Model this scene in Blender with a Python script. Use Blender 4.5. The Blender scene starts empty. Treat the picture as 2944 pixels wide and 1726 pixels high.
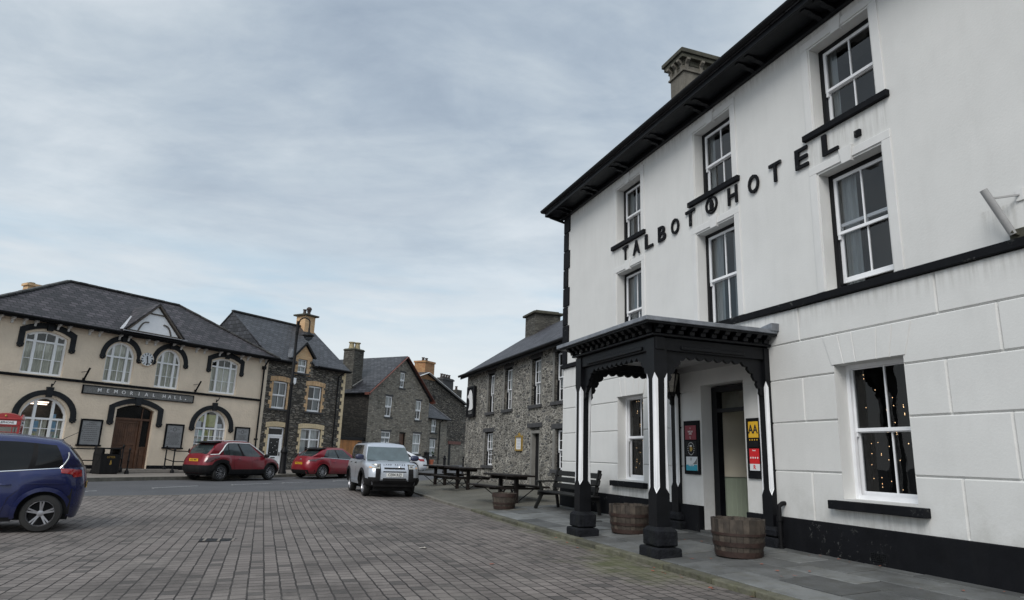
import bpy, bmesh, math, random
from mathutils import Vector, Matrix
from mathutils.geometry import tessellate_polygon
random.seed(7)
R = math.radians; PI = math.pi; sin = math.sin; cos = math.cos
sc = bpy.context.scene; C = sc.collection
# ------------------------------------------------------------------ camera, sky, sun, exposure
cd = bpy.data.cameras.new('camera'); cam = bpy.data.objects.new('camera', cd); C.objects.link(cam)
sc.camera = cam
P_, RL = R(13.23), R(1.9166)
x0 = Vector((1, 0, 0)); u0 = Vector((0, -sin(P_), cos(P_))); f0 = Vector((0, cos(P_), sin(P_)))
cx_ = x0*cos(RL)+u0*sin(RL); cu_ = u0*cos(RL)-x0*sin(RL)
cam.matrix_world = Matrix.Translation((0, 0, 1.35)) @ Matrix(((cx_.x, cu_.x, -f0.x, 0), (cx_.y, cu_.y, -f0.y, 0), (cx_.z, cu_.z, -f0.z, 0), (0, 0, 0, 1)))
cd.sensor_width = 36; cd.lens = 36*1919.16/2944; cd.clip_start = .05; cd.clip_end = 2000
sc.view_settings.view_transform = 'Standard'; sc.view_settings.look = 'None'; sc.view_settings.gamma = 1
EXPO = 0.76; sc.view_settings.exposure = EXPO
SUN_EL, SUN_AZ = 42, 205          # compass degrees from +Y towards +X
sl = bpy.data.lights.new('sun', 'SUN'); so = bpy.data.objects.new('sun', sl); C.objects.link(so)
sl.energy = 1.25; sl.angle = R(30); sl.color = (1, .97, .93)
sd = Vector((sin(R(SUN_AZ))*cos(R(SUN_EL)), cos(R(SUN_AZ))*cos(R(SUN_EL)), sin(R(SUN_EL))))
so.rotation_euler = sd.to_track_quat('Z', 'Y').to_euler()

class NT:
    def __init__(s, tree): s.t = tree; s.n = tree.nodes; s.l = tree.links
    def node(s, typ, ins=None, **kw):
        n = s.n.new(typ)
        for k, v in kw.items(): setattr(n, k, v)
        for k, v in (ins or {}).items():
            i = n.inputs[k]
            if isinstance(v, bpy.types.NodeSocket): s.l.new(v, i)
            else:
                if isinstance(v, (tuple, list)) and len(v) == 3 and i.type == 'RGBA': v = (*v, 1)
                i.default_value = v
        return n
    def math(s, op, a, b=0.0, c=None, clamp=False):
        d = {0: a, 1: b}
        if c is not None: d[2] = c
        return s.node('ShaderNodeMath', d, operation=op, use_clamp=clamp).outputs[0]
    def vmath(s, op, a, b): return s.node('ShaderNodeVectorMath', {0: a, 1: b}, operation=op).outputs[0]
    def mix(s, f, a, b, blend='MIX'):
        n = s.node('ShaderNodeMix', data_type='RGBA', blend_type=blend)
        for i, v in ((0, f), (6, a), (7, b)):
            k = n.inputs[i]
            if isinstance(v, bpy.types.NodeSocket): s.l.new(v, k)
            else: k.default_value = (*v, 1) if isinstance(v, (tuple, list)) and len(v) == 3 else v
        return n.outputs[2]
    def ramp(s, f, stops, interp='LINEAR'):
        n = s.node('ShaderNodeValToRGB', {0: f}); r = n.color_ramp; r.interpolation = interp
        while len(r.elements) < len(stops): r.elements.new(.5)
        for e, (p, c) in zip(r.elements, stops):
            e.position = p; e.color = (c, c, c, 1) if isinstance(c, (int, float)) else (*c, 1)
        return n.outputs[0]
    def noise(s, vec, scale, detail=4, rough=.55, out=0, dist=0):
        return s.node('ShaderNodeTexNoise', {'Vector': vec, 'Scale': scale, 'Detail': detail, 'Roughness': rough, 'Distortion': dist}).outputs[out]

def srgb(r, g, b):
    f = lambda c: (c/255/12.92) if c/255 <= .04045 else ((c/255+.055)/1.055)**2.4
    return (f(r), f(g), f(b))

w = bpy.data.worlds.new('World'); sc.world = w; w.use_nodes = True
N = NT(w.node_tree); N.n.clear()
sky = N.node('ShaderNodeTexSky', sky_type='NISHITA', sun_disc=False, sun_elevation=R(SUN_EL), sun_rotation=R(SUN_AZ), air_density=1.2, dust_density=2.5)
tc = N.node('ShaderNodeTexCoord').outputs['Generated']
sx = N.node('ShaderNodeSeparateXYZ', {0: tc})
el = sx.outputs[2]
den = N.math('ADD', N.math('MAXIMUM', el, 0.0), .16)
pl = N.node('ShaderNodeCombineXYZ', {0: N.math('DIVIDE', sx.outputs[0], den), 1: N.math('DIVIDE', sx.outputs[1], den), 2: 0.0}).outputs[0]
pl = N.node('ShaderNodeMapping', {'Vector': pl, 'Rotation': (0, 0, R(28)), 'Scale': (1.0, 1.45, 1)}).outputs[0]
n1 = N.noise(pl, 1.1, 7, .55, dist=.5); n2 = N.noise(pl, 3.4, 7, .6, dist=.4)
nn = N.math('ADD', N.math('MULTIPLY', n1, .72), N.math('MULTIPLY', n2, .28))
def sk(r, g, b): return tuple(c/2**EXPO for c in srgb(r, g, b))
cl = N.ramp(nn, [(.34, sk(158, 172, 188)), (.44, sk(177, 190, 203)), (.53, sk(196, 207, 216)), (.63, sk(218, 226, 232))])
hz = N.ramp(el, [(.0, sk(234, 239, 243)), (.14, sk(229, 237, 242)), (.27, sk(214, 225, 233)), (.42, sk(190, 202, 212))])
fine_ = N.noise(N.node('ShaderNodeMapping', {'Vector': tc, 'Scale': (1, 1, 5)}).outputs[0], 3.2, 7, .6, dist=.5)
hz = N.mix(N.ramp(fine_, [(.45, 0), (.62, .55)]), hz, sk(238, 242, 244)); hz = N.mix(N.ramp(fine_, [(.32, .5), (.44, 0)]), hz, sk(186, 202, 216))
hf = N.ramp(el, [(.02, .95), (.20, .8), (.32, .35), (.5, .0)])
skc = N.mix(hf, cl, hz)
skc = N.mix(1.0, skc, N.ramp(el, [(.60, 1.0), (.9, 1.0)]), 'MULTIPLY')
zen = N.math('ADD', 1.0, N.math('MULTIPLY', N.ramp(el, [(.62, 0), (.8, 1)]), .45))  # sky overhead, above the frame, brightened to add light to the scene
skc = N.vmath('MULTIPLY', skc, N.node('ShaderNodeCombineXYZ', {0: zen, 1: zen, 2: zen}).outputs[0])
# pale blue gap low in the cloud
vb = N.node('ShaderNodeMapping', {'Vector': tc, 'Scale': (1.6, 1.6, 11)}).outputs[0]
bn = N.noise(vb, 1.5, 5, .5, dist=.35)
bm_ = N.math('MULTIPLY', N.ramp(bn, [(.36, 0), (.54, 1)]), N.ramp(el, [(.155, 0), (.20, 1), (.235, .8), (.28, 0)]))
skc = N.mix(N.math('MULTIPLY', bm_, .7), skc, sk(172, 206, 228))
nis = N.mix(1.0, sky.outputs[0], (.1, .1, .1), 'MULTIPLY')
skc = N.mix(.10, skc, nis)
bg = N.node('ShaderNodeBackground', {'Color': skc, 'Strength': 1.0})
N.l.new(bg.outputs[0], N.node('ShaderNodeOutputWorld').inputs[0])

# ------------------------------------------------------------------ materials
def newmat(name):
    m = bpy.data.materials.new(name); m.use_nodes = True; n = NT(m.node_tree); n.n.clear()
    p = n.node('ShaderNodeBsdfPrincipled'); o = n.node('ShaderNodeOutputMaterial'); n.l.new(p.outputs[0], o.inputs[0])
    return m, n, p
def setc(n, p, key, v):
    if isinstance(v, bpy.types.NodeSocket): n.l.new(v, p.inputs[key])
    else: p.inputs[key].default_value = (*v, 1) if isinstance(v, (tuple, list)) and len(v) == 3 else v
def bump(n, p, h, strength=.3, dist=.01):
    b = n.node('ShaderNodeBump', {'Height': h, 'Strength': strength, 'Distance': dist}); n.l.new(b.outputs[0], p.inputs['Normal'])
def mul(c, k): return tuple(min(1, v*k) for v in c)
def plain(name, col, rough=.6, var=.12, scale=3., bmp=.15, bscale=60., metal=0., spec=.5, dirt=0., dirtc=(.05, .045, .04), coat=0., bdist=.004, chips=None, splash=False, streaks=None):
    m, n, p = newmat(name); o = n.node('ShaderNodeTexCoord').outputs['Object']
    a = n.noise(o, scale, 5, .6); c = n.mix(n.ramp(a, [(.3, 0), (.7, 1)]), mul(col, 1-var), mul(col, 1+var))
    if dirt:
        st = n.node('ShaderNodeMapping', {'Vector': o, 'Scale': (3, 3, .55)}).outputs[0]
        d = n.ramp(n.noise(st, 1.4, 7, .68), [(.47, 0), (.75, 1)]); c = n.mix(n.math('MULTIPLY', d, dirt), c, dirtc)
    if chips:
        ck_ = n.math('MULTIPLY', n.ramp(n.noise(o, 11, 6, .7), [(.60, 0), (.63, 1)]), n.ramp(n.noise(o, .9, 3, .6), [(.50, 0), (.60, 1)])); c = n.mix(ck_, c, chips)
    if splash:
        sz = n.node('ShaderNodeSeparateXYZ', {0: o}).outputs[2]; sm = n.math('MULTIPLY', n.ramp(n.math('MULTIPLY', sz, .25), [(.10, 1), (.30, 0)]), n.ramp(n.noise(o, 2.2, 7, .72), [(.42, 0), (.7, 1)])); c = n.mix(n.math('MULTIPLY', sm, .55), c, (.30, .29, .25))
    if streaks:
        so_ = n.node('ShaderNodeSeparateXYZ', {0: o}); X, Z = so_.outputs[0], so_.outputs[2]; mk = None
        for (xa, xb, zt, ln_) in streaks:
            ix = n.math('MULTIPLY', n.math('MULTIPLY', n.math('SUBTRACT', X, xa), 12.0, clamp=True), n.math('MULTIPLY', n.math('SUBTRACT', xb, X), 12.0, clamp=True))
            iz = n.math('MULTIPLY', n.math('SUBTRACT', 1.0, n.math('DIVIDE', n.math('SUBTRACT', zt, Z), ln_), clamp=True), n.math('MULTIPLY', n.math('SUBTRACT', zt, Z), 50.0, clamp=True)); q = n.math('MULTIPLY', ix, iz); mk = q if mk is None else n.math('MAXIMUM', mk, q)
        sn = n.noise(n.node('ShaderNodeMapping', {'Vector': o, 'Scale': (9, 9, .7)}).outputs[0], 1.6, 5, .65); c = n.mix(n.math('MULTIPLY', n.math('MULTIPLY', mk, n.ramp(sn, [(.42, 0), (.62, 1)])), .40), c, (.26, .25, .22))
    setc(n, p, 'Base Color', c); p.inputs['Metallic'].default_value = metal; p.inputs['Specular IOR Level'].default_value = spec
    setc(n, p, 'Roughness', n.math('ADD', n.math('MULTIPLY', a, .16), rough-.08, clamp=True)); p.inputs['Coat Weight'].default_value = coat
    if bmp: bump(n, p, n.noise(o, bscale, 4, .6), bmp, bdist)
    return m
def stonemat(name, cols, mortar, size=(.3, .13), mw=.12, warp=.06, bs=.7, mvar=.35, moss=None):
    m, n, p = newmat(name); o = n.node('ShaderNodeTexCoord').outputs['Object']
    wv = n.node('ShaderNodeVectorMath', {0: n.noise(o, 3.5, 3, .6, out=1), 1: (.5, .5, .5)}, operation='SUBTRACT').outputs[0]
    wv = n.node('ShaderNodeVectorMath', {0: wv, 'Scale': warp*4}, operation='SCALE').outputs[0]
    w2 = n.node('ShaderNodeVectorMath', {0: n.node('ShaderNodeVectorMath', {0: n.noise(o, 13, 3, .6, out=1), 1: (.5, .5, .5)}, operation='SUBTRACT').outputs[0], 'Scale': size[1]*.9}, operation='SCALE').outputs[0]
    v = n.vmath('ADD', n.vmath('ADD', o, wv), w2); v = n.node('ShaderNodeMapping', {'Vector': v, 'Scale': (1/size[0], 1/size[0], 1/size[1])}).outputs[0]
    ve = n.node('ShaderNodeTexVoronoi', {'Vector': v, 'Scale': 1.0, 'Randomness': .9}, feature='DISTANCE_TO_EDGE').outputs['Distance']
    vc = n.node('ShaderNodeTexVoronoi', {'Vector': v, 'Scale': 1.0, 'Randomness': .9}, feature='F1').outputs['Color']
    g = n.node('ShaderNodeSeparateColor', {0: vc}); k = len(cols)
    c = n.ramp(g.outputs[0], [(i/(k-1)*.9+.05, cols[i]) for i in range(k)])
    fine = n.noise(o, 28, 5, .65); c = n.mix(.75, c, n.ramp(fine, [(.25, .45), (.75, 1.35)]), 'MULTIPLY')
    mn = n.noise(o, 1.1, 4, .6); mwv = n.math('MULTIPLY', n.math('ADD', n.math('MULTIPLY', mn, 1.6), .2), mw)
    mask = n.math('DIVIDE', n.math('SUBTRACT', ve, mwv), mw*.6, clamp=True)
    mc = n.mix(n.ramp(n.noise(o, 2.3, 4), [(.35, 0), (.65, 1)]), mul(mortar, 1-mvar), mortar)
    c = n.mix(mask, mc, c)
    big = n.noise(o, .5, 4, .6); c = n.mix(.6, c, n.ramp(big, [(.3, .72), (.7, 1.25)]), 'MULTIPLY')
    setc(n, p, 'Base Color', c); p.inputs['Roughness'].default_value = .9
    h = n.math('ADD', n.math('MULTIPLY', n.math('MINIMUM', ve, .3), 2.2), n.math('ADD', n.math('MULTIPLY', fine, .35), n.math('MULTIPLY', g.outputs[1], .5)))
    bump(n, p, h, bs, .03)
    return m
def brickmat(name, c1, c2, mortar, bw, bh, ms=.01, off=.5, rough=.85, bs=.6, bd=.008, blot=.3, noise_s=30, freq=2, moss=False, squash=1., sqf=2, alts=None):
    m, n, p = newmat(name); tcn = n.node('ShaderNodeTexCoord'); uv = tcn.outputs['UV']; o = tcn.outputs['Object']
    wv = n.node('ShaderNodeVectorMath', {0: n.noise(uv, 5, 2, .5, out=1), 1: (.5, .5, .5)}, operation='SUBTRACT').outputs[0]
    wv = n.node('ShaderNodeVectorMath', {0: wv, 'Scale': bh*(.15 if moss else .12)}, operation='SCALE').outputs[0]
    v = n.vmath('ADD', uv, wv)
    b = n.node('ShaderNodeTexBrick', {'Vector': v, 'Color1': c1, 'Color2': c2, 'Mortar': mortar, 'Scale': 1.0, 'Mortar Size': ms, 'Mortar Smooth': .3, 'Bias': 0.0, 'Brick Width': bw, 'Row Height': bh}, offset=off, offset_frequency=freq, squash=squash, squash_frequency=sqf)
    c = b.outputs[0]; fine = n.noise(uv, noise_s, 4, .65)
    c = n.mix(.5, c, n.ramp(fine, [(.25, .6), (.75, 1.35)]), 'MULTIPLY')
    big = n.noise(uv, .55, 5, .62); c = n.mix(blot*2, c, n.ramp(big, [(.3, .55), (.7, 1.3)]), 'MULTIPLY')
    if alts:
        b2 = n.node('ShaderNodeTexBrick', {'Vector': v, 'Color1': (0, 0, 0), 'Color2': (1, 1, 1), 'Mortar': (0, 0, 0), 'Scale': 1.0, 'Mortar Size': ms, 'Bias': -.0, 'Brick Width': bw, 'Row Height': bh}, offset=off, offset_frequency=freq, squash=squash, squash_frequency=sqf)
        c = n.mix(n.math('MULTIPLY', n.ramp(b2.outputs[0], [(.90, 0), (.93, 1)]), .8), c, alts)
    if moss:
        s_ = n.node('ShaderNodeSeparateXYZ', {0: o}); mn = n.noise(o, 1.3, 6, .7); mk = None
        for (mx, my, mr, ms_) in moss:
            dx = n.math('SUBTRACT', s_.outputs[0], mx); dy = n.math('SUBTRACT', s_.outputs[1], my)
            # distance along the kerb counts less than across it
            al = n.math('ADD', n.math('MULTIPLY', dx, -.3346), n.math('MULTIPLY', dy, .9424)); ac = n.math('ADD', n.math('MULTIPLY', dx, .9424), n.math('MULTIPLY', dy, .3346))
            dd = n.math('SQRT', n.math('ADD', n.math('MULTIPLY', n.math('MULTIPLY', al, al), ms_), n.math('MULTIPLY', ac, ac)))
            q = n.math('SUBTRACT', 1.0, n.math('DIVIDE', dd, mr), clamp=True); mk = q if mk is None else n.math('MAXIMUM', mk, q)
        f = n.ramp(n.math('ADD', n.math('MULTIPLY', mk, .75), n.math('MULTIPLY', n.math('SUBTRACT', mn, .5), 1.2)), [(.30, 0), (.66, .7)])
        f = n.math('MULTIPLY', f, n.ramp(mk, [(0, 0), (.12, 1)])); c = n.mix(f, c, (.075, .085, .022))
        stn = n.ramp(n.noise(o, .42, 8, .74, dist=.9), [(.49, 0), (.60, 1)]); c = n.mix(n.math('MULTIPLY', stn, .55), c, (.050, .044, .040)); lt_ = n.ramp(n.noise(o, .9, 6, .7), [(.52, 0), (.7, 1)]); c = n.mix(n.math('MULTIPLY', lt_, .35), c, (.26, .235, .21))
    setc(n, p, 'Base Color', c); p.inputs['Roughness'].default_value = rough
    bump(n, p, n.math('ADD', n.math('MULTIPLY', b.outputs['Fac'], -1.0), n.math('MULTIPLY', fine, .35)), bs, bd)
    return m
def glassmat(name, tint=(.93, .95, .96), refl=.035, k=.85):
    m = bpy.data.materials.new(name); m.use_nodes = True; n = NT(m.node_tree); n.n.clear()
    t = n.node('ShaderNodeBsdfTransparent', {'Color': tint}); g = n.node('ShaderNodeBsdfGlossy', {'Color': (1, 1, 1), 'Roughness': .015})
    o = n.node('ShaderNodeTexCoord').outputs['Object']
    b = n.node('ShaderNodeBump', {'Height': n.noise(o, 1.6, 2, .5), 'Strength': .12, 'Distance': .03}); n.l.new(b.outputs[0], g.inputs['Normal'])
    fr = n.node('ShaderNodeLayerWeight', {'Blend': .28}).outputs['Fresnel']
    f = n.math('ADD', n.math('MULTIPLY', fr, k), refl, clamp=True)
    mx = n.node('ShaderNodeMixShader', {0: f}); n.l.new(t.outputs[0], mx.inputs[1]); n.l.new(g.outputs[0], mx.inputs[2])
    n.l.new(mx.outputs[0], n.node('ShaderNodeOutputMaterial').inputs[0]); return m
def emit(name, col, s):
    m, n, p = newmat(name); setc(n, p, 'Base Color', (0, 0, 0)); setc(n, p, 'Emission Color', col); p.inputs['Emission Strength'].default_value = s; return m
def curtainmat(name, col, freq=38):
    m, n, p = newmat(name); o = n.node('ShaderNodeTexCoord').outputs['Object']
    v = n.node('ShaderNodeMapping', {'Vector': o, 'Scale': (1, 1, .06)}).outputs[0]
    a = n.noise(v, freq*.45, 3, .6); setc(n, p, 'Base Color', n.mix(n.ramp(a, [(.3, 0), (.7, 1)]), mul(col, .62), mul(col, 1.1))); p.inputs['Roughness'].default_value = .9
    bump(n, p, a, .8, .03); return m
def paint(name, col, metal=.35, rough=.28, coat=.7):
    m, n, p = newmat(name); o = n.node('ShaderNodeTexCoord').outputs['Object']
    s_ = n.node('ShaderNodeSeparateXYZ', {0: o}); lo = n.ramp(n.math('ADD', s_.outputs[2], n.math('MULTIPLY', n.noise(o, 6, 4), .5)), [(.35, .5), (.75, .0)])
    c = n.mix(lo, col, mul((.075, .068, .06), 1.0)); c = n.mix(n.math('MULTIPLY', n.ramp(n.noise(o, 2.5, 5, .6), [(.4, 0), (.75, 1)]), .12), c, (.09, .085, .08))
    setc(n, p, 'Base Color', c); p.inputs['Metallic'].default_value = metal; setc(n, p, 'Roughness', n.math('ADD', n.math('MULTIPLY', lo, .4), rough, clamp=True))
    p.inputs['Coat Weight'].default_value = coat; p.inputs['Coat Roughness'].default_value = .06; return m

M = {}
M['render'] = plain('white_render', (.66, .66, .645), .85, .04, 1.2, .3, 30, dirt=.09, dirtc=(.30, .30, .28), bdist=.008, splash=True, streaks=[(2.98, 4.55, 6.5, .9), (6.28, 7.9, 6.5, .9), (9.5, 11.1, 6.5, .9), (0, 24, 3.83, .35), (2.98, 4.5, .79, .5), (9.56, 11.1, .79, .5), (0, 24, 8.36, .3), (12.1, 12.7, 4.4, .5)])
M['render2'] = plain('white_surround', (.66, .66, .65), .8, .04, 1.5, .15, 40, dirt=.12, dirtc=(.32, .32, .3))
M['black'] = plain('black_masonry_paint', (.0065, .007, .009), .75, .25, 3, .5, 30, dirt=.25, dirtc=(.02, .02, .02), spec=.15, bdist=.008, chips=(.07, .072, .07))
M['blackwood'] = plain('black_gloss_paint', (.0045, .005, .0065), .42, .35, 4, .3, 40, spec=.24)
M['blackiron'] = plain('black_iron', (.006, .006, .007), .55, .2, 8, .2, 60, spec=.2)
M['baseblk'] = plain('black_rough_stone', (.011, .012, .015), .85, .35, 7, 1.0, 12, dirt=.3, dirtc=(.03, .034, .024), spec=.15, bdist=.03)
M['whitewood'] = plain('white_gloss_paint', (.82, .83, .85), .4, .04, 4, .05, 50)
M['upvc'] = plain('white_plastic_frame', (.88, .89, .90), .35, .03, 4, 0)
M['lead'] = plain('lead_sheet', (.23, .245, .27), .5, .3, 5, .5, 10, metal=.4, dirt=.4, dirtc=(.06, .065, .07), bdist=.01)
M['ceil'] = plain('porch_ceiling', (.42, .42, .42), .7, .06, 2, .1, 30)
M['cream'] = plain('cream_roughcast', (.77, .65, .51), .9, .07, 1.6, 1.0, 11, dirt=.10, dirtc=(.34, .27, .2), bdist=.02)
M['slate'] = brickmat('slate_roof', (.016, .015, .020), (.060, .056, .068), (.004, .004, .005), .34, .24, .022, rough=.55, bs=1.0, bd=.02, blot=.35, noise_s=14)  # wide near-black joints paint in the shadow under each slate row
M['slate_old'] = brickmat('old_slate_roof', (.014, .012, .015), (.068, .058, .066), (.004, .004, .004), .34, .24, .024, rough=.6, bs=1.0, bd=.022, blot=.42, noise_s=9)  # joint colour doubles as painted shadow between the slate rows
M['slate2'] = brickmat('grey_slate_roof', (.022, .023, .028), (.062, .064, .074), (.005, .005, .006), .34, .24, .020, rough=.5, bs=1.0, bd=.018, blot=.25, noise_s=14)  # dark joints here too are row shadow put into the colour
M['ridge'] = plain('ridge_tile', (.035, .035, .035), .7, .3, 6, .5, 12, dirt=.5, dirtc=(.09, .09, .07))
M['pubstone'] = stonemat('pale_pointed_rubble', [(.045, .042, .037), (.11, .103, .09), (.17, .16, .14), (.07, .071, .072), (.23, .215, .185)], (.47, .445, .39), (.28, .088), .05, .02, mvar=.6)
M['h2stone'] = stonemat('dark_coursed_rubble', [(.06, .053, .045), (.16, .142, .115), (.25, .22, .18), (.11, .106, .10), (.34, .31, .26)], (.05, .045, .038), (.34, .068), .09, .018)
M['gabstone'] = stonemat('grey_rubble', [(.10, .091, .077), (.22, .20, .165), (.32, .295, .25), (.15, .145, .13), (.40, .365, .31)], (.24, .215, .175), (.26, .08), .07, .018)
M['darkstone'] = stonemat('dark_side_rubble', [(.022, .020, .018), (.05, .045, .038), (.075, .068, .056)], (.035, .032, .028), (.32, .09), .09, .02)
M['chimstone'] = stonemat('chimney_rubble', [(.04, .038, .034), (.085, .08, .068), (.12, .115, .10)], (.07, .066, .056), (.26, .08), .09, .02)
M['buff'] = brickmat('buff_brick', (.56, .33, .16), (.68, .45, .24), (.42, .36, .27), .22, .075, .008, blot=.12)
M['palebuff'] = brickmat('pale_brick', (.70, .55, .33), (.76, .61, .39), (.45, .40, .3), .22, .075, .008, blot=.12)
M['redbrick'] = brickmat('orange_chimney_brick', (.36, .15, .06), (.42, .24, .10), (.28, .22, .16), .22, .075, .008, blot=.3)
M['lintel'] = plain('grey_stone_lintel', (.17, .165, .155), .85, .2, 4, .5, 14, dirt=.3)
M['darklintel'] = plain('dark_slate_lintel', (.05, .05, .052), .8, .25, 5, .5, 14)
M['surround'] = plain('weathered_grey_surround', (.20, .195, .18), .85, .2, 4, .4, 14, dirt=.3)
M['chimrender'] = plain('weathered_chimney_render', (.15, .138, .115), .9, .25, 2.2, .8, 10, dirt=.75, dirtc=(.06, .055, .045), bdist=.02)
M['chimcap'] = plain('lichened_chimney_cap', (.06, .058, .042), .9, .35, 6, .8, 12, dirt=.5, dirtc=(.03, .03, .026), bdist=.02)
M['pot'] = plain('buff_chimney_pot', (.32, .27, .16), .8, .3, 6, .3, 30, dirt=.4)
M['potdark'] = plain('dark_chimney_pot', (.05, .035, .03), .7, .2, 6, .2, 30)
M['glass'] = glassmat('window_glass')
M['dglass'] = glassmat('shop_glass', (.55, .58, .6), .02, .4)
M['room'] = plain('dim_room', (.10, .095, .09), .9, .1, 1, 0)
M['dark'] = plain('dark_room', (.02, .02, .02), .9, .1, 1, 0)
M['curt'] = curtainmat('net_curtain', (.80, .82, .80))
M['curtcream'] = curtainmat('cream_vertical_blind', (.84, .82, .70), 60)
M['curtgrey'] = curtainmat('grey_curtain', (.34, .37, .38))
M['door'] = plain('brown_oak', (.105, .052, .030), .5, .35, 3, .3, 22, dirt=.3, dirtc=(.03, .017, .01))
M['gatewood'] = plain('orange_timber', (.46, .19, .055), .55, .2, 3, .3, 22, dirt=.25, dirtc=(.16, .06, .02))
M['redwood'] = plain('red_brown_bargeboard', (.13, .045, .032), .5, .2, 4, .1, 30)
M['tarmac'] = plain('worn_asphalt', (.072, .073, .078), .88, .18, .6, .8, 90, dirt=.35, dirtc=(.05, .05, .053), bdist=.006)
M['paint_line'] = plain('road_paint', (.33, .33, .33), .8, .3, 12, .2, 60, dirt=.6, dirtc=(.09, .09, .09))
M['pave'] = plain('pavement_concrete', (.19, .17, .15), .9, .2, 1.2, .5, 40, dirt=.4, dirtc=(.10, .09, .075))
M['kerb'] = plain('stone_kerb', (.145, .135, .115), .9, .3, 4, .9, 14, dirt=.5, dirtc=(.06, .06, .035), bdist=.02)
M['mosskerb'] = plain('mossy_kerb', (.10, .097, .07), .92, .35, 5, 1., 12, dirt=.7, dirtc=(.055, .058, .02), bdist=.025)
M['gravel'] = plain('compacted_grit_yard', (.105, .10, .085), .95, .22, 1.0, .9, 60, dirt=.45, dirtc=(.055, .065, .028), bdist=.01)
M['flag'] = plain('slate_flagstone', (.112, .116, .115), .62, .32, 1.6, .8, 10, dirt=.6, dirtc=(.060, .058, .042), bdist=.01)
M['earth'] = plain('dark_joint_soil', (.014, .015, .009), .95, .3, 8, .5, 40)
M['setts'] = brickmat('block_paving', (.135, .117, .107), (.198, .174, .160), (.022, .018, .016), .212, .168, .0105, off=.37, rough=.9, bs=.9, bd=.014, blot=.26, noise_s=42, freq=3, squash=.82, sqf=2, alts=(.055, .050, .047),
    moss=[(1.75, 9.9, 1.5, .3), (1.25, 12.4, .7, .02), (.35, 15.3, .5, .02)])
M['staves'] = plain('weathered_oak_stave', (.060, .048, .038), .75, .5, 9, .6, 22, dirt=.45, dirtc=(.035, .028, .022))
M['hoop'] = plain('rusty_hoop', (.034, .019, .015), .6, .4, 9, .5, 30)
M['soil'] = plain('planter_soil', (.012, .010, .008), .95, .4, 12, 1, 20, bdist=.03)
M['bench'] = plain('dark_stained_timber', (.011, .011, .011), .6, .35, 6, .4, 18, dirt=.3, dirtc=(.025, .028, .022), spec=.2)
M['picnic'] = plain('dark_weathered_timber', (.014, .011, .010), .6, .35, 6, .4, 18, dirt=.3, dirtc=(.035, .035, .026), spec=.2)
M['rubber'] = plain('tyre_rubber', (.014, .014, .014), .75, .2, 6, .2, 50, dirt=.4, dirtc=(.045, .042, .038))
M['alloy'] = plain('alloy_wheel', (.38, .38, .40), .35, .1, 6, 0, metal=.85)
M['trim'] = plain('black_plastic_trim', (.010, .010, .011), .65, .15, 6, .1, 80, spec=.2, dirt=.3, dirtc=(.045, .042, .038))
M['carglass'] = plain('tinted_car_glass', (.008, .009, .010), .12, .1, 2, 0, spec=.35)
M['carglass_l'] = plain('pale_reflecting_car_glass', (.06, .085, .09), .1, .3, 3, 0, spec=.9, coat=.5)  # pale teal base colour paints in part of the reflected sky
M['chrome'] = plain('chrome', (.75, .76, .78), .18, .02, 2, 0, metal=1.)
M['lamp_red'] = plain('red_lamp_lens', (.28, .008, .008), .15, .2, 20, 0, coat=1)
M['lamp_dark'] = plain('dark_red_lamp_lens', (.045, .002, .003), .12, .2, 20, 0, coat=1)
M['lamp_clear'] = plain('clear_lamp_lens', (.34, .33, .29), .15, .4, 22, 0, coat=1., metal=.3)
M['amber'] = plain('amber_lens', (.6, .35, .2), .2, .1, 5, 0)
M['plate_y'] = plain('yellow_number_plate', (.62, .36, .02), .4, .05, 5, 0)
M['plate_w'] = plain('white_number_plate', (.70, .71, .70), .4, .05, 5, 0)
M['txt'] = plain('black_lettering', (.012, .012, .015), .4, .1, 5, 0)
M['txtw'] = plain('white_lettering', (.78, .78, .78), .5, .05, 5, 0)
M['signgrey'] = plain('mottled_grey_stone_sign', (.16, .16, .155), .8, .45, 26, .3, 30)
M['greymetal'] = plain('dull_grey_metal', (.34, .34, .34), .5, .1, 8, .1, 30)
M['charcoal'] = plain('charcoal_stucco_moulding', (.020, .022, .025), .7, .3, 5, .4, 30, spec=.2)
M['flash'] = plain('pale_lead_flashing', (.36, .37, .39), .6, .15, 8, .2, 20)
M['dtimber'] = plain('weathered_brown_timber', (.075, .062, .05), .7, .3, 6, .3, 20)
M['plaque'] = plain('grey_marble_plaque', (.24, .245, .25), .6, .15, 8, .1, 30)
M['carve'] = plain('dark_carved_letter', (.09, .09, .095), .7, .1, 5, 0)
M['phred'] = plain('red_gloss_enamel', (.30, .010, .012), .3, .08, 4, 0, coat=.4)
M['blue_paint'] = paint('dark_blue_car_paint', (.004, .011, .078), .15, .25, .5)
M['carglass_m'] = plain('sky_reflecting_car_glass', (.03, .04, .042), .08, .3, 3, 0, spec=.8, coat=.3)  # base colour lightened, so some reflected sky is painted in
M['red_paint'] = paint('deep_red_car_paint', (.165, .004, .012), .15, .3, .4)
M['red_paint_b'] = paint('bright_red_car_paint', (.20, .005, .014), .15, .3, .4)
M['silver_paint'] = paint('silver_car_paint', (.52, .55, .60), .55, .33, .5)
M['white_paint'] = paint('white_car_paint', (.68, .70, .74), .0, .3, .6)
M['bluetrim'] = plain('dark_blue_mirror', (.03, .035, .075), .4, .1, 3, 0)
M['yellow'] = plain('yellow_plate', (.75, .44, .02), .45, .05, 4, 0)
M['crimson'] = plain('crimson_plate', (.22, .02, .035), .45, .05, 4, 0)
M['red'] = plain('red_plate', (.62, .01, .015), .4, .05, 4, 0)
M['teal'] = plain('turquoise_plate', (.03, .35, .48), .45, .1, 4, 0)
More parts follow.
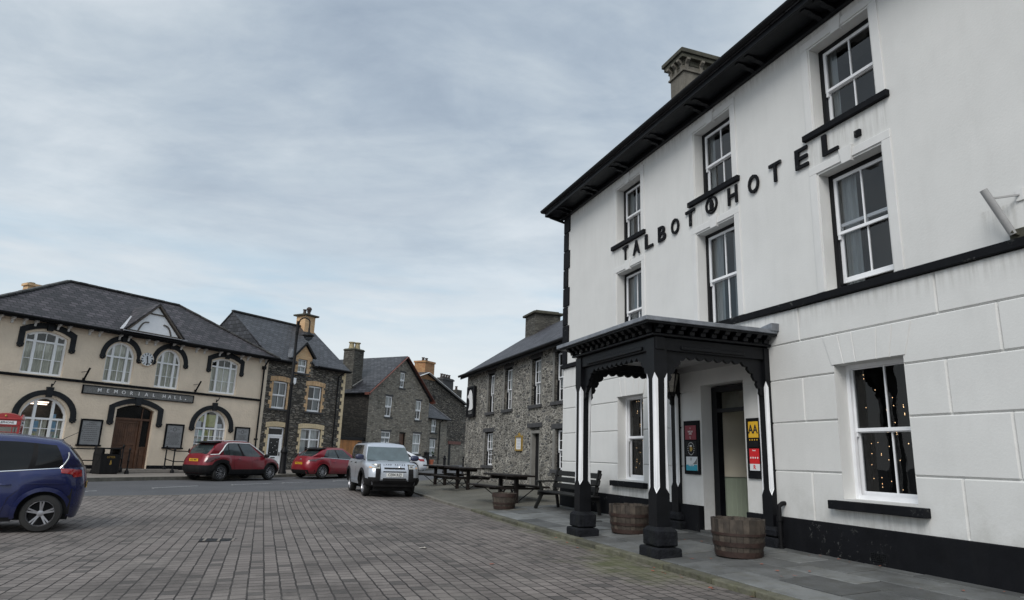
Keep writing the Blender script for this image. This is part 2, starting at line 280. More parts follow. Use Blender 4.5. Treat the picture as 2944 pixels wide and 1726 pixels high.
M['paper'] = plain('white_paper', (.70, .72, .74), .7, .05, 4, 0)
M['pblue'] = plain('pale_blue_paper', (.30, .50, .66), .7, .1, 9, 0)
M['pyel'] = plain('pale_yellow_paper', (.62, .62, .30), .7, .1, 9, 0)
M['pgreen'] = plain('pale_green_paper', (.42, .62, .54), .7, .1, 9, 0)
M['bulb'] = emit('warm_fairy_bulb', (1, .62, .32), 3.6)
M['tube'] = emit('fluorescent_tube', (1, .78, .62), 1.6)
M['clockface'] = plain('white_clock_face', (.72, .74, .76), .5, .03, 4, 0)
M['gold'] = plain('gilt', (.45, .30, .08), .4, .1, 5, 0, metal=.5)
M['hallw'] = plain('hallway_cream', (.75, .70, .58), .8, .05, 2, 0)
M['wains'] = plain('sage_panelling', (.42, .48, .38), .6, .05, 2, 0)
M['terrac'] = plain('terracotta', (.42, .13, .07), .8, .1, 5, 0)
M['leafm'] = plain('fallen_leaf_pale', (.42, .38, .33), .7, .2, 8, 0)
M['leafr'] = plain('fallen_leaf_red', (.30, .09, .05), .7, .2, 8, 0)
M['leafg'] = plain('house_plant_leaf', (.03, .07, .02), .6, .3, 8, 0)

# ------------------------------------------------------------------ geometry helpers
def island(m, lo=.75, hi=1.3):
    n = NT(m.node_tree); p = [x for x in n.n if x.type == 'BSDF_PRINCIPLED'][0]; src = p.inputs['Base Color'].links[0].from_socket
    g = n.node('ShaderNodeNewGeometry').outputs['Random Per Island']; c = n.mix(1.0, src, n.ramp(g, [(0, lo), (1, hi)]), 'MULTIPLY'); n.l.new(c, p.inputs['Base Color'])
for k, lo, hi in (('flag', .5, 1.5), ('staves', .6, 1.4), ('ridge', .6, 1.5), ('mosskerb', .75, 1.25), ('buff', .85, 1.15), ('gatewood', .8, 1.2), ('bench', .7, 1.4), ('picnic', .7, 1.4)): island(M[k], lo, hi)
class Frame:
    def __init__(s, x, y, deg, z=0): s.x, s.y, s.z, s.a = x, y, z, R(deg)
    def w(s, x, y, z=0): return Vector((s.x+x*cos(s.a)-y*sin(s.a), s.y+x*sin(s.a)+y*cos(s.a), s.z+z))
    def l(s, X, Y): dx, dy = X-s.x, Y-s.y; return (dx*cos(s.a)+dy*sin(s.a), -dx*sin(s.a)+dy*cos(s.a))
WORLD = Frame(0, 0, 0)
HOT = Frame(1.5351, 18.9881, -70.452); PUB = Frame(*HOT.w(0, 1.2).xy, -70.452)
HAL = Frame(-13.56, 37.22, 58.485); GAB = Frame(-10.005, 48.273, 61)

class MB:
    def __init__(s): s.v = []; s.f = []; s.uv = {}
    def shift(s, dz): s.v = [v+Vector((0, 0, dz)) for v in s.v]; return s
    def add(s, vs, fs):
        k = len(s.v); s.v += [Vector(v) for v in vs]; s.f += [tuple(i+k for i in f) for f in fs]; return s
    def box(s, xa, xb, ya, yb, za, zb, M4=None):
        vs = [Vector((x, y, z)) for z in (za, zb) for y in (ya, yb) for x in (xa, xb)]
        if M4: vs = [M4 @ v for v in vs]
        return s.add(vs, [(0, 2, 3, 1), (4, 5, 7, 6), (0, 1, 5, 4), (2, 6, 7, 3), (0, 4, 6, 2), (1, 3, 7, 5)])
    def bar(s, a, b, w=.05, h=None, up=(0, 0, 1)):
        a, b = Vector(a), Vector(b); h = h or w; d = (b-a); L = d.length; d.normalize(); u = Vector(up)
        if abs(d.dot(u)) > .98: u = Vector((1, 0, 0))
        sd_ = d.cross(u).normalized(); uu = sd_.cross(d).normalized()
        Mx = Matrix(((d.x, sd_.x, uu.x, a.x), (d.y, sd_.y, uu.y, a.y), (d.z, sd_.z, uu.z, a.z), (0, 0, 0, 1)))
        return s.box(0, L, -w/2, w/2, -h/2, h/2, Mx)
    def tube(s, pts, r, n=8, cap=True):
        pts = [Vector(p) for p in pts]; rs = r if isinstance(r, (list, tuple)) else [r]*len(pts); vs = []; fs = []; pu = None
        for i, p in enumerate(pts):
            d = (pts[min(i+1, len(pts)-1)]-pts[max(i-1, 0)]).normalized()
            if pu is None: pu = Vector((0, 0, 1)) if abs(d.z) < .9 else Vector((1, 0, 0))
            a = d.cross(pu).normalized(); b = a.cross(d).normalized(); pu = b
            for j in range(n): t = 2*PI*j/n; vs.append(p+(a*cos(t)+b*sin(t))*rs[i])
        for i in range(len(pts)-1):
            for j in range(n): fs.append((i*n+j, i*n+(j+1) % n, (i+1)*n+(j+1) % n, (i+1)*n+j))
        if cap: fs += [tuple(range(n-1, -1, -1)), tuple((len(pts)-1)*n+j for j in range(n))]
        return s.add(vs, fs)
    def lathe(s, prof, c=(0, 0, 0), n=20, axis='z', sq=None, cap=True):
        vs = []; fs = []; c = Vector(c)
        for (r, h) in prof:
            for j in range(n):
                t = 2*PI*j/n+(PI/n if sq else 0); q = (r*cos(t), r*sin(t), h) if axis == 'z' else ((r*cos(t), h, r*sin(t)) if axis == 'y' else (h, r*cos(t), r*sin(t)))
                vs.append(c+Vector(q))
        for i in range(len(prof)-1):
            for j in range(n): fs.append((i*n+j, i*n+(j+1) % n, (i+1)*n+(j+1) % n, (i+1)*n+j))
        if cap: fs += [tuple(range(n-1, -1, -1)), tuple((len(prof)-1)*n+j for j in range(n))]
        return s.add(vs, fs)
    def prism(s, poly, ya, yb, plane='xz'):           # 2D polygon extruded along the third axis
        k = len(poly); f = {'xz': lambda a, b, c: (a, c, b), 'yz': lambda a, b, c: (c, a, b), 'xy': lambda a, b, c: (a, b, c)}[plane]
        vs = [f(a, b, ya) for a, b in poly]+[f(a, b, yb) for a, b in poly]
        tr = tessellate_polygon([[Vector((a, b, 0)) for a, b in poly]])
        fs = [tuple(t) for t in tr]+[tuple(i+k for i in t)[::-1] for t in tr]+[(i, (i+1) % k, (i+1) % k+k, i+k) for i in range(k)]
        return s.add(vs, fs)
    def grid(s, fn, nu, nv):
        vs = [fn(i/nu, j/nv) for j in range(nv+1) for i in range(nu+1)]
        return s.add(vs, [(j*(nu+1)+i, j*(nu+1)+i+1, (j+1)*(nu+1)+i+1, (j+1)*(nu+1)+i) for j in range(nv) for i in range(nu)])
    def slab(s, fo, fi, nu=4, nv=4):                   # outer surface fo(u,v), inner fi(u,v), closed rim
        s.grid(fo, nu, nv); s.grid(fi, nu, nv)
        rim = [(i/nu, 0) for i in range(nu)]+[(1, j/nv) for j in range(nv)]+[(1-i/nu, 1) for i in range(nu)]+[(0, 1-j/nv) for j in range(nv)]
        k = len(rim); return s.add([fo(*r) for r in rim]+[fi(*r) for r in rim], [(i, (i+1) % k, (i+1) % k+k, i+k) for i in range(k)])
    def wall(s, outer, holes=(), y=0, dep=.2, plane='xz'):
        loops = [outer]+list(holes); pts = [p for l in loops for p in l]
        f = (lambda a, b, c: (a, c, b)) if plane == 'xz' else (lambda a, b, c: (c, a, b))
        tr = tessellate_polygon([[Vector((a, b, 0)) for a, b in l] for l in loops])
        s.add([f(a, b, y) for a, b in pts], [tuple(t) for t in tr])
        for h in holes:
            k = len(h); s.add([f(a, b, y) for a, b in h]+[f(a, b, y+dep) for a, b in h], [(i, (i+1) % k, (i+1) % k+k, i+k) for i in range(k)])
        return s
    def build(s, name, mat, root=None, parent=None, smooth=False, bevel=0, seg=2, fixn=True, angle=35):
        o0 = root['o_'] if root is not None and 'o_' in root else (0, 0, 0)
        me = bpy.data.meshes.new(name); me.from_pydata([v-Vector(o0) for v in s.v], [], s.f); me.validate()
        if fixn:
            bm = bmesh.new(); bm.from_mesh(me); bmesh.ops.remove_doubles(bm, verts=bm.verts, dist=1e-5); bmesh.ops.recalc_face_normals(bm, faces=bm.faces); bm.to_mesh(me); bm.free()
        uvl = me.uv_layers.new(name='UVMap')
        for p in me.polygons:
            n = p.normal
            if abs(n.z) > .999: a, b = Vector((1, 0, 0)), Vector((0, 1, 0))
            else: a = Vector((-n.y, n.x, 0)).normalized(); b = n.cross(a); b = b if b.z > 0 else -b
            if s.uv: a, b = s.uv['a'], s.uv['b']
            for li in p.loop_indices:
                co = me.vertices[me.loops[li].vertex_index].co; uvl.data[li].uv = (co.dot(a), co.dot(b))
        me.materials.append(mat); ob = bpy.data.objects.new(name, me); C.objects.link(ob)
        par = parent or root
        if par is not None: ob.parent = par
        if bevel: b = ob.modifiers.new('bevel', 'BEVEL'); b.width = bevel; b.segments = seg; b.limit_method = 'ANGLE'; b.angle_limit = R(40)
        if smooth:
            for p in me.polygons: p.use_smooth = True
            if angle < 180:
                try: me.set_sharp_from_angle(angle=R(angle))
                except Exception: pass
        return ob

def split_build(mb, name, mat, root=None, parent=None, **kw):
    """every loose piece of mb becomes an object of its own"""
    par = list(range(len(mb.v)))
    def find(i):
        while par[i] != i: par[i] = par[par[i]]; i = par[i]
        return i
    for f in mb.f:
        a = find(f[0])
        for i in f[1:]: par[find(i)] = a
    groups = {}
    for f in mb.f: groups.setdefault(find(f[0]), []).append(f)
    out = []
    for fs in groups.values():
        ids = sorted({i for f in fs for i in f}); mp = {o: k for k, o in enumerate(ids)}; q = MB(); q.v = [mb.v[i] for i in ids]; q.f = [tuple(mp[i] for i in f) for f in fs]; out.append(q.build(name, mat, root, parent, **kw))
    return out
def thing(name, label, cat, fr=WORLD, o=(0, 0, 0), group=None, rot=0):
    e = bpy.data.objects.new(name, None); C.objects.link(e); e.empty_display_size = .3
    e.location = fr.w(*o); e.rotation_euler = (0, 0, fr.a+rot); e['label'] = label; e['category'] = cat
    if group: e['group'] = group
    e['o_'] = tuple(o); return e
def lab(o, label=None, cat=None, group=None, kind=None):
    if label: o['label'] = label
    if cat: o['category'] = cat
    if group: o['group'] = group
    if kind: o['kind'] = kind
    return o
def place(ob, fr): ob.location = (fr.x, fr.y, fr.z); ob.rotation_euler = (0, 0, fr.a); return ob
_tc = {}
def text(s, size, depth=.02, bold=.0, ext=True):
    """text centred on the origin in the x-z plane, front towards -y; returns MB-like verts and faces"""
    cu = bpy.data.curves.new('t', 'FONT'); cu.body = s; cu.size = size; cu.extrude = depth/2; cu.offset = bold; cu.align_x = 'CENTER'; cu.align_y = 'CENTER'; cu.resolution_u = 3
    ob = bpy.data.objects.new('t', cu); C.objects.link(ob); dg = bpy.context.evaluated_depsgraph_get(); me = bpy.data.meshes.new_from_object(ob.evaluated_get(dg))
    vs = [Vector((v.co.x, -v.co.z, v.co.y)) for v in me.vertices]; fs = [tuple(p.vertices) for p in me.polygons]
    bpy.data.objects.remove(ob); bpy.data.curves.remove(cu); bpy.data.meshes.remove(me); return vs, fs
def addtext(mb, s, size, x, y, z, depth=.02, bold=0, sx_=1., M4=None):
    vs, fs = text(s, size, depth, bold); vs = [Vector((v.x*sx_+x, v.y+y, v.z+z)) for v in vs]
    if M4: vs = [M4 @ v for v in vs]
    return mb.add(vs, fs)
def copytree(o, parent=None):
    c = o.copy(); C.objects.link(c)
    if parent is not None: c.parent = parent
    for ch in list(o.children): copytree(ch, c)
    return c
def sstep(t): t = min(1, max(0, t)); return t*t*(3-2*t)
def gz(x, y): return -.09*(1-sstep((y-17)/8))-.15*sstep((-x-.5)/8)*(1-sstep((y-12)/11))+.02*max(0, y-33)
def pz(y): return .12+.057*y
def yz(x, y): w = sstep(-x/5); return (1-w)*pz(min(y, .1))+w*(.04+.24*sstep((y+2.8)/4))      # hotel-frame coordinates
def drape(poly, zf, off=0, cuts=4, frame=WORLD, lim=1.6):
    tr = tessellate_polygon([[Vector((a, b, 0)) for a, b in poly]]); bm = bmesh.new(); vs = [bm.verts.new((a, b, 0)) for a, b in poly]
    for t in tr:
        try: bm.faces.new([vs[i] for i in t])
        except Exception: pass
    for _ in range(cuts):
        lng = [e for e in bm.edges if e.calc_length() > lim]
        if lng: bmesh.ops.subdivide_edges(bm, edges=lng, cuts=1); bmesh.ops.triangulate(bm, faces=bm.faces)
    mb = MB(); bm.verts.index_update(); mb.v = [Vector((v.co.x, v.co.y, zf(v.co.x, v.co.y)+off)) for v in bm.verts]; mb.f = [tuple(v.index for v in f.verts) for f in bm.faces]; bm.free(); return mb
def strip(line, w, zf, off, h=None):
    """kerb-like strip along a polyline, w to the left of it, top at zf+off, going down h"""
    mb = MB(); n = len(line); L = []; 
    for i, (x, y) in enumerate(line):
        a = Vector(line[max(i-1, 0)]); b = Vector(line[min(i+1, n-1)]); d = (b-a).normalized(); L.append((x-d.y*w, y+d.x*w))
    vs = []
    for (a, b), (c, d) in zip(line, L):
        z = zf(a, b)+off; vs += [(a, b, z-(h or .02)), (a, b, z), (c, d, z), (c, d, z-(h or .02))]
    fs = [(i*4+j, i*4+(j+1) % 4, i*4+4+(j+1) % 4, i*4+4+j) for i in range(n-1) for j in range(4)]+[(0, 1, 2, 3), (n*4-4, n*4-3, n*4-2, n*4-1)]
    return mb.add(vs, fs)
def dense(line, step=1.):
    out = []
    for (a, b), (c, d) in zip(line, line[1:]):
        k = max(1, int(math.hypot(c-a, d-b)/step)); out += [(a+(c-a)*i/k, b+(d-b)*i/k) for i in range(k)]
    return out+[line[-1]]

# ------------------------------------------------------------------ ground, roads, pavements
def inside(x, y, poly):
    c = False
    for (a, b), (c_, d) in zip(poly, poly[1:]+poly[:1]):
        if (b > y) != (d > y) and x < (c_-a)*(y-b)/(d-b)+a: c = not c
    return c
SQP = []
def far_ground():
    xs = [-500, -300, -150, -80]+[i*1.5 for i in range(-34, 20)]+[50, 80, 150, 300, 500]; ys = [-300, -100, -30]+[i*1.0 for i in range(-14, 60)]+[62+i*4 for i in range(10)]+[130, 200, 350, 700]
    mb = MB(); vs = [(x, y, (gz(x, y) if y < 100 else gz(x, 100))-(.15 if inside(x, y, SQP) else .012)) for y in ys for x in xs]; k = len(xs)
    mb.add(vs, [(j*k+i, j*k+i+1, (j+1)*k+i+1, (j+1)*k+i) for j in range(len(ys)-1) for i in range(k-1)]); return mb.build('road', M['tarmac'])
def hw(x, y): v = HOT.w(x, y); return (v.x, v.y)
road_edge = [(-45, 6.5), (-22, 14.8), (-14.5, 18.2), (-11.8, 19.5), (-9.6, 20.7), (-7.45, 23.4), (-6.1, 26.6), (-4.9, 30.2), (-4.3, 32.0)]
yard_edge = [hw(-13.95, -.95), hw(-12.2, -1.75), hw(-9.5, -2.35), hw(-6.8, -2.7), hw(-3.4, -2.72), hw(-1.5, -2.58), hw(-.3, -2.47)]
kerb_line = [hw(-.3, -2.47), hw(30, -2.47)]
sq = [(-45, -20)]+road_edge+yard_edge+kerb_line[1:]
SQP += [(-44, -18)]+[(a+1.0, b-1.5) for a, b in road_edge[:-1]]+yard_edge[1:]+kerb_line[1:]
lab(far_ground(), kind='structure')
pv = drape(sq, gz, .004, 8, lim=.9); pv.uv = {'a': Vector((-.3346, .9424, 0)), 'b': Vector((.9424, .3346, 0))}
lab(pv.build('paved_square', M['setts'], fixn=True), kind='structure')
lab(strip(dense(road_edge)[::-1], .12, gz, .006).build('road_edging', M['kerb']), kind='structure')
# yard in front of the stone pub
def yzw(X, Y): l = HOT.l(X, Y); return yz(*l)
yd = [hw(-13.95, -.95), hw(-14.6, .5), hw(-14.9, 2.2), hw(1.2, 2.2), hw(1.2, -2.9)]
yard = drape(yd[:1]+[hw(-14.4, .2)]+[hw(-14.8, 2.2), hw(.6, 2.2), hw(.6, -2.3), hw(-.25, -2.4), hw(-1.5, -2.5), hw(-3.4, -2.65), hw(-6.8, -2.62), hw(-9.5, -2.28), hw(-12.2, -1.68)], yzw, 0, 7)
lab(yard.build('gritty_yard', M['gravel']), kind='structure')
lab(strip(dense([hw(-13.95, -.93), hw(-12.2, -1.74), hw(-9.5, -2.35), hw(-6.8, -2.7), hw(-3.4, -2.72), hw(-1.5, -2.58), hw(-.3, -2.47)], .6), .16, lambda X, Y: yzw(X, Y), .008, .2).build('yard_kerb', M['kerb']), kind='structure')
# hotel pavement: flagstones on a bed, with a mossy kerb
bed = MB().add([(-.2, -2.3, pz(-2.3)-.012), (26, -2.3, pz(-2.3)-.012), (26, .4, pz(.4)-.012), (-.2, .4, pz(.4)-.012)], [(0, 1, 2, 3)]).build('pavement_bed', M['earth']); place(bed, HOT); lab(bed, kind='structure')
kb = MB(); x = -.3
while x < 26:
    L = random.uniform(.75, 1.3); kb.box(x, x+L-.014, -2.47+random.uniform(-.01, .01), -2.29, -.2, pz(-2.4)+.004+random.uniform(-.006, .006)); x += L
o = kb.build('pavement_kerb', M['mosskerb'], bevel=.018, seg=3); place(o, HOT); lab(o, kind='structure')
fg = MB(); y = -2.28; rows = [.48, .60, .42, .54, .5]
for rh in rows:
    x = -.2-random.random()*.4
    while x < 17:
        L = random.uniform(.65, 1.25); a = max(x, -.2)
        if x+L > -.1:
            t = random.uniform(-.006, .006); dzr = random.uniform(-.004, .005); q = [(a, y), (x+L-.016, y+random.uniform(0, .006)), (x+L-.016-random.uniform(0, .01), y+rh-.016), (a, y+rh-.02-random.uniform(0, .01))]
            vs = [(p[0], p[1], pz(p[1])+dzr+t*(1 if k in (1, 2) else -1)) for k, p in enumerate(q)]
            fg.add([(p[0], p[1], p[2]-.05) for p in vs]+vs, [(4, 5, 6, 7), (0, 1, 5, 4), (1, 2, 6, 5), (2, 3, 7, 6), (3, 0, 4, 7)])
        x += L
    y += rh
o = fg.build('flagstone_pavement', M['flag'], bevel=.006, seg=1); place(o, HOT); lab(o, kind='structure')
# far pavement along the hall
kf = [(-30, 6.0), (-19.5, 16.5), (-16.6, 21.3), (-15.13, 24.7), (-14.3, 26.7), (-13.1, 29.2), (-12.1, 31.7), (-11.05, 34.2), (-8.9, 37.4), (-7.2, 40.5), (-5.6, 45.5), (-4.9, 50), (-4.3, 54)]
def hl(x, y): v = HAL.w(x, y); return (v.x, v.y)
pf = drape([(-31, 8)]+[(a-.12, b+.04) for a, b in kf[1:]]+[(-5.6, 56), (-9, 52), hl(12, 1), hl(6, .3), hl(-22, .3), (-40, 20)], gz, .118, 6)
lab(pf.build('far_pavement', M['pave']), kind='structure')
lab(strip(dense(kf), .15, gz, .125, .2).build('far_kerb', M['kerb']), kind='structure')
# raised step in front of the hall
st = MB().box(-15.5, -3.3, -1.15, .3, 0, .21); st.box(-9.4, -4.9, -.75, .3, 0, .262)
o = st.build('hall_steps', M['pave'], bevel=.02); place(o, HAL); lab(o, kind='structure')
# dashed line
dl = MB()
for a, b in (((-12.9, 20.0), (-12.35, 21.1)), ((-11.5, 22.75), (-10.8, 24.45)), ((-10.19, 25.96), (-9.4, 28.0)), ((-9.2, 28.7), (-8.56, 30.35)), ((-7.95, 32.1), (-7.2, 34.2))):
    s_ = strip([a, ((a[0]+b[0])/2, (a[1]+b[1])/2), b], .09, gz, .004, .02); dl.add(s_.v, s_.f)
lab(dl.build('road_marking', M['paint_line']), kind='structure')
lab(strip(dense([(-3.6, 33.6), (-4.9, 40), (-4.6, 46), (-3.2, 54)]), 6, gz, .11, .1).build('lane_pavement', M['pave']), kind='structure') if False else None

# ------------------------------------------------------------------ window / door builders
def arch(xa, xb, za, zs, zt, n=14):
    """opening: rectangle with an elliptical head from spring zs to crown zt; counter-clockwise from bottom left"""
    c = (xa+xb)/2; a = (xb-xa)/2
    return [(xa, za), (xb, za)]+[(c+a*cos(PI*i/n), zs+(zt-zs)*sin(PI*i/n)) for i in range(n+1)]
def segarch(xa, xb, za, zs, zt, n=10):
    c = (xa+xb)/2; return [(xa, za), (xb, za)]+[(xb+(xa-xb)*i/n, zs+(zt-zs)*(1-((xb+(xa-xb)*i/n-c)/((xb-xa)/2))**2)) for i in range(n+1)]
def rect(xa, xb, za, zb): return [(xa, za), (xb, za), (xb, zb), (xa, zb)]
def sash(root, xa, xb, za, zb, y, cols=2, rt=1, rb=1, mat='whitewood', fw=.05, curtain=None, cw=1., box=None, name='window', bar=.022, split=.5, pane='glass', sidecurt=None, lbl=None, back='room', openb=0):
    """sliding sash window filling the opening: frame, upper and lower sash, bars, pane, curtain, dim room behind"""
    f = MB()
    if box:
        b = MB(); q = box; b.box(xa, xa+q, y-.02, y+.1, za, zb); b.box(xb-q, xb, y-.02, y+.1, za, zb); b.box(xa+q, xb-q, y-.02, y+.1, zb-q*.9, zb)
        xa2, xb2, zb2 = xa+q, xb-q, zb-q*.9
    else: xa2, xb2, zb2 = xa, xb, zb
    zm = za+(zb2-za)*split
    for (a, b_, yy, rows) in ((zm-.02, zb2, y, rt), (za+openb, zm+.02+openb, y+.045, rb)):
        lo = fw*1.5 if yy > y else fw*.9
        f.box(xa2, xa2+fw, yy, yy+.04, a, b_); f.box(xb2-fw, xb2, yy, yy+.04, a, b_); f.box(xa2+fw, xb2-fw, yy+.001, yy+.039, b_-fw, b_); f.box(xa2+fw, xb2-fw, yy+.001, yy+.039, a, a+lo)
        for i in range(1, cols): c = xa2+fw+(xb2-xa2-2*fw)*i/cols; f.box(c-bar/2, c+bar/2, yy+.006, yy+.034, a+lo, b_-fw)
        for j in range(1, rows): c = a+lo+(b_-fw-a-lo)*j/rows; f.box(xa2+fw, xb2-fw, yy+.008, yy+.032, c-bar/2, c+bar/2)
        if yy == y:     # sash horns
            for hx in (xa2+.005, xb2-fw+.005): f.box(hx, hx+fw-.01, yy+.004, yy+.036, a-.07, a)
    wd = f.build(name, M[mat], root)
    if lbl: wd['label'] = lbl
    if box: b.build('box_frame', M['blackwood'], root, wd)
    p = MB(); p.add([(xa2+.01, y+.02, zm), (xb2-.01, y+.02, zm), (xb2-.01, y+.02, zb2-.01), (xa2+.01, y+.02, zb2-.01)], [(0, 1, 2, 3)])
    p.add([(xa2+.01, y+.065, za+.01+openb), (xb2-.01, y+.065, za+.01+openb), (xb2-.01, y+.065, zm), (xa2+.01, y+.065, zm)], [(0, 1, 2, 3)]); p.build('pane', M[pane], root, wd, fixn=False)
    if curtain:
        c = MB(); n = 40
        def fc(u, v): xx = xa+.03+(xb-xa-.06)*u; return (xx, y+.13+.016*sin(u*n*1.3)+.01*sin(u*n*3.1), za+.02+(zb-za-.04)*(1-cw+cw*v))
        if sidecurt is not None:
            for (u0_, u1_) in sidecurt: c.grid(lambda u, v: fc(u0_+(u1_-u0_)*u, v), 20, 1)
        else: c.grid(fc, 60, 1)
        c.build('curtain', M[curtain], root, wd, smooth=True, fixn=False)
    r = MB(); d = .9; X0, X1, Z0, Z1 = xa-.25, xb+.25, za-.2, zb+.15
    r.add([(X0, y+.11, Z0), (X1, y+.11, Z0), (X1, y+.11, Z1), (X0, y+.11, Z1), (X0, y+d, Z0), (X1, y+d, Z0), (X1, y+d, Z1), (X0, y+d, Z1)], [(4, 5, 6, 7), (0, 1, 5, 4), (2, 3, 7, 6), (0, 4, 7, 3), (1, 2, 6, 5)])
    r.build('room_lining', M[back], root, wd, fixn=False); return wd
def sill(root, parent, xa, xb, za, zb, ya, yb, mat='black', bevel=.01):
    return MB().box(xa, xb, ya, yb, za, zb).build('sill', M[mat], root, parent, bevel=bevel)
def roof_planes(mb, pts_list, th=.05):
    for pts in pts_list:
        v = [Vector(p) for p in pts]; n = (v[1]-v[0]).cross(v[2]-v[0]).normalized()
        if n.z < 0: n = -n
        k = len(v); mb.add(v+[p-n*th for p in v], [tuple(range(k)), tuple(range(2*k-1, k-1, -1))]+[(i, (i+1) % k, (i+1) % k+k, i+k) for i in range(k)])
    return mb
def pots(root, chim, spots, z, mat='potdark', r=.12, h=.35, cowl=False):
    for (x, y) in spots:
        prof = [(r*1.05, z), (r*.85, z+h*.5), (r*.8, z+h*.85), (r*1.1, z+h*.86), (r*1.1, z+h), (r*.7, z+h), (r*.7, z+h*.8)]
        mb = MB().lathe(prof, (x, y, 0), 12)
        if cowl: mb.lathe([(r*.3, z+h), (r*1.3, z+h*1.15), (r*1.4, z+h*1.4), (r*.9, z+h*1.7), (.01, z+h*1.8)], (x, y, 0), 12)
        mb.build('chimney_pot', M[mat], root, chim, smooth=True)

# ------------------------------------------------------------------ the white hotel
hotel = thing('hotel', 'white rendered three-storey hotel with black eaves, sills and plinth, in front on the right', 'hotel', HOT)
HL, HD = 24.0, 9.0
cols_x = [(3.17, 4.32), (6.50, 7.66), (9.73, 10.90)]; DX0, DX1 = 6.45, 7.69
extra = [(14.4, 15.55), (18.0, 19.15)]
# upper wall with its openings
W2 = [(a, b, 6.62, 8.09) for a, b in cols_x+extra]; W1 = [(a, b, 3.96, 5.86) for a, b in cols_x+extra]
uw = MB().wall([(0, 3.9), (HL, 3.9), (HL, 8.6), (0, 8.6)], [rect(*q) for q in W2+W1], 0, .36)
uw.build('upper_wall', M['render'], hotel)
# ground floor wall with V-jointed blocks (grid of cells, joints set back)
courses = [.58, 1.28, 2.03, 2.71, 3.29, 3.84]
jA = [1.35, 3.72+.0, 4.95, 9.10, 11.46, 13.82, 16.2, 18.6, 21.0]; jB = [.9, 2.0, 5.6, 8.47, 12.19, 14.6, 17., 19.4, 22]
vj = [jA[:2]+[9.17, 11.53]+jA[5:], jB, [1.9]+[9.11, 11.49]+jA[5:], [5.55, 12.19]+jB[5:], [1.9, 9.10, 11.46]+jA[5:]]
vj[0] = [1.7, 5.2]+[9.17, 11.53]+jA[5:]; vj[1] = [5.5, 12.20]+jB[5:]; vj[2] = [1.75, 5.1, 9.11, 11.49]+jA[5:]
G1 = (3.16, 4.32, .93, 2.82); G3 = (9.74, 10.91, .93, 2.83); DR = (DX0, DX1, -.02, 2.81); GX = [(14.6, 15.7, .93, 2.83)]
xs = {0, HL}; g = .021
for r_ in vj:
    for q in r_: xs |= {q-g, q, q+g}
for q in (G1, G3, DR, GX[0]): xs |= {q[0], q[1]}
xs = sorted(xs); zs = {-.1, .58, 3.84, 3.95}
for q in courses: zs |= {q-g, q, q+g}
for q in (G1, G3, DR): zs |= {q[2], q[3]}
zs = sorted(zs)
def hole(x, z): return any(a < x < b and c < z < d for a, b, c, d in (G1, G3, DR, GX[0]))
PZ0, PZ1 = .2, DX1+.5
def depth_at(x, z):
    if z < .58: return 0.0
    inporch = 5.8 < x < 8.2           # plain panel behind the porch
    gd = 0
    for q in courses[1:]: gd = max(gd, 1-abs(z-q)/g)
    for k in range(5):
        if courses[k] < z < courses[k+1]:
            for q in vj[k]: gd = max(gd, 1-abs(x-q)/g)
    return 0 if inporch or gd <= 0 else gd*.030
lw = MB(); vid = {}
def vat(x, z):
    k = (round(x, 4), round(z, 4))
    if k not in vid: vid[k] = len(lw.v); lw.v.append(Vector((x, depth_at(x, z), z)))
    return vid[k]
for i in range(len(xs)-1):
    for j in range(len(zs)-1):
        if zs[j+1] <= .58+1e-6: continue
        if hole((xs[i]+xs[i+1])/2, (zs[j]+zs[j+1])/2): continue
        lw.f.append((vat(xs[i], zs[j]), vat(xs[i+1], zs[j]), vat(xs[i+1], zs[j+1]), vat(xs[i], zs[j+1])))
for q in (G1, G3, DR, GX[0]):
    h = rect(q[0], q[1], max(q[2], -.02), q[3]); k = 4
    lw.add([(a, 0, b) for a, b in h]+[(a, .40, b) for a, b in h], [(i, (i+1) % k, (i+1) % k+k, i+k) for i in range(k)])
lw.build('ground_floor_wall', M['render'], hotel)
sh = MB(); sh.add([(0, 0, 0), (0, HD, 0), (0, HD, 8.6), (0, 0, 8.6), (HL, 0, 0), (HL, HD, 0), (HL, HD, 8.6), (HL, 0, 8.6)], [(0, 3, 2, 1), (4, 5, 6, 7), (1, 2, 6, 5)])
sh.add([(0, HD, 8.6), (0, HD/2, 11), (0, 0, 8.6)], [(0, 1, 2)]).build('side_wall', M['render'], hotel)
# voussoirs over the ground windows
vo = MB()
for (a, b, zb) in ((3.16, 4.32, 2.82), (9.74, 10.91, 2.83)):
    c = (a+b)/2; e = [a-.04, a+.20, a+.41, b-.41, b-.20, b+.04]
    for i in range(5):
        fan = lambda x: c+(x-c)*1.22; g_ = .010
        p = [(e[i]+g_, zb), (e[i+1]-g_, zb), (fan(e[i+1])-g_, 3.27), (fan(e[i])+g_, 3.27)]
        vo.prism(p, -.012, .01)
split_build(vo, 'window_voussoir', M['render'], hotel, bevel=.006)
# plinth, band, quoins
plm = MB(); plm.box(-.02, 6.35, -.05, .1, -.1, .58)
plm.box(DX1, HL, -.05, .1, -.1, .58); split_build(plm, 'plinth', M['black'], hotel, bevel=.012)
MB().box(-.05, HL, -.055, .1, 3.835, 3.95).build('string_course', M['black'], hotel, bevel=.01)
qn = MB(); z = 3.96; i = 0
while z < 8.4:
    h = .56; L = .42 if i % 2 else .32; qn.box(-.04, L-.06, -.035, .2, z, min(z+h-.02, 8.43)); z += h; i += 1
split_build(qn, 'quoin', M['black'], hotel, bevel=.012)
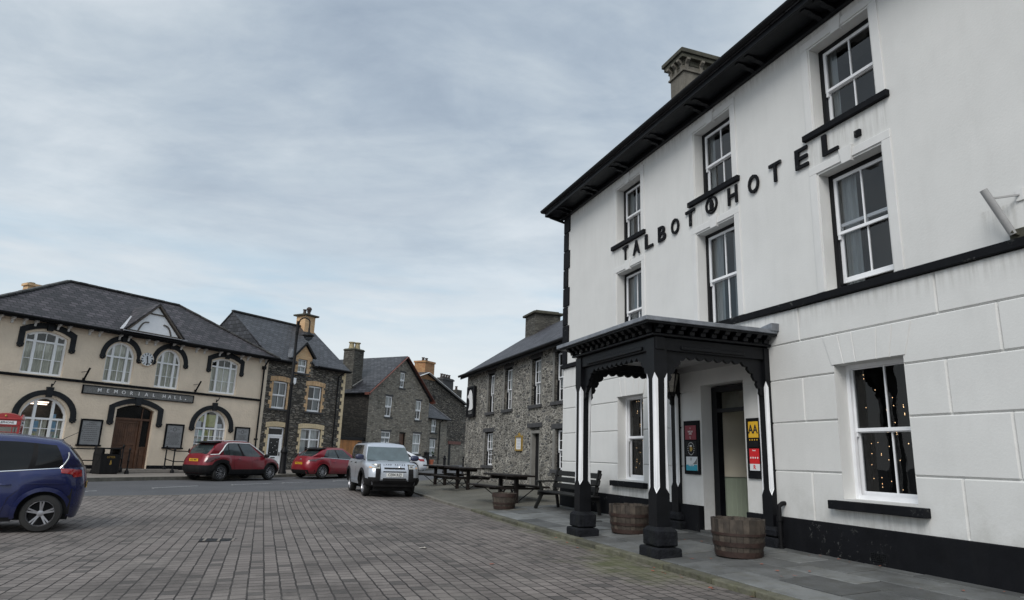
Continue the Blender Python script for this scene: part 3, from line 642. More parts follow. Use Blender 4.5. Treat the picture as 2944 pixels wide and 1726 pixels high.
# raised surrounds and keystones on the upper windows
for (a, b, c, d) in W2+W1:
    sr = MB()
    lo = c if c > 4.5 else 3.96; p = .17
    sr.box(a-p, a-.025, -.022, .05, lo, d+.03); sr.box(b+.025, b+p, -.022, .05, lo, d+.03); sr.box(a-p, b+p, -.0225, .05, d+.03, d+.16)
    m_ = (a+b)/2
    sr.build('window_surround', M['render2'], hotel, bevel=.006)
    MB().prism([(m_-.085, d-.03), (m_+.085, d-.03), (m_+.125, d+.22), (m_-.125, d+.22)], -.045, .05).build('keystone', M['render2'], hotel, bevel=.006)
for k, (a, b, c, d) in enumerate(W2):
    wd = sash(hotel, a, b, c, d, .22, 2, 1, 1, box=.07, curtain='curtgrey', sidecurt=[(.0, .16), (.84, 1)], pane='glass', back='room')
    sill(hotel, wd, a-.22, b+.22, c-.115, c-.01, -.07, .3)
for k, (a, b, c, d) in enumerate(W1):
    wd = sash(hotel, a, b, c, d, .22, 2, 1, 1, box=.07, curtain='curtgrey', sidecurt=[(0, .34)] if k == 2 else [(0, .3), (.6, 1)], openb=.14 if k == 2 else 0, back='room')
for (a, b, c, d) in (G1, G3, GX[0]):
    wd = sash(hotel, a+.02, b+.03, c+.03, d-.01, .27, 2, 1, 1, fw=.055, pane='dglass', back='dark', split=.5)
    f = MB(); f.box(a, a+.06, .22, .27, c, d); f.box(b-.04, b, .22, .27, c, d); f.box(a+.06, b-.04, .225, .269, c, c+.06); f.box(a+.06, b-.04, .225, .269, d-.05, d); f.build('frame', M['whitewood'], hotel, wd)
    sill(hotel, wd, a-.19, b+.16, c-.15, c-.03, -.12, .4)
# door with fanlight, open; hallway
dw = MB(); a, b = DX0+.03, DX1-.02
dw.box(a, a+.16, .22, .34, 0, 2.78); dw.box(b-.1, b, .22, .34, 0, 2.78); dw.box(a+.16, b-.1, .22, .34, 2.68, 2.78); dw.box(a+.16, b-.1, .225, .335, 2.30, 2.37)
dframe = dw.build('door_frame', M['blackwood'], hotel)
MB().add([(a+.16, .28, 2.37), (b-.1, .28, 2.37), (b-.1, .28, 2.68), (a+.16, .28, 2.68)], [(0, 1, 2, 3)]).build('fanlight', M['dglass'], hotel, dframe, fixn=False)
dl_ = MB().box(b-.15, b-.10, .345, 1.2, .17, 2.29).build('door_leaf', M['blackwood'], hotel, dframe)
MB().tube([(b-.16, 1.1, 1.05), (b-.2, 1.1, 1.05), (b-.2, 1.0, 1.05)], .012).build('handle', M['chrome'], hotel, dl_)
hh = MB(); hh.add([(a-.1, .345, .1), (b+.9, .345, .1), (b+.9, 1.9, .1), (a-.1, 1.9, .1), (a-.1, .345, 2.8), (b+.9, .345, 2.8), (b+.9, 1.9, 2.8), (a-.1, 1.9, 2.8)], [(2, 3, 7, 6), (4, 5, 6, 7), (3, 0, 4, 7), (1, 2, 6, 5)])
hh.box(a-.1, a+.06, .345, 1.15, .1, 2.8)
hh.build('hallway', M['hallw'], hotel, fixn=True)
wn = MB().box(a+.06, a+.075, .345, 1.16, .1, 1.12)
for i in range(8): wn.box(a+.075, a+.08, .36+i*.1, .365+i*.1, .12, 1.08)
wn.box(a-.1, b+.9, 1.885, 1.9, .1, 1.12); wn.build('hallway_panelling', M['wains'], hotel)
MB().box(a+.06, a+.10, .345, 1.16, 1.12, 1.18).build('dado_rail', M['hallw'], hotel)
MB().box(a-.1, b+.9, .345, 1.9, .05, .165).build('hallway_floor', M['dark'], hotel)
pf_ = MB(); pf_.box(6.6, 6.9, 1.86, 1.89, 1.75, 2.15); pf_.box(6.6, 6.9, 1.86, 1.89, 1.25, 1.6); pf_.build('picture_frame', M['dark'], hotel)
MB().box(DX0+.02, DX1-.02, -.12, .34, .0, .165).build('doorstep', M['flag'], hotel, bevel=.01)
# eaves: soffit, fascia, gutter, paired brackets
ev = MB().box(-.30, HL+.4, -.52, .1, 8.47, 8.52); ev.box(-.30, HL+.4, -.56, -.52, 8.44, 8.60); ev.box(-.30, HL, -.085, .0, 8.36, 8.47); ev.box(-.32, -.29, -.54, 2, 8.44, 8.6); ev.box(-.30, 0, .1, 2, 8.47, 8.5)
eav = ev.build('eaves', M['blackwood'], hotel, bevel=.01)
br = MB(); x = .35
while x < HL:
    for dx in (0, .26):
        br.prism([(-.03, 8.37), (-.10, 8.375), (-.14, 8.40), (-.26, 8.41), (-.34, 8.445), (-.46, 8.45), (-.46, 8.48), (-.03, 8.48)], x+dx, x+dx+.09, 'yz')
    x += 1.62
split_build(br, 'eaves_bracket', M['blackwood'], hotel)
gt = MB(); gt.grid(lambda u, v: (-.36+u*(HL+.76), -.62-.07*cos(PI*v), 8.63-.075*sin(PI*v)), 1, 8); gt.tube([(-.36, -.62, 8.63), (-.36, -.621, 8.631)], .07)
gt.build('gutter', M['blackiron'], hotel, eav, fixn=False)
MB().tube([(-.25, -.55, 8.55), (-.22, -.4, 8.42), (-.16, .05, 8.30), (-.16, .12, 8.2), (-.16, .12, .3)], .04).build('downpipe', M['blackiron'], hotel)
rf = MB(); roof_planes(rf, [[(-.36, -.6, 8.60), (HL+.5, -.6, 8.60), (HL+.5, HD/2, 11.0), (-.36, HD/2, 11.0)], [(-.36, HD+.6, 8.60), (HL+.5, HD+.6, 8.60), (HL+.5, HD/2, 11.0), (-.36, HD/2, 11.0)]], .06)
roofo = rf.build('roof', M['slate2'], hotel)
def fancy_chimney(x0_, x1_, y0_, y1_, zb, zt, mat, root, parent):
    c = MB().box(x0_, x1_, y0_, y1_, zb, zt-.45)
    c.box(x0_-.05, x1_+.05, y0_-.05, y1_+.05, zt-.66, zt-.60)
    ch = c.build('chimney', M[mat], root, parent, bevel=.01)
    k = MB().box(x0_-.13, x1_+.13, y0_-.13, y1_+.13, zt-.30, zt-.18); k.box(x0_-.18, x1_+.18, y0_-.18, y1_+.18, zt-.18, zt-.06); k.box(x0_-.12, x1_+.12, y0_-.12, y1_+.12, zt-.06, zt); k.box(x0_-.02, x1_+.02, y0_-.02, y1_+.02, zt-.46, zt-.3)
    k.build('chimney_cap', M['chimcap'], root, ch, bevel=.012)
    b = MB()
    for sx_ in (x0_, x1_):
        sg = -1 if sx_ == x0_ else 1; n = 3
        for i in range(n): yy = y0_+.08+(y1_-y0_-.16)*i/(n-1); b.prism([(sx_, zt-.6), (sx_+sg*.04, zt-.6), (sx_+sg*.05, zt-.44), (sx_+sg*.15, zt-.36), (sx_+sg*.15, zt-.30), (sx_, zt-.30)], yy-.05, yy+.05)
    for i in range(3): xx = x0_+.08+(x1_-x0_-.16)*i/2; b.prism([(y0_, zt-.6), (y0_-.04, zt-.6), (y0_-.05, zt-.44), (y0_-.15, zt-.36), (y0_-.15, zt-.30), (y0_, zt-.30)], xx-.05, xx+.05, 'yz')
    split_build(b, 'cap_bracket', M['chimrender'], root, ch); return ch
fancy_chimney(2.62, 3.28, 2.05, 3.15, 9.4, 12.62, 'chimrender', hotel, roofo)
# lettering
for s, xa, xb in (('T', 3.52, 3.77), ('A', 4.01, 4.32), ('L', 4.56, 4.90), ('B', 5.12, 5.42), ('O', 5.64, 5.93), ('T', 6.18, 6.50), ('H', 7.56, 7.83), ('O', 8.14, 8.42), ('T', 8.69, 8.98), ('E', 9.31, 9.59), ('L', 9.89, 10.20)):
    mb = MB(); addtext(mb, s, .70, 0, 0, 0, .03, .010); lo = min(v.x for v in mb.v); hi = max(v.x for v in mb.v); z0_ = min(v.z for v in mb.v); z1_ = max(v.z for v in mb.v)
    k = (xb-xa)/(hi-lo); kz = .35/(z1_-z0_); mb.v = [Vector((xa-.01+(v.x-lo)*k, v.y-.03, 6.10+(v.z-z0_)*kz)) for v in mb.v]; o = mb.build('letter', M['black'], hotel, fixn=False); o['label'] = 'raised black letter '+s
MB().box(10.50, 10.60, -.045, .01, 6.14, 6.24).build('letter', M['black'], hotel)['label'] = 'raised black full stop'
em = MB(); ec = (7.03, 6.315)
em.add([(ec[0]+r_*cos(2*PI*i/28), y_, ec[1]+r_*sin(2*PI*i/28)) for (r_, y_) in ((.18, 0), (.18, -.04), (.145, -.04), (.145, 0)) for i in range(28)], [(k*28+i, k*28+(i+1) % 28, (k+1)*28+(i+1) % 28, (k+1)*28+i) for k in range(3) for i in range(28)])
em.prism([(ec[0]+x*.85, ec[1]+z*.85) for x, z in ((-.10, -.13), (.11, -.13), (.11, -.10), (.05, -.09), (.07, .0), (.03, .11), (-.02, .16), (-.10, .13), (-.10, .10), (-.04, .07), (-.06, -.02), (-.05, -.09), (-.10, -.10))], -.035, 0)
em.build('hound_emblem', M['black'], hotel)
# air brick
ab = MB(); 
for i in range(9): ab.box(10.17+i*.03, 10.178+i*.03, -.06, -.05, .17, .27)
for i in range(5): ab.box(10.17, 10.42, -.062, -.05, .17+i*.024, .176+i*.024)
ab.build('air_brick', M['baseblk'], hotel)

# flagpole socket on the wall
fp = thing('flagpole_socket', 'white angled flagpole tube on a bracket, on the upper hotel wall at the right edge', 'flagpole holder', HOT, (12.55, 0, 3.97))
MB().tube([(12.52, -.06, 4.0), (12.425, -.31, 4.53)], .042, 16).build('tube', M['greymetal'], fp, smooth=True)
MB().bar((12.45, -.26, 4.42), (12.62, -.01, 4.45), .02).build('stay', M['greymetal'], fp)
MB().box(12.46, 12.66, -.03, 0, 3.95, 4.06).bar((12.55, -.02, 4.0), (12.52, -.1, 4.03), .05).build('foot', M['chimcap'], fp)
MB().box(12.58, 12.66, -.02, 0, 4.38, 4.52).build('wall_plate', M['render2'], fp)

# ------------------------------------------------------------------ entrance porch
po = thing('entrance_porch', 'black timber porch with white chamfers, scalloped beams and a lead roof, over the hotel door', 'porch', HOT, (7.0, -1.1, .06))
pw = .23; XL, XR, YF, YB = 5.53, 8.16, -2.22, -.10
def post(x, y, deep, strips):
    z0_, z1_, za, zb = .40, 3.26, .95, 2.64; pf0 = .12+.057*y; y1 = y+deep; x1 = x+pw; c = .062 if deep > .2 else .05
    def ring(cut, e=0):
        return [(x+cut, y), (x1-cut, y), (x1, y+cut), (x1, y1-cut), (x1-cut, y1), (x+cut, y1), (x, y1-cut), (x, y+cut)]
    lv = [(z0_, 0.0), (za-.07, 0.0), (za+.02, c), (zb-.02, c), (zb+.08, 0.0), (z1_, 0.0)]; vs = []; fs = []
    for z, cut in lv: vs += [(a, b, z) for a, b in ring(cut)]
    for k in range(len(lv)-1): fs += [(k*8+i, k*8+(i+1) % 8, (k+1)*8+(i+1) % 8, (k+1)*8+i) for i in range(8)]
    fs += [tuple(range(8)), tuple(40+i for i in range(8))]
    p = MB().add(vs, fs).build('post', M['blackwood'], po)
    s_ = MB()
    corners = {'fr': ((x1-c, y), (x1, y+c)), 'fl': ((x+c, y), (x, y+c)), 'br': ((x1-c, y1), (x1, y1-c)), 'bl': ((x+c, y1), (x, y1-c))}
    for k in strips:
        (ax, ay), (bx, by) = corners[k]; m_ = ((ax+bx)/2, (ay+by)/2); n = Vector((m_[0]-(x+x1)/2, m_[1]-(y+y1)/2, 0)); n = Vector((math.copysign(.7, n.x), math.copysign(.7, n.y), 0))*.005
        cor = (x1 if 'r' in k else x, y if 'f' in k else y1)
        P = [Vector((ax, ay, za+.03)), Vector((bx, by, za+.03)), Vector((bx, by, zb-.03)), Vector((ax, ay, zb-.03)), Vector((*cor, za-.06))*.86+Vector((*m_, za-.06))*.14, Vector((*cor, zb+.07))*.86+Vector((*m_, zb+.07))*.14]
        P = [q+n for q in P]; s_.add(P+[q-n*1.6 for q in P], [(4, 1, 2, 5, 3, 0), (6, 9, 11, 8, 7, 10)])
    s_.build('chamfer_strip', M['whitewood'], po, p, fixn=False)
    b = MB().box(x-.09, x1+.10, y-.06, y1+.07, pf0+.15, .36); b.add([(x-.09, y-.06, .36), (x1+.10, y-.06, .36), (x1+.10, y1+.07, .36), (x-.09, y1+.07, .36), (x-.02, y-.02, .415), (x1+.03, y-.02, .415), (x1+.03, y1+.03, .415), (x-.02, y1+.03, .415)], [(0, 1, 5, 4), (1, 2, 6, 5), (2, 3, 7, 6), (3, 0, 4, 7), (4, 5, 6, 7)])
    bo = b.build('stone_base', M['baseblk'], po, p, bevel=.03, seg=3)
    MB().box(x-.14, x1+.16, y-.10, y1+.10, pf0-.12, pf0+.14).build('foot_stone', M['baseblk'], po, p, bevel=.035, seg=3)
post(XL, YF, pw, ('fr', 'fl', 'br', 'bl')); post(XR, YF, pw, ('fr', 'fl', 'br', 'bl')); post(XL, YB, .16, ('fr', 'fl')); post(XR, YB, .16, ('fr', 'fl'))
def scallop(L, h0=.10, r=.09, ends=.42):
    """profile below a beam: quarter brackets at the ends, scallops between; list of (s, dz)"""
    pts = []
    br_ = [(0, -.56), (.03, -.60), (.07, -.55), (.06, -.48), (.10, -.46), (.13, -.40), (.11, -.36), (.16, -.34), (.20, -.27), (.19, -.24), (.25, -.22), (.30, -.16), (.29, -.13), (.36, -.12), (ends, -.05)]
    pts += br_; n = max(3, round((L-2*ends)/.17)); st_ = (L-2*ends)/n
    for i in range(n):
        for k in range(1, 7): t = k/7; pts.append((ends+st_*(i+t), -.04-.06*sin(PI*t)))
        if i < n-1: pts.append((ends+st_*(i+1), -.04))
    pts += [(L-a, b) for a, b in br_[::-1]]; return pts
def fret(xa, xb, y, plane, ya):
    L = xb-xa; pr = scallop(L); poly = [(xa+a, 2.97+b) for a, b in pr]+[(xb, 3.0), (xa, 3.0)]
    mb = MB().prism(poly, ya, ya+.06, plane).shift(.09)
    return mb.build('scalloped_fretwork', M['blackwood'], po)
fret(XL+pw, XR, 0, 'xz', YF+.07); fret(YF+pw, YB, 0, 'yz', XR+.10); fret(YF+pw, YB, 0, 'yz', XL+.10)
bmn = MB(); bmn.box(XL-.02, XR+pw+.02, YF+.02, YF+pw-.04, 2.96, 3.17); bmn.box(XR+.03, XR+pw-.02, YF+pw, 0, 2.96, 3.17); bmn.box(XL+.03, XL+pw-.02, YF+pw, 0, 2.96, 3.17)
bmn.box(XL+.5, XR-.15, YF-.01, YF+.02, 2.99, 3.05); bmn.box(XR+pw-.02, XR+pw+.01, YF+.5, -.5, 2.99, 3.05)
bmn.shift(.11); bmn.build('beam', M['blackwood'], po, bevel=.012)
co = MB(); co.box(XL-.06, XR+pw+.06, YF-.06, 0, 3.17, 3.21); co.box(XL-.26, XR+pw+.22, YF-.24, 0, 3.325, 3.36); co.shift(.115); co.build('cornice', M['blackwood'], po, bevel=.008)
dn = MB(); n = 15
def dent(p0, d, out):
    # p0 on the beam face, out = outward unit vector
    w2 = .045; a = Vector(p0); o_ = Vector((out[0], out[1], 0)); t_ = Vector((d[0], d[1], 0)); pr = [(0, 3.25), (.05, 3.25), (.06, 3.30), (.12, 3.315), (.14, 3.35), (.17, 3.365), (0, 3.365)]
    vs = [a+o_*q+t_*(s*w2)+Vector((0, 0, z-a.z-.04)) for s in (-1, 1) for q, z in pr]; k = len(pr)
    dn.add(vs, [tuple(range(k)), tuple(range(2*k-1, k-1, -1))]+[(i, (i+1) % k, (i+1) % k+k, i+k) for i in range(k)])
for i in range(14): dent((XL+.02+(XR+pw-XL-.04)*i/13, YF-.05, 3.2), (1, 0), (0, -1))
for i in range(11):
    y = YF+.02+(0-YF-.15)*i/10; dent((XR+pw+.05, y, 3.2), (0, 1), (1, 0)); dent((XL-.05, y, 3.2), (0, 1), (-1, 0))
dn.shift(.115); split_build(dn, 'cornice_bracket', M['blackwood'], po)
rp = MB(); xa, xb, yf = XL-.32, XR+pw+.25, YF-.28
rp.box(xa, xb, yf, -.02, 3.36, 3.43)
rp.add([(xa+.02, yf+.02, 3.431), (xb-.02, yf+.02, 3.431), (xb-.02, 0, 3.431), (xa+.02, 0, 3.431), (xa+.5, yf+.6, 3.46), (xb-.5, yf+.6, 3.46), (xb-.5, 0, 3.47), (xa+.5, 0, 3.47)], [(0, 1, 5, 4), (1, 2, 6, 5), (3, 0, 4, 7), (4, 5, 6, 7)])
rp.prism([(xb-.5, 3.435), (xb+.02, 3.40), (xb+.03, 3.53), (xb-.2, 3.50)], -.16, 0)
rp.prism([(xa+.5, 3.435), (xa-.02, 3.40), (xa-.03, 3.53), (xa+.2, 3.50)], -.16, 0)
rp.shift(.115); rp.build('lead_roof', M['lead'], po, bevel=.008)
MB().box(XL+.1, XR+.2, YF+.1, -.001, 3.20, 3.22).build('ceiling', M['ceil'], po)
cm = MB(); 
for i in range(7): cm.box(XL+.1, XR+.2, YF+.45+i*.3, YF+.455+i*.3, 3.195, 3.201)
cm.box(XL+pw, XR, -.06, 0, 3.1, 3.20); cm.build('ceiling_bead', M['ceil'], po)

# lantern under the porch
ln = thing('wall_lantern', 'black glazed coach lantern hanging on a bracket left of the hotel door', 'lantern', HOT, (5.95, -.35, 2.6))
def lantern(root, x, y, z, s=1., mi='blackiron'):
    k = MB().lathe([(.03*s, z+.40*s), (.05*s, z+.34*s), (.13*s, z+.29*s), (.14*s, z+.27*s)], (x, y, 0), 6); k.lathe([(.06*s, z-.08*s), (.075*s, z-.03*s), (.07*s, z-.02*s)], (x, y, 0), 6); k.lathe([(.01, z+.40*s), (.028*s, z+.44*s), (.01, z+.50*s)], (x, y, 0), 8)
    for i in range(6): t = 2*PI*i/6; k.bar((x+.07*s*cos(t), y+.07*s*sin(t), z-.02*s), (x+.135*s*cos(t), y+.135*s*sin(t), z+.28*s), .014*s)
    k.lathe([(.01, z-.2*s), (.04*s, z-.14*s), (.02*s, z-.08*s)], (x, y, 0), 8)
    k.build('cage', M[mi], root)
    MB().lathe([(.062*s, z-.02*s), (.125*s, z+.275*s)], (x, y, 0), 6).build('glazing', M['lamp_clear'], root, fixn=False)
lantern(ln, 6.0, -.36, 2.72, 1.2)
MB().tube([(5.68, -.10, 3.0), (5.78, -.16, 3.12), (5.90, -.28, 3.26), (5.98, -.34, 3.30), (6.0, -.36, 3.2)], .018).box(5.60, 5.70, -.125, -.10, 2.8, 3.1).build('bracket', M['blackiron'], ln)
# black board of award plaques, left of the door
def board(xa, xb, za, zb, label, grp=None):
    t = thing('plaque_board', label, 'sign board', HOT, ((xa+xb)/2, 0, za), grp)
    MB().box(xa, xb, -.035, -.001, za, zb).build('backing_board', M['black'], t, bevel=.006); return t
def plate(t, xa, xb, za, zb, mat, name='plaque', y=-.045): return MB().box(xa, xb, y, -.034, za, zb).build(name, M[mat], t, bevel=.003)
xL = 5.90
t = board(xL, xL+.50, 1.14, 2.15, 'tall black board with crimson, black and turquoise plaques, left of the hotel door')
p = plate(t, xL+.06, xL+.42, 1.79, 2.06, 'crimson'); mb = MB(); addtext(mb, 'WELSH', .05, xL+.24, -.047, 1.94, .003); addtext(mb, 'INN', .05, xL+.24, -.047, 1.90, .003); addtext(mb, 'i', .06, xL+.24, -.047, 2.01, .003); addtext(mb, 'L', .07, xL+.24, -.047, 1.83, .003); mb.build('lettering', M['txtw'], t, p, fixn=False)
p = plate(t, xL+.07, xL+.43, 1.49, 1.76, 'blackwood'); mb = MB()
for i in range(20):
    th = 2*PI*i/20; mb.box(xL+.25+.10*cos(th)-.007, xL+.25+.10*cos(th)+.007, -.0475, -.044, 1.62+.115*sin(th)-.007, 1.62+.115*sin(th)+.007)
mb.build('badge_ring', M['txtw'], t, p); MB().box(xL+.215, xL+.275, -.048, -.044, 1.57, 1.66).box(xL+.275, xL+.295, -.048, -.044, 1.59, 1.64).build('beer_glass_badge', M['gold'], t, p); MB().box(xL+.213, xL+.277, -.049, -.044, 1.66, 1.685).build('beer_foam', M['txtw'], t, p)
p = plate(t, xL+.08, xL+.44, 1.21, 1.47, 'paper'); MB().box(xL+.081, xL+.439, -.048, -.044, 1.211, 1.32).build('lower_band', M['teal'], t, p); mb = MB(); addtext(mb, 'VISITOR', .05, xL+.25, -.049, 1.31, .003, .001); mb.build('lettering', M['txtw'], t, p, fixn=False); mb = MB(); mb.prism([(xL+.30, 1.33), (xL+.43, 1.33), (xL+.43, 1.44), (xL+.40, 1.40), (xL+.36, 1.37)], -.0475, -.044); addtext(mb, 'O', .07, xL+.24, -.047, 1.42, .003); mb.build('emblem', M['signgrey'], t, p, fixn=False)
xR = 7.76
t = board(xR, xR+.50, 1.13, 2.13, 'black board with yellow AA plaque above a red one, right of the hotel door')
p = plate(t, xR+.07, xR+.31, 1.80, 2.07, 'yellow'); mb = MB(); addtext(mb, 'AA', .20, xR+.19, -.047, 1.935, .004, .004, .85); mb.build('lettering', M['txt'], t, p, fixn=False)
p = plate(t, xR+.07, xR+.31, 1.64, 1.79, 'blackwood'); mb = MB()
for i in range(4): mb.lathe([(.014, -.048), (.014, -.044)], (xR+.10+i*.06, 0, 1.765), 5, 'y')
mb.build('rating_star', M['yellow'], t, p)
p = plate(t, xR+.07, xR+.31, 1.37, 1.62, 'red'); mb = MB()
for i in range(4): mb.lathe([(.017, -.048), (.017, -.044)], (xR+.105+i*.057, 0, 1.47), 5, 'y')
addtext(mb, 'Hotel', .035, xR+.19, -.047, 1.59, .003); mb.build('lettering', M['txtw'], t, p, fixn=False)
p = plate(t, xR+.07, xR+.31, 1.26, 1.37, 'paper'); mb = MB(); addtext(mb, 'R', .10, xR+.19, -.047, 1.315, .003, .002); mb.build('emblem', M['red'], t, p, fixn=False)
# vent pipe beside the porch
t = thing('vent_pipe', 'short black bent waste pipe against the plinth, beside the right rear porch post', 'pipe', HOT, (8.56, -.12, .1))
MB().tube([(8.56, -.12, .1), (8.56, -.12, .66), (8.56, -.12, .74), (8.56, -.05, .78), (8.56, -.0, .78)], .035, 12).lathe([(.05, .10), (.05, .16)], (8.56, -.12, 0), 12).lathe([(.05, .52), (.05, .58)], (8.56, -.12, 0), 12).build('pipe', M['blackiron'], t, smooth=True)
# fairy lights
def fairy(xa, xb, za, zb, label, n, seed):
    rnd = random.Random(seed); t = thing('fairy_lights', label, 'fairy lights', HOT, ((xa+xb)/2, .3, za)); wv = MB(); bl = MB(); k = 0
    for i in range(7):
        x = xa+.06+(xb-xa-.12)*i/6; pts = [(x+rnd.uniform(-.03, .03), .44+rnd.uniform(-.02, .02), zb-.02-(zb-za)*j/9) for j in range(10)]; wv.tube(pts, .0018, 4)
        for j in range(n):
            a = rnd.uniform(0, 8.99); q = int(a); f = a-q; P = Vector(pts[q])*(1-f)+Vector(pts[q+1])*f; s = .0048; bl.lathe([(.001, -s), (s, 0), (.001, s)], P, 6)
    wv.build('cable', M['trim'], t); bl.build('bulbs', M['bulb'], t)
fairy(G3[0]+.06, G3[1]-.06, 1.0, 2.78, 'tiny warm lights strung behind the large ground-floor window nearest the camera', 8, 3)
fairy(G1[0]+.06, G1[1]-.06, 1.0, 2.76, 'tiny warm lights strung behind the ground-floor window left of the porch', 8, 5)

# ------------------------------------------------------------------ half-barrel planters
def barrel(label, fr, x, y, z, r=.36, h=.46, taper=.84, hoops=((.30, .04), (.58, .09), (.92, .10)), sc_=1., plant=True):
    t = thing('barrel_planter', label, 'planter', fr, (x, y, z), 'half-barrel planters'); n = 26; mb = MB()
    def rr(v): return r*(taper+(1-taper)*sin(min(1, v*1.05)*PI/2))
    for i in range(n):
        a0 = 2*PI*i/n+.006; a1 = 2*PI*(i+1)/n-.006; dr = random.uniform(-.003, .003); hh_ = h+random.uniform(-.006, .006); vs = []
        for v in (0, .25, .5, .75, 1):
            for a_, q in ((a0, 0), (a1, 0), (a1, -.028), (a0, -.028)): vs.append((x+(rr(v)+q+dr)*cos(a_), y+(rr(v)+q+dr)*sin(a_), z+hh_*v))
        fs = [(k*4+j, k*4+(j+1) % 4, k*4+4+(j+1) % 4, k*4+4+j) for k in range(4) for j in range(4)]+[(3, 2, 1, 0), (16, 17, 18, 19)]
        mb.add(vs, fs)
    mb.build('staves', M['staves'], t)
    for (v0, dv) in hoops:
        v1 = v0-dv; hb = MB(); hb.lathe([(rr(v1)+.002, z+h*v1), (rr(v1)+.011, z+h*v1), (rr(v0)+.011, z+h*v0), (rr(v0)+.002, z+h*v0)], (x, y, 0), 40, cap=False); hb.build('hoop', M['hoop'], t, smooth=True)
    MB().lathe([(rr(0)-.02, z+.02), (rr(.62)-.03, z+h*.62), (.01, z+h*.64)], (x, y, 0), 26).build('soil', M['soil'], t); return t
barrel('weathered wooden half-barrel planter in front of the hotel door, nearest the camera', HOT, 8.80, -1.1, pz(-1.1), .385, .52, hoops=((.15, .15), (.40, .12), (.64, .07)))
barrel('brown half-barrel planter behind the porch, between its two left posts', HOT, 5.80, -1.2, pz(-1.2), .385, .50, hoops=((.14, .14), (.38, .1), (.70, .12)))
b3 = barrel('reddish slumped half-barrel planter by the kerb, in front of a picnic table', HOT, .12, -1.7, pz(-1.7), .32, .40, .82, hoops=((1.0, .24), (.42, .12), (.2, .2)))

# ------------------------------------------------------------------ timber bench against the hotel wall
bn_ = thing('garden_bench', 'dark slatted timber garden bench with armrests, left of the porch against the hotel', 'bench', HOT, (1.7, -.6, .07))
bx0, bx1, by, bz = .40, 3.0, -.92, .07
def bp(mb, a, b, w_, h_): return mb.bar(a, b, w_, h_)
se = MB()
for i in range(4): se.box(bx0, bx1, by+.04+i*.13, by+.155+i*.13, bz+.42, bz+.455)
se.build('seat', M['bench'], bn_, bevel=.006)
bk = MB()
for i in range(3): zc = bz+.60+i*.155; yc = by+.50+i*.035; bk.box(bx0, bx1, -.015, .015, -.062, .062, Matrix.Translation((0, yc, zc)) @ Matrix.Rotation(R(-16), 4, 'X'))
bk.build('backrest', M['bench'], bn_, bevel=.006)
for x in (bx0+.12, bx1-.12):
    MB().bar((x, by+.46, bz+.40), (x, by+.60, bz+1.04), .06, .08).build('back_upright', M['bench'], bn_, bevel=.006)
    MB().bar((x, by+.14, bz+.42), (x, by-.06, bz), .055, .09).build('leg', M['bench'], bn_, bevel=.006)
    MB().bar((x, by+.52, bz+.50), (x, by+.60, bz), .055, .09).build('leg', M['bench'], bn_, bevel=.006)
    MB().box(x-.03, x+.03, by+.0, by+.56, bz+.34, bz+.42).build('side_rail', M['bench'], bn_, bevel=.006)
    MB().bar((x, by+.12, bz+.44), (x, by+.05, bz+.68), .05, .08).bar((x, by-.06, bz+.685), (x, by+.50, bz+.70), .09, .04).build('armrest', M['bench'], bn_, bevel=.006)
# small pot under the bench
t = thing('grey_pot', 'small round grey pot standing under the bench', 'pot', HOT, (1.9, -.3, .1)); MB().lathe([(.10, .12), (.17, .22), (.18, .36), (.15, .44), (.165, .47), (.14, .47), (.13, .42)], (1.9, -.3, -.02), 20).build('pot_body', M['lead'], t, smooth=True)

# ------------------------------------------------------------------ picnic tables
def picnic(label, xa, ya, xb, yb, zt=.78):
    """centre posts at a and b (hotel frame)"""
    z0_ = min(yz(xa, ya), yz(xb, yb)); cxm, cym = (xa+xb)/2, (ya+yb)/2; th = math.atan2(yb-ya, xb-xa); L = math.hypot(xb-xa, yb-ya)/2
    fr = Frame(*HOT.w(cxm, cym).xy, math.degrees(HOT.a+th), z0_); t = thing('picnic_table', label, 'picnic table', fr, (0, 0, 0), 'picnic tables on the grit yard')
    top = MB()
    for i in range(5): top.box(-L-.45, L+.45, -.37+i*.15, -.37+i*.15+.138, zt-.05, zt)
    top.build('tabletop', M['picnic'], t, bevel=.005)
    ap = MB().box(-L-.03, L+.03, -.03, .03, zt-.16, zt-.051); 
    for x in (-L, L): ap.box(x-.03, x+.03, -.34, .34, zt-.14, zt-.052)
    ap.build('table_frame', M['picnic'], t)
    for x in (-L, L): MB().box(x-.05, x+.05, -.05, .05, -.05, zt-.141).build('leg', M['picnic'], t)
    for s in (-1, 1):
        b = MB(); 
        for i in range(2): b.box(-L-.4, L+.4, s*.74-.145+i*.15, s*.74-.01+i*.15, .43, .475)
        b.build('bench_seat', M['picnic'], t, bevel=.005)
    for x in (-L, L):
        c = MB().box(x-.025, x+.025, -.86, .86, .37, .429); c.build('seat_bearer', M['picnic'], t)
        d = MB(); 
        for s in (-1, 1): d.bar((x+.03, s*.55, .38), (x+.03, s*.04, .04), .022); d.bar((x, 0, .08), (0, 0, .38) if False else (x*.35, s*.02, .37), .02)
        d.build('steel_brace', M['blackiron'], t)
    return t
picnic('dark timber picnic table farthest left, beside the silver car', -10.5, -1.0, -9.7, -.80)
picnic('dark timber picnic table, the middle one, in front of the low pub window', -7.35, -.93, -6.4, -.80)
picnic('dark timber picnic table nearest the bench, behind the reddish planter', -2.1, -1.05, -1.15, -.90)


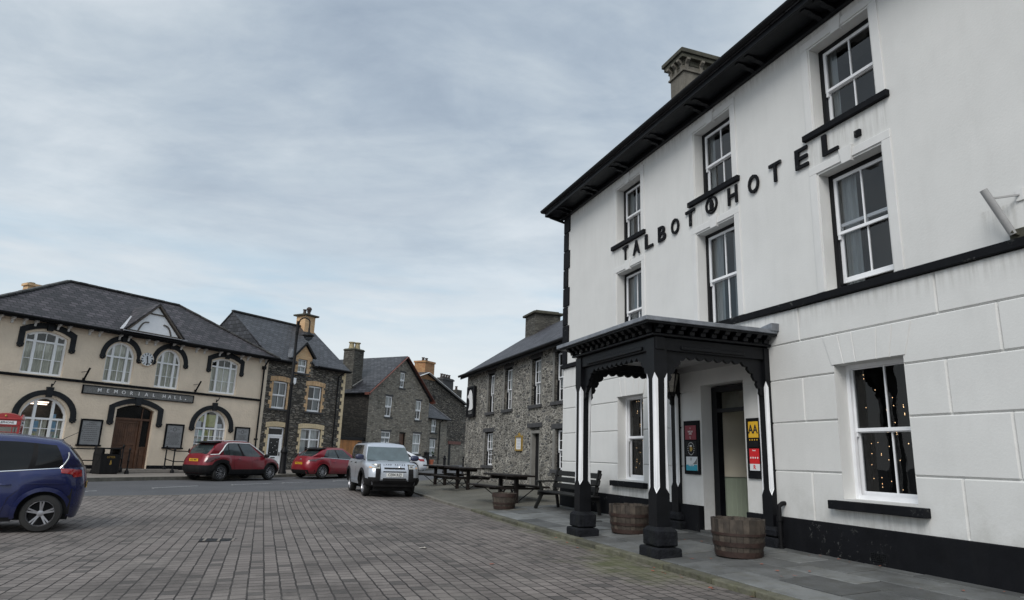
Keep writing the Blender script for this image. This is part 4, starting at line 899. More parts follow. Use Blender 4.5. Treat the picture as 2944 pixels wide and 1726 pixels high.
# ------------------------------------------------------------------ the stone pub
pub = thing('stone_pub', 'grey rubble stone pub with pale pointing and sash windows, between the hotel and the lane', 'pub', PUB, (-14, 0, .2))
pubW1 = [(-10.68, -9.84, 3.20, 4.86), (-8.52, -7.58, 3.20, 4.86), (-5.50, -4.60, 3.20, 4.88), (-3.40, -2.50, 3.20, 4.88)]
pubG = [(-10.90, -9.80, .98, 2.36), (-3.30, -2.35, 1.0, 2.30)]; pubD = (-5.55, -4.62, .2, 2.40)
PE = 5.18
pwl = MB().wall([(-14, -.1), (1.5, -.1), (1.5, PE), (-14, PE)], [rect(*q) for q in pubW1+pubG+[pubD]], 0, .25)
pwl.add([(-14, 0, -.1), (-14, 7.2, -.1), (-14, 7.2, PE), (-14, 3.6, 7.6), (-14, 0, PE)], [(0, 1, 2, 3, 4)]).build('wall', M['pubstone'], pub)
pr_ = MB(); roof_planes(pr_, [[(-14.35, -.34, 5.12), (1.5, -.34, 5.12), (1.5, 3.6, 7.72), (-14.35, 3.6, 7.72)], [(-14.35, 7.5, 5.12), (1.5, 7.5, 5.12), (1.5, 3.6, 7.72), (-14.35, 3.6, 7.72)]], .06)
pro = pr_.build('roof', M['slate'], pub)
MB().tube([(-14.3, -.38, 5.10), (1.4, -.38, 5.10)], .06, 8).box(-14.3, 1.4, -.30, -.27, 4.96, 5.10).build('gutter', M['blackiron'], pub)
c = MB().box(-13.95, -12.6, 2.9, 4.25, 6.6, 8.30); c.box(-14.06, -12.5, 2.8, 4.35, 7.02, 7.08)
ch = c.build('chimney', M['chimstone'], pub, pro); MB().box(-14.08, -12.47, 2.77, 4.38, 8.30, 8.42).box(-13.9, -12.65, 2.95, 4.2, 8.42, 8.50).build('chimney_cap', M['chimcap'], pub, ch, bevel=.03)
for q in pubW1:
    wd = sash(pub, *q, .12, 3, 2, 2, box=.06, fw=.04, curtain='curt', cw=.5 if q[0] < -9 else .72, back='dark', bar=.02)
    MB().box(q[0]-.12, q[1]+.12, -.015, .1, q[3], q[3]+.17).build('lintel', M['darklintel'], pub, wd, bevel=.01)
    sill(pub, wd, q[0]-.22, q[1]+.12, q[2]-.12, q[2], -.07, .2, 'darklintel')
    split_build(MB().box(q[0]-.14, q[0], -.012, .08, q[2], q[3]).box(q[1], q[1]+.1, -.012, .08, q[2], q[3]), 'jamb', M['surround'], pub, wd)
for q in pubG:
    wd = sash(pub, *q, .12, 3, 2, 3, box=.05, fw=.045, curtain='curt', cw=.6, back='dark', bar=.02)
    MB().box(q[0]-.28, q[1]+.2, -.02, .1, q[3], q[3]+.17).build('lintel', M['darklintel'], pub, wd, bevel=.015); sill(pub, wd, q[0]-.2, q[1]+.16, q[2]-.12, q[2], -.09, .2, 'darklintel')
    MB().box(q[0]-.16, q[0], -.012, .08, q[2], q[3]).build('jamb', M['surround'], pub, wd)
MB().box(-2.75, -2.52, .15, .17, 1.1, 1.35).build('green_notice', M['pgreen'], pub)
dd = MB().box(pubD[0], pubD[0]+.16, .02, .2, .2, 2.3).box(pubD[1]-.1, pubD[1], .02, .2, .2, 2.3).box(pubD[0]+.16, pubD[1]-.1, .02, .2, 2.2, 2.3).build('door_frame', M['surround'], pub)
MB().box(pubD[0]+.16, pubD[1]-.1, .17, .21, .2, 2.2).build('door_leaf', M['blackwood'], pub, dd)
MB().box(pubD[0]-.25, pubD[1]+.25, -.03, .1, 2.40, 2.56).build('door_lintel', M['darklintel'], pub, bevel=.015)
mbd = thing('menu_board', 'small framed menu board in a gilt frame on the pub wall, left of its door', 'notice board', PUB, (-6.6, 0, 1.6))
f = MB().box(-6.93, -6.87, -.06, 0, 1.58, 2.14).box(-6.31, -6.25, -.06, 0, 1.58, 2.14).box(-6.87, -6.31, -.06, 0, 1.58, 1.64).box(-6.87, -6.31, -.06, 0, 2.08, 2.14).prism([(-6.7, 2.14), (-6.5, 2.14), (-6.56, 2.24), (-6.64, 2.24)], -.05, 0); f.build('frame', M['gold'], mbd)
mp = MB().box(-6.87, -6.31, -.03, 0, 1.64, 2.08).build('menu_sheet', M['paper'], mbd); tx = MB()
for i in range(7): tx.box(-6.8, -6.4-random.random()*.1, -.033, -.03, 2.02-i*.055, 2.03-i*.055)
tx.build('print_lines', M['carve'], mbd, mp)
ps = thing('pub_sign', 'black board with white hound silhouette, high on the stone pub wall at its left end', 'sign', PUB, (-12.95, 0, 3.1))
MB().box(-13.52, -12.38, -.12, -.01, 3.12, 4.50).build('board', M['black'], ps, bevel=.015)
fr_ = MB().box(-13.55, -13.45, -.15, -.12, 3.09, 4.53).box(-12.45, -12.35, -.15, -.12, 3.09, 4.53).box(-13.45, -12.45, -.15, -.12, 3.09, 3.17).box(-13.45, -12.45, -.15, -.12, 4.45, 4.53); fr_.build('frame', M['blackwood'], ps)
dog = [(a*.84, b) for a, b in [(.30, .36), (.80, .36), (.95, .42), (.92, .58), (.87, .80), (.80, 1.0), (.68, 1.17), (.52, 1.24), (.36, 1.18), (.27, 1.04), (.12, .99), (.14, .91), (.32, .88), (.42, .78), (.46, .64), (.42, .50), (.36, .42)]]
MB().prism([(-13.56+a*1.25, 3.03+b*1.08) for a, b in dog], -.135, -.119).build('hound_figure', M['txtw'], ps)
tx = MB(); addtext(tx, 'TALBOT', .17, -12.95, -.125, 3.29, .006, .002); tx.build('lettering', M['signgrey'], ps, fixn=False)

# ------------------------------------------------------------------ the memorial hall
hall = thing('memorial_hall', 'cream two-storey hall with black arched window hoods and a hipped slate roof', 'hall', HAL, (-6.9, 0, .1))
XA, XB, HE = -13.86, 0.0, 6.22
up = [('seg', -11.93, -10.32, 4.03, 5.63, 5.84), ('rnd', -8.66, -7.36, 4.03, 5.20, 5.88), ('rnd', -6.28, -5.04, 4.03, 5.22, 5.90), ('seg', -3.37, -1.77, 4.07, 5.66, 5.88)]
gr = [('rnd', -11.60, -9.82, 1.10, 2.30, 3.16), ('rnd', -3.82, -2.04, 1.10, 2.30, 3.18)]; hd = (-7.80, -6.04, .26, 2.88, 3.12)
holes = [(segarch if k == 'seg' else arch)(a, b, c, d, e) for k, a, b, c, d, e in up+gr]+[segarch(*hd)]
MB().wall([(XA, 0), (XB, 0), (XB, HE), (XA, HE)], holes, 0, .34).add([(XA, 0, 0), (XA, 7.5, 0), (XA, 7.5, HE), (XA, 0, HE), (XB, 0, 0), (XB, 7.5, 0), (XB, 7.5, HE), (XB, 0, HE)], [(0, 1, 2, 3), (4, 7, 6, 5), (1, 5, 6, 2)]).build('wall', M['cream'], hall)
MB().box(XB+.001, XB+.12, .0, .6, 0, HE).build('corner_strip', M['cream'], hall)
MB().box(XA-.05, hd[0], -.04, .02, 0, .42).box(hd[1], XB, -.04, .02, 0, .42).build('plinth', M['black'], hall, bevel=.01)
MB().box(XA, XB-.15, -.07, .02, 3.88, 3.99).build('string_course', M['black'], hall, bevel=.01)
def hood(name, outer, inner, y=-.06, mat='charcoal', feet=None, key=None):
    n = len(outer); mb = MB(); vs = [(a, y, b) for a, b in outer]+[(a, y, b) for a, b in inner]+[(a, .01, b) for a, b in outer]+[(a, .01, b) for a, b in inner]
    mb.add(vs, [(i, i+1, n+i+1, n+i) for i in range(n-1)]+[(i, i+1, 2*n+i+1, 2*n+i) for i in range(n-1)]+[(n+i, n+i+1, 3*n+i+1, 3*n+i) for i in range(n-1)]+[(0, n, 3*n, 2*n), (n-1, 2*n-1, 4*n-1, 3*n-1)])
    for (a, b, w_) in feet or []:
        mb.box(a-w_/2-.015, a+w_/2+.015, y-.02, .01, b-.09, b+.01)
        for dx in (-.35, 0, .35): mb.lathe([(.01, y-.03), (.035, y-.015), (.035, .0)], (a+dx*w_, 0, b-.12-(.03 if dx == 0 else 0)), 8, 'y')
    if key: a, b, c, w_ = key; mb.prism([(a-w_*.42, b), (a+w_*.42, b), (a+w_*.55, c), (a-w_*.55, c)], y-.05, 0)
    return mb.build(name, M[mat], hall)
def ring_pts(cx_0, zs_, hw_, rise, leg, n=18, seg=False, flat=False):
    L = [(cx_0-hw_, leg)] if leg < zs_ else []
    for i in range(n+1):
        if seg: xx = -1+2*i/n; L.append((cx_0+hw_*xx, zs_+rise*(1-xx*xx)))
        else: t_ = PI-PI*i/n; L.append((cx_0+hw_*cos(t_), zs_+rise*sin(t_)))
    if leg < zs_: L.append((cx_0+hw_, leg))
    return L
def hoodset(c, kind, ho_, hi_, zso, ro, zsi, ri, leg, key, keyw=.24):
    seg = kind == 'seg'; hood('window_hood' if kind != 'door' else 'door_hood', ring_pts(c, zso, ho_, ro, leg, seg=seg or kind == 'door'), ring_pts(c, zsi, hi_, ri, leg, seg=seg or kind == 'door'), feet=[(c-(ho_+hi_)/2, leg, ho_-hi_), (c+(ho_+hi_)/2, leg, ho_-hi_)], key=(c, key[0], key[1], keyw))
    # pale margin between hood and opening
hoodset(-11.12, 'seg', 1.09, .88, 5.86, .32, 5.70, .24, 5.22, (5.86, 6.18)); hoodset(-2.57, 'seg', 1.09, .88, 5.88, .32, 5.72, .24, 5.24, (5.88, 6.19))
hoodset(-8.01, 'rnd', .93, .73, 5.20, .96, 5.20, .72, 5.20, (5.90, 6.18)); hoodset(-5.66, 'rnd', .93, .73, 5.24, .94, 5.24, .70, 5.24, (5.92, 6.19))
hoodset(-10.70, 'rnd', 1.21, .98, 2.40, 1.04, 2.40, .84, 2.32, (3.14, 3.56)); hoodset(-2.93, 'rnd', 1.24, 1.0, 2.34, 1.09, 2.34, .88, 2.28, (3.16, 3.56))
hoodset(-6.90, 'door', 1.27, 1.02, 3.02, .40, 2.94, .24, 2.34, (3.10, 3.46), .28)
def hallwin(k, a, b, c, d, e, upper):
    c0 = (a+b)/2; f = MB(); y = .12; outer = (segarch if k == 'seg' else arch)(a, b, c, d, e, 16); fw = .085
    n = len(outer); ins = []
    for (x, z) in outer: ins.append((x+(fw if x < c0-.01 else (-fw if x > c0+.01 else 0)), z+(fw if z < d-.01 else -fw*.9 if abs(x-c0) < (b-a)*.49 else 0)))
    f.add([(x, y, z) for x, z in outer]+[(x, y, z) for x, z in ins]+[(x, y+.07, z) for x, z in ins], [(i, (i+1) % n, n+(i+1) % n, n+i) for i in range(n)]+[(n+i, n+(i+1) % n, 2*n+(i+1) % n, 2*n+i) for i in range(n)])
    def top(x):
        s = (x-c0)/((b-a)/2); return d+(e-d)*((1-s*s) if k == 'seg' else math.sqrt(max(0, 1-s*s)))-.03
    zt_ = (d-.24 if k == 'seg' else d-.0) if upper else 2.26
    m1, m2 = a+(b-a)*.25, b-(b-a)*.25
    if not upper: m1, m2 = a+(b-a)*.31, b-(b-a)*.31
    for m_ in (m1, m2): f.box(m_-.055, m_+.055, y-.005, y+.06, c+.02, top(m_))
    f.box(a+.02, b-.02, y-.01, y+.055, zt_-.04, zt_+.04); f.box(a+.02, b-.02, y-.008, y+.058, c+.0, c+.09)
    th_ = .03
    def vb(x, z0_, z1_): f.box(x-th_/2, x+th_/2, y+.01, y+.04, z0_, z1_)
    def hb(x0_, x1_, z): f.box(x0_, x1_, y+.012, y+.038, z-th_/2, z+th_/2)
    vb(c0, c+.05, zt_)
    if upper: vb(c0, zt_, top(c0)); hb(a+.03, b-.03, c+(zt_-c)*.47)
    else:
        for q in ((a+m1)/2, (b+m2)/2): vb(q, c+.05, zt_)
        hb(a+.03, b-.03, c+(zt_-c)*.66); hb(a+.03, b-.03, c+(zt_-c)*.33)
    wd = f.build('window', M['upvc'], hall)
    pm = MB().wall([(x, z) for x, z in outer], (), y+.03); pm.build('pane', M['glass'], hall, wd, fixn=False)
    if upper:
        ct = MB().grid(lambda u, v: (a+.02+(b-a-.04)*u, .21+.02*sin(u*70)*.6, c+(zt_-c)*v), 90, 1); ct.build('blind', M['curtcream'], hall, wd, smooth=True, fixn=False)
        if k == 'rnd':
            MB().grid(lambda u, v: (a+.02+(b-a-.04)*u, .24+.01*sin(u*60), zt_-.1+(e-zt_+.1)*v), 30, 1).build('upper_blind', M['curtcream'], hall, wd, fixn=False)
    else:
        cc = MB()
        for (u0_, u1_) in ((0, .30), (.36, .64), (.70, 1)): cc.grid(lambda u, v: (a+.02+(b-a-.04)*(u0_+(u1_-u0_)*u), .24+.02*sin(u*30), c+(zt_-c)*v), 30, 1)
        cc.build('blind', M['curtcream'], hall, wd, smooth=True, fixn=False)
        if c0 < -8:
            nt = [(m1+.05, zt_-.52, .2, .42, 'pblue'), (m2+.02, zt_-.5, .22, .42, 'pblue'), (m1+.02, zt_-.86, .2, .26, 'pyel'), (m2+.06, zt_+.05, .13, .17, 'pblue'), (m2+.20, zt_-.95, .18, .3, 'pgreen'), (m2+.0, zt_-.9, .16, .3, 'paper')]
        else:
            nt = [(m1+.05, zt_+.08, .62, .62, 'pyel'), (m1+.16, zt_+.34, .26, .34, 'signgrey'), (a+.1, zt_+.05, .3, .30, 'paper'), (a+.30, zt_+.3, .2, .3, 'pyel'), (m2+.04, zt_+.06, .34, .2, 'paper'), (a+.06, zt_-.42, .2, .34, 'paper'), (a+.3, zt_-.44, .2, .34, 'pgreen'), (m1+.08, zt_-.42, .22, .34, 'pyel'), (m1+.36, zt_-.42, .2, .34, 'pyel'), (m2+.06, zt_-.36, .17, .3, 'paper'), (m2+.28, zt_-.38, .17, .3, 'paper'), (a+.06, zt_-.82, .2, .3, 'paper'), (a+.3, zt_-.85, .2, .3, 'pgreen'), (m1+.08, zt_-.86, .22, .3, 'pyel'), (m1+.38, zt_-.9, .2, .3, 'pyel'), (m2+.06, zt_-.82, .34, .3, 'paper')]
        for i, (x, z, w_, h_, mt) in enumerate(nt): MB().box(x, x+w_, y+.045+i*.0012, y+.0458+i*.0012, z, z+h_).build('notice', M[mt], hall, wd)
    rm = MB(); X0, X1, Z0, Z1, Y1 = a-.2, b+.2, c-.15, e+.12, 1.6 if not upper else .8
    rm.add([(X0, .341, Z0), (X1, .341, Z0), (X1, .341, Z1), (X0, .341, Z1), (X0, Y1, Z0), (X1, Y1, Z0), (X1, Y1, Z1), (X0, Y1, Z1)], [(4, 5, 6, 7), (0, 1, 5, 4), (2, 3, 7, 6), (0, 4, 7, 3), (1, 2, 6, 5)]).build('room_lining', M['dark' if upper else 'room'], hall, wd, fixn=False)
    if not upper and c0 < -8:
        tb = MB()
        for i in range(2): tb.box(a+.25+i*.1, b-.4+i*.1, .9+i*.35, .96+i*.35, 2.95-i*.07, 3.0-i*.07)
        tb.build('strip_light', M['tube'], hall, wd)
    return wd
for q in up: hallwin(*q, True)
for q in gr: hallwin(*q, False)
# oak door
fr_ = MB().box(-7.80, -7.72, .14, .27, .26, 2.9).box(-6.12, -6.04, .14, .27, .26, 2.9).box(-6.56, -6.46, .15, .26, .26, 2.44).box(-7.72, -6.12, .13, .27, 2.43, 2.52).box(-6.53, -6.49, .16, .25, 2.52, 3.0)
dfo = fr_.build('door_frame', M['door'], hall)
dr_ = MB().box(-7.72, -6.57, .22, .27, .28, 2.43)
for x in (-7.68, -7.18, -6.68): dr_.box(x, x+.09 if x < -6.8 else x+.10, .20, .22, .28, 2.43)
for z, h in ((.28, .16), (.98, .12), (1.30, .12), (2.30, .13)): dr_.box(-7.72, -6.57, .195, .22, z, z+h)
for i in range(9): dr_.box(-7.57+i*.1, -7.56+i*.1, .212, .222, 1.42, 2.3)
leaf = dr_.build('door_leaf', M['door'], hall, dfo, bevel=.004); MB().lathe([(.04, .17), (.05, .19), (.03, .21)], (-7.1, 0, 1.25), 12, 'y').build('handle', M['blackiron'], hall, leaf)
MB().box(-6.46, -6.12, .2, .25, .28, 1.25).box(-6.40, -6.18, .18, .2, .4, .75).box(-6.40, -6.18, .18, .2, .85, 1.15).build('side_panel', M['door'], hall, dfo)
MB().add([(-6.46, .2, 1.25), (-6.12, .2, 1.25), (-6.12, .2, 2.43), (-6.46, .2, 2.43)], [(0, 1, 2, 3)]).wall(segarch(-7.72, -6.12, 2.5, 2.88, 3.08), (), .2).build('door_glazing', M['carglass'], hall, dfo, fixn=False)
# roof
e0, e1, y0_, y1_, ze, zr, yr = XA-.45, XB+.45, -.48, 7.9, 6.28, 8.82, 3.2
r0, r1 = -9.3, -3.65
rr_ = MB(); roof_planes(rr_, [[(e0, y0_, ze), (e1, y0_, ze), (r1, yr, zr), (r0, yr, zr)], [(e1, y1_, ze), (e0, y1_, ze), (r0, yr, zr), (r1, yr, zr)], [(e0, y1_, ze), (e0, y0_, ze), (r0, yr, zr)], [(e1, y0_, ze), (e1, y1_, ze), (r1, yr, zr)]], .07)
hro = rr_.build('roof', M['slate_old'], hall)
rg = MB()
for a, b in (((e0, y0_, ze), (r0, yr, zr)), ((r0, yr, zr), (r1, yr, zr)), ((e1, y0_, ze), (r1, yr, zr))):
    A, B = Vector(a), Vector(b); L = (B-A).length; n = int(L/.42)
    for i in range(n): p, q = A+(B-A)*(i/n), A+(B-A)*((i+.97)/n); up_ = Vector((0, 0, .03+random.uniform(-.006, .006))); rg.bar(p+up_, q+up_, .20, .09)
rg.build('ridge_tiles', M['ridge'], hall, hro, bevel=.02)
MB().box(e0+.05, e1-.05, y0_+.02, .0, 6.19, 6.22).box(e0+.03, e1-.03, y0_-.0, y0_+.03, 6.16, 6.29).build('soffit', M['black'], hall)
MB().tube([(e0, y0_-.05, 6.27), (e1, y0_-.05, 6.27)], .055, 8).build('gutter', M['blackiron'], hall, hro)
bk_ = MB()
for x in (-12.98, -12.55, -12.12, -11.71, -10.84, -10.42, -9.55, -9.13, -8.25, -7.84, -6.97, -6.55, -5.67, -5.22, -4.38, -3.93, -3.06, -2.64, -1.75, -1.32, -.5, -.12):
    bk_.prism([(-.005, 5.98), (-.05, 5.95), (-.09, 5.99), (-.10, 6.08), (-.20, 6.11), (-.28, 6.14), (-.28, 6.19), (-.005, 6.19)], x-.04, x+.04, 'yz')
split_build(bk_, 'eaves_bracket', M['render2'], hall)
# decorative gable over the eaves
gb = MB(); gx, gh, gz_ = -6.92, 1.22, 7.80
g_ = thing  # readability
gb.prism([(gx-gh, 6.42), (gx+gh, 6.42), (gx, gz_-.10)], -.50, -.42); gbo = gb.build('dormer_panel', M['whitewood'], hall, hro)
tb = MB()
for s in (-1, 1):
    tb.bar((gx+s*(gh+.12), -.54, 6.40), (gx, -.54, gz_), .07, .17, (0, -1, 0)); tb.add([], [])
    P = [(gx+s*(gh*.62)-s*.62*(1-cos(t_*PI/2/6))*.0, 0, 0) for t_ in range(7)]
    arc = [(gx+s*(.38+.42*(1-cos(t_*PI/12))), 6.44+.52*cos(t_*PI/12)*1.0) for t_ in range(0, 7)]
    arc = [(gx+s*(.36+.44*(k/6)**.6), 6.90-.45*(k/6)**1.8+.02) for k in range(7)][::-1]
    for p, q in zip(arc, arc[1:]): tb.bar((p[0], -.52, p[1]), (q[0], -.52, q[1]), .05, .055, (0, -1, 0))
tb.box(gx-.42, gx+.42, -.545, -.5, 7.32, 7.38); tb.box(gx-gh, gx+gh, -.55, -.5, 6.38, 6.45); tb.build('dormer_timber', M['dtimber'], hall, hro)
dr2 = MB(); yb_ = 1.55
roof_planes(dr2, [[(gx, -.62, gz_+.10), (gx-gh-.28, -.62, 6.42), (gx-gh-.28, -.40, 6.38), (gx, yb_, gz_+.05)], [(gx, -.62, gz_+.10), (gx+gh+.28, -.62, 6.42), (gx+gh+.28, -.40, 6.38), (gx, yb_, gz_+.05)]], .05)
dr2.build('dormer_roof', M['slate_old'], hall, hro)
MB().bar((gx-gh-.30, -.45, 6.42), (gx-gh+.62, .55, 7.25), .14, .02).bar((gx-1.5, -.60, 6.36), (gx+1.6, -.60, 6.36), .1, .03).build('lead_flashing', M['flash'], hall, hro)
MB().tube([(-.25, -.5, 6.2), (-.22, -.3, 6.02), (-.2, -.08, 5.75), (-.2, -.08, .2)], .045, 10).box(-.30, -.12, -.16, -.0, 5.62, 5.80).box(-.28, -.12, -.12, 0, 1.8, 1.88).build('downpipe', M['blackiron'], hall)
# chimney pot stack of a house behind, just showing over the left hip
bh = thing('rear_house', 'house mostly hidden behind the hall, only its buff brick chimney showing over the left hip', 'house', HAL, (-12, 9, 0))
MB().box(-12, -5.5, 12, 18, 0, 7.2).build('wall', M['cream'], bh); MB().box(-7.02, -6.42, 13, 13.6, 8, 10.35).box(-7.10, -6.34, 12.92, 13.68, 10.22, 10.36).build('chimney', M['buff'], bh); pots(bh, None, [(-6.72, 13.3)], 10.36, 'pot', .15, .1)
r_ = MB(); roof_planes(r_, [[(-12.2, 11.7, 7.1), (-5.3, 11.7, 7.1), (-5.3, 15, 8.6), (-12.2, 15, 8.6)], [(-12.2, 18.3, 7.1), (-5.3, 18.3, 7.1), (-5.3, 15, 8.6), (-12.2, 15, 8.6)]]); bro = r_.build('roof', M['slate2'], bh)

# sign and clock and plaques
sg = thing('hall_name_sign', 'long mottled grey stone sign reading MEMORIAL HALL, above the oak door', 'sign', HAL, (-6.8, 0, 3.46))
MB().box(-9.40, -4.20, -.05, 0, 3.46, 3.78).build('stone_panel', M['signgrey'], sg); f = MB().box(-9.44, -4.16, -.07, 0, 3.43, 3.465).box(-9.44, -4.16, -.07, 0, 3.775, 3.81).box(-9.44, -9.40, -.07, 0, 3.465, 3.775).box(-4.20, -4.16, -.07, 0, 3.465, 3.775); f.build('frame', M['black'], sg)
word = 'MEMORIAL'; mb = MB()
for i, chh in enumerate(word): addtext(mb, chh, .225, -8.72+i*.355, -.06, 3.625, .02, .001)
for i, chh in enumerate('HALL'): addtext(mb, chh, .225, -5.72+i*.285, -.06, 3.625, .02, .001)
mb.box(-4.63, -4.58, -.07, -.05, 3.56, 3.61); mb.build('lettering', M['txtw'], sg, fixn=False)
ck = thing('wall_clock', 'round white clock with black markers on the hall front, between the two arched windows', 'clock', HAL, (-6.83, 0, 5.0))
CX, CZ = -6.83, 5.27
MB().lathe([(.33, 0), (.345, -.05), (.31, -.09), (.30, -.07)], (CX, 0, CZ), 36, 'y').build('rim', M['cream'], ck, smooth=True); MB().lathe([(.305, -.06), (.305, -.075)], (CX, 0, CZ), 36, 'y').build('face', M['clockface'], ck)
mk = MB()
for i in range(12): t_ = PI/6*i; a = Vector((CX+.20*sin(t_), -.08, CZ+.20*cos(t_))); b = Vector((CX+.285*sin(t_), -.08, CZ+.285*cos(t_))); mk.bar(a, b, .032 if i % 3 else .042, .01, (0, -1, 0))
mk.build('hour_marks', M['txt'], ck); hn = MB()
hn.bar((CX-.02, -.09, CZ+.15), (CX, -.09, CZ), .05, .01, (0, -1, 0)).bar((CX-.01, -.10, CZ+.06), (CX+.04, -.10, CZ-.25), .04, .01, (0, -1, 0)); hn.build('hands', M['txt'], ck)
def plaque(xa, xb, za, zb, label, wreath, seed):
    t = thing('memorial_plaque', label, 'plaque', HAL, ((xa+xb)/2, 0, za), 'grey memorial plaques on the hall front'); q = .07
    MB().box(xa, xa+q, -.06, 0, za, zb).box(xb-q, xb, -.06, 0, za, zb).box(xa+q, xb-q, -.06, 0, zb-q, zb).box(xa-.05, xb+.05, -.10, 0, za-.07, za).build('frame', M['black'], t, bevel=.006)
    p = MB().box(xa+q, xb-q, -.04, 0, za, zb-q).build('slab', M['plaque'], t); rnd = random.Random(seed); tx = MB(); c = (xa+xb)/2; z = zb-.16
    if wreath:
        for i in range(16): a = 2*PI*i/16; tx.lathe([(.016, -.045), (.016, -.04)], (c+.085*cos(a), 0, z-.09+.085*sin(a)), 6, 'y')
        tx.box(c-.26, c-.16, -.043, -.04, z-.10, z-.08); tx.box(c+.16, c+.26, -.043, -.04, z-.10, z-.08); z -= .27
    else: addtext(tx, 'IN MEMORY', .05, c, -.042, z, .003); z -= .08
    while z > za+.08:
        w_ = (xb-xa-.24)*rnd.uniform(.6, 1); x = c-w_/2
        while x < c+w_/2: l = rnd.uniform(.03, .09); tx.box(x, min(x+l, c+w_/2), -.043, -.04, z, z+.022); x += l+.02
        z -= .055 if wreath else .085
    tx.build('inscription', M['carve'], t, p)
plaque(-9.26, -8.33, 1.28, 2.36, 'largest grey memorial plaque, left of the oak door, lines of text without a wreath', False, 1)
plaque(-5.39, -4.44, 1.27, 2.37, 'grey memorial plaque with a small wreath, just right of the oak door', True, 2)
plaque(-1.54, -.62, 1.30, 2.43, 'grey memorial plaque with a pale wreath, nearest the drainpipe', True, 3)
for (x, z, lb) in ((-9.45, 4.03, 'black angled flagpole socket beside the leftmost upper hall window'), (-4.12, 4.05, 'black angled flagpole socket beside the rightmost upper hall window')):
    t = thing('flagpole_socket', lb, 'flagpole holder', HAL, (x, 0, z)); MB().tube([(x, -.05, z), (x+.02, -.36, z+.48)], .04, 10).build('tube', M['blackiron'], t); MB().bar((x, -.25, z+.34), (x-.12, 0, z+.30), .02).box(x-.05, x+.05, -.06, 0, z-.04, z+.06).build('bracket', M['blackiron'], t)
for (x, z, lb) in ((-10.64, 3.66, 'small black iron hook above the left ground-floor arch'), (-2.84, 3.68, 'small black iron hook above the right ground-floor arch')):
    t = thing('wall_hook', lb, 'hook', HAL, (x, 0, z)); MB().tube([(x, 0, z), (x, -.12, z), (x, -.2, z+.10), (x+.03, -.2, z+.16)], .02, 8).build('hook', M['blackiron'], t); MB().box(x-.03, x+.03, -.02, 0, z-.08, z+.05).build('back_plate', M['blackiron'], t)
# railings and litter bin
def railing(label, pts, zb, braces=()):
    t = thing('iron_railing', label, 'railing', HAL, (pts[0][0], pts[0][1], zb[0]), 'black iron railings by the hall ramp')
    for (x, y), z in zip(pts, zb):
        MB().lathe([(.09, z-.02), (.085, z+.10), (.05, z+.16), (.033, z+.2), (.03, z+.50), (.05, z+.53), (.03, z+.56), (.028, z+1.0), (.05, z+1.03), (.045, z+1.08), (.02, z+1.13)], (x, y, 0), 10).build('post', M['blackiron'], t, smooth=True)
    rl = MB()
    for ((x, y), z), ((x2, y2), z2) in zip(zip(pts, zb), list(zip(pts, zb))[1:]):
        for h in (.99, .52): rl.tube([(x, y, z+h), (x2, y2, z2+h)], .022, 8)
    rl.build('rails', M['blackiron'], t); return t
railing('black iron railing with ball-topped posts, left of the oak door behind the bin', [(-10.1, -1.2), (-9.05, -1.2), (-7.9, -1.2)], [.12, .12, .2])
railing('black iron railing with ball-topped posts, right of the oak door', [(-5.47, -.5), (-5.5, -1.2), (-4.78, -1.2), (-3.0, -1.2), (-1.6, -1.2)], [.21, .12, .12, .12, .12])
t = thing('iron_bollard_post', 'single black iron handrail post in front of the oak door', 'post', HAL, (-8.03, -1.95, .12)); MB().lathe([(.09, .1), (.085, .22), (.05, .28), (.033, .32), (.03, .62), (.05, .65), (.03, .68), (.028, 1.08), (.05, 1.12), (.02, 1.2)], (-8.03, -1.95, 0), 10).build('post', M['blackiron'], t, smooth=True)
lb_ = thing('litter_bin', 'large square black litter bin with open slots, on the pavement before the hall', 'litter bin', HAL, (-8.2, -2.1, .12))
bx_, by_ = -9.25, -2.1; bb = MB().box(bx_, bx_+.78, by_, by_+.62, .15, .92); bb.box(bx_, bx_+.06, by_, by_+.62, .92, 1.12); bb.box(bx_+.72, bx_+.78, by_, by_+.62, .92, 1.12); bb.box(bx_+.34, bx_+.42, by_, by_+.05, .92, 1.12); bb.box(bx_+.34, bx_+.42, by_+.57, by_+.62, .92, 1.12)
bb.build('body', M['trim'], lb_, bevel=.02); MB().box(bx_-.02, bx_+.80, by_-.02, by_+.64, 1.12, 1.18).build('lid', M['trim'], lb_, bevel=.02); MB().box(bx_+.03, bx_+.75, by_+.03, by_+.6, .1, .15).build('foot', M['blackiron'], lb_)
mb = MB(); addtext(mb, 'LITTER', .11, bx_+.39, by_-.008, .80, .006, .001); mb.prism([(bx_+.36, .50), (bx_+.44, .50), (bx_+.45, .58), (bx_+.42, .67), (bx_+.39, .67), (bx_+.38, .58)], by_-.006, by_); mb.build('gold_lettering', M['gold'], lb_, fixn=False)

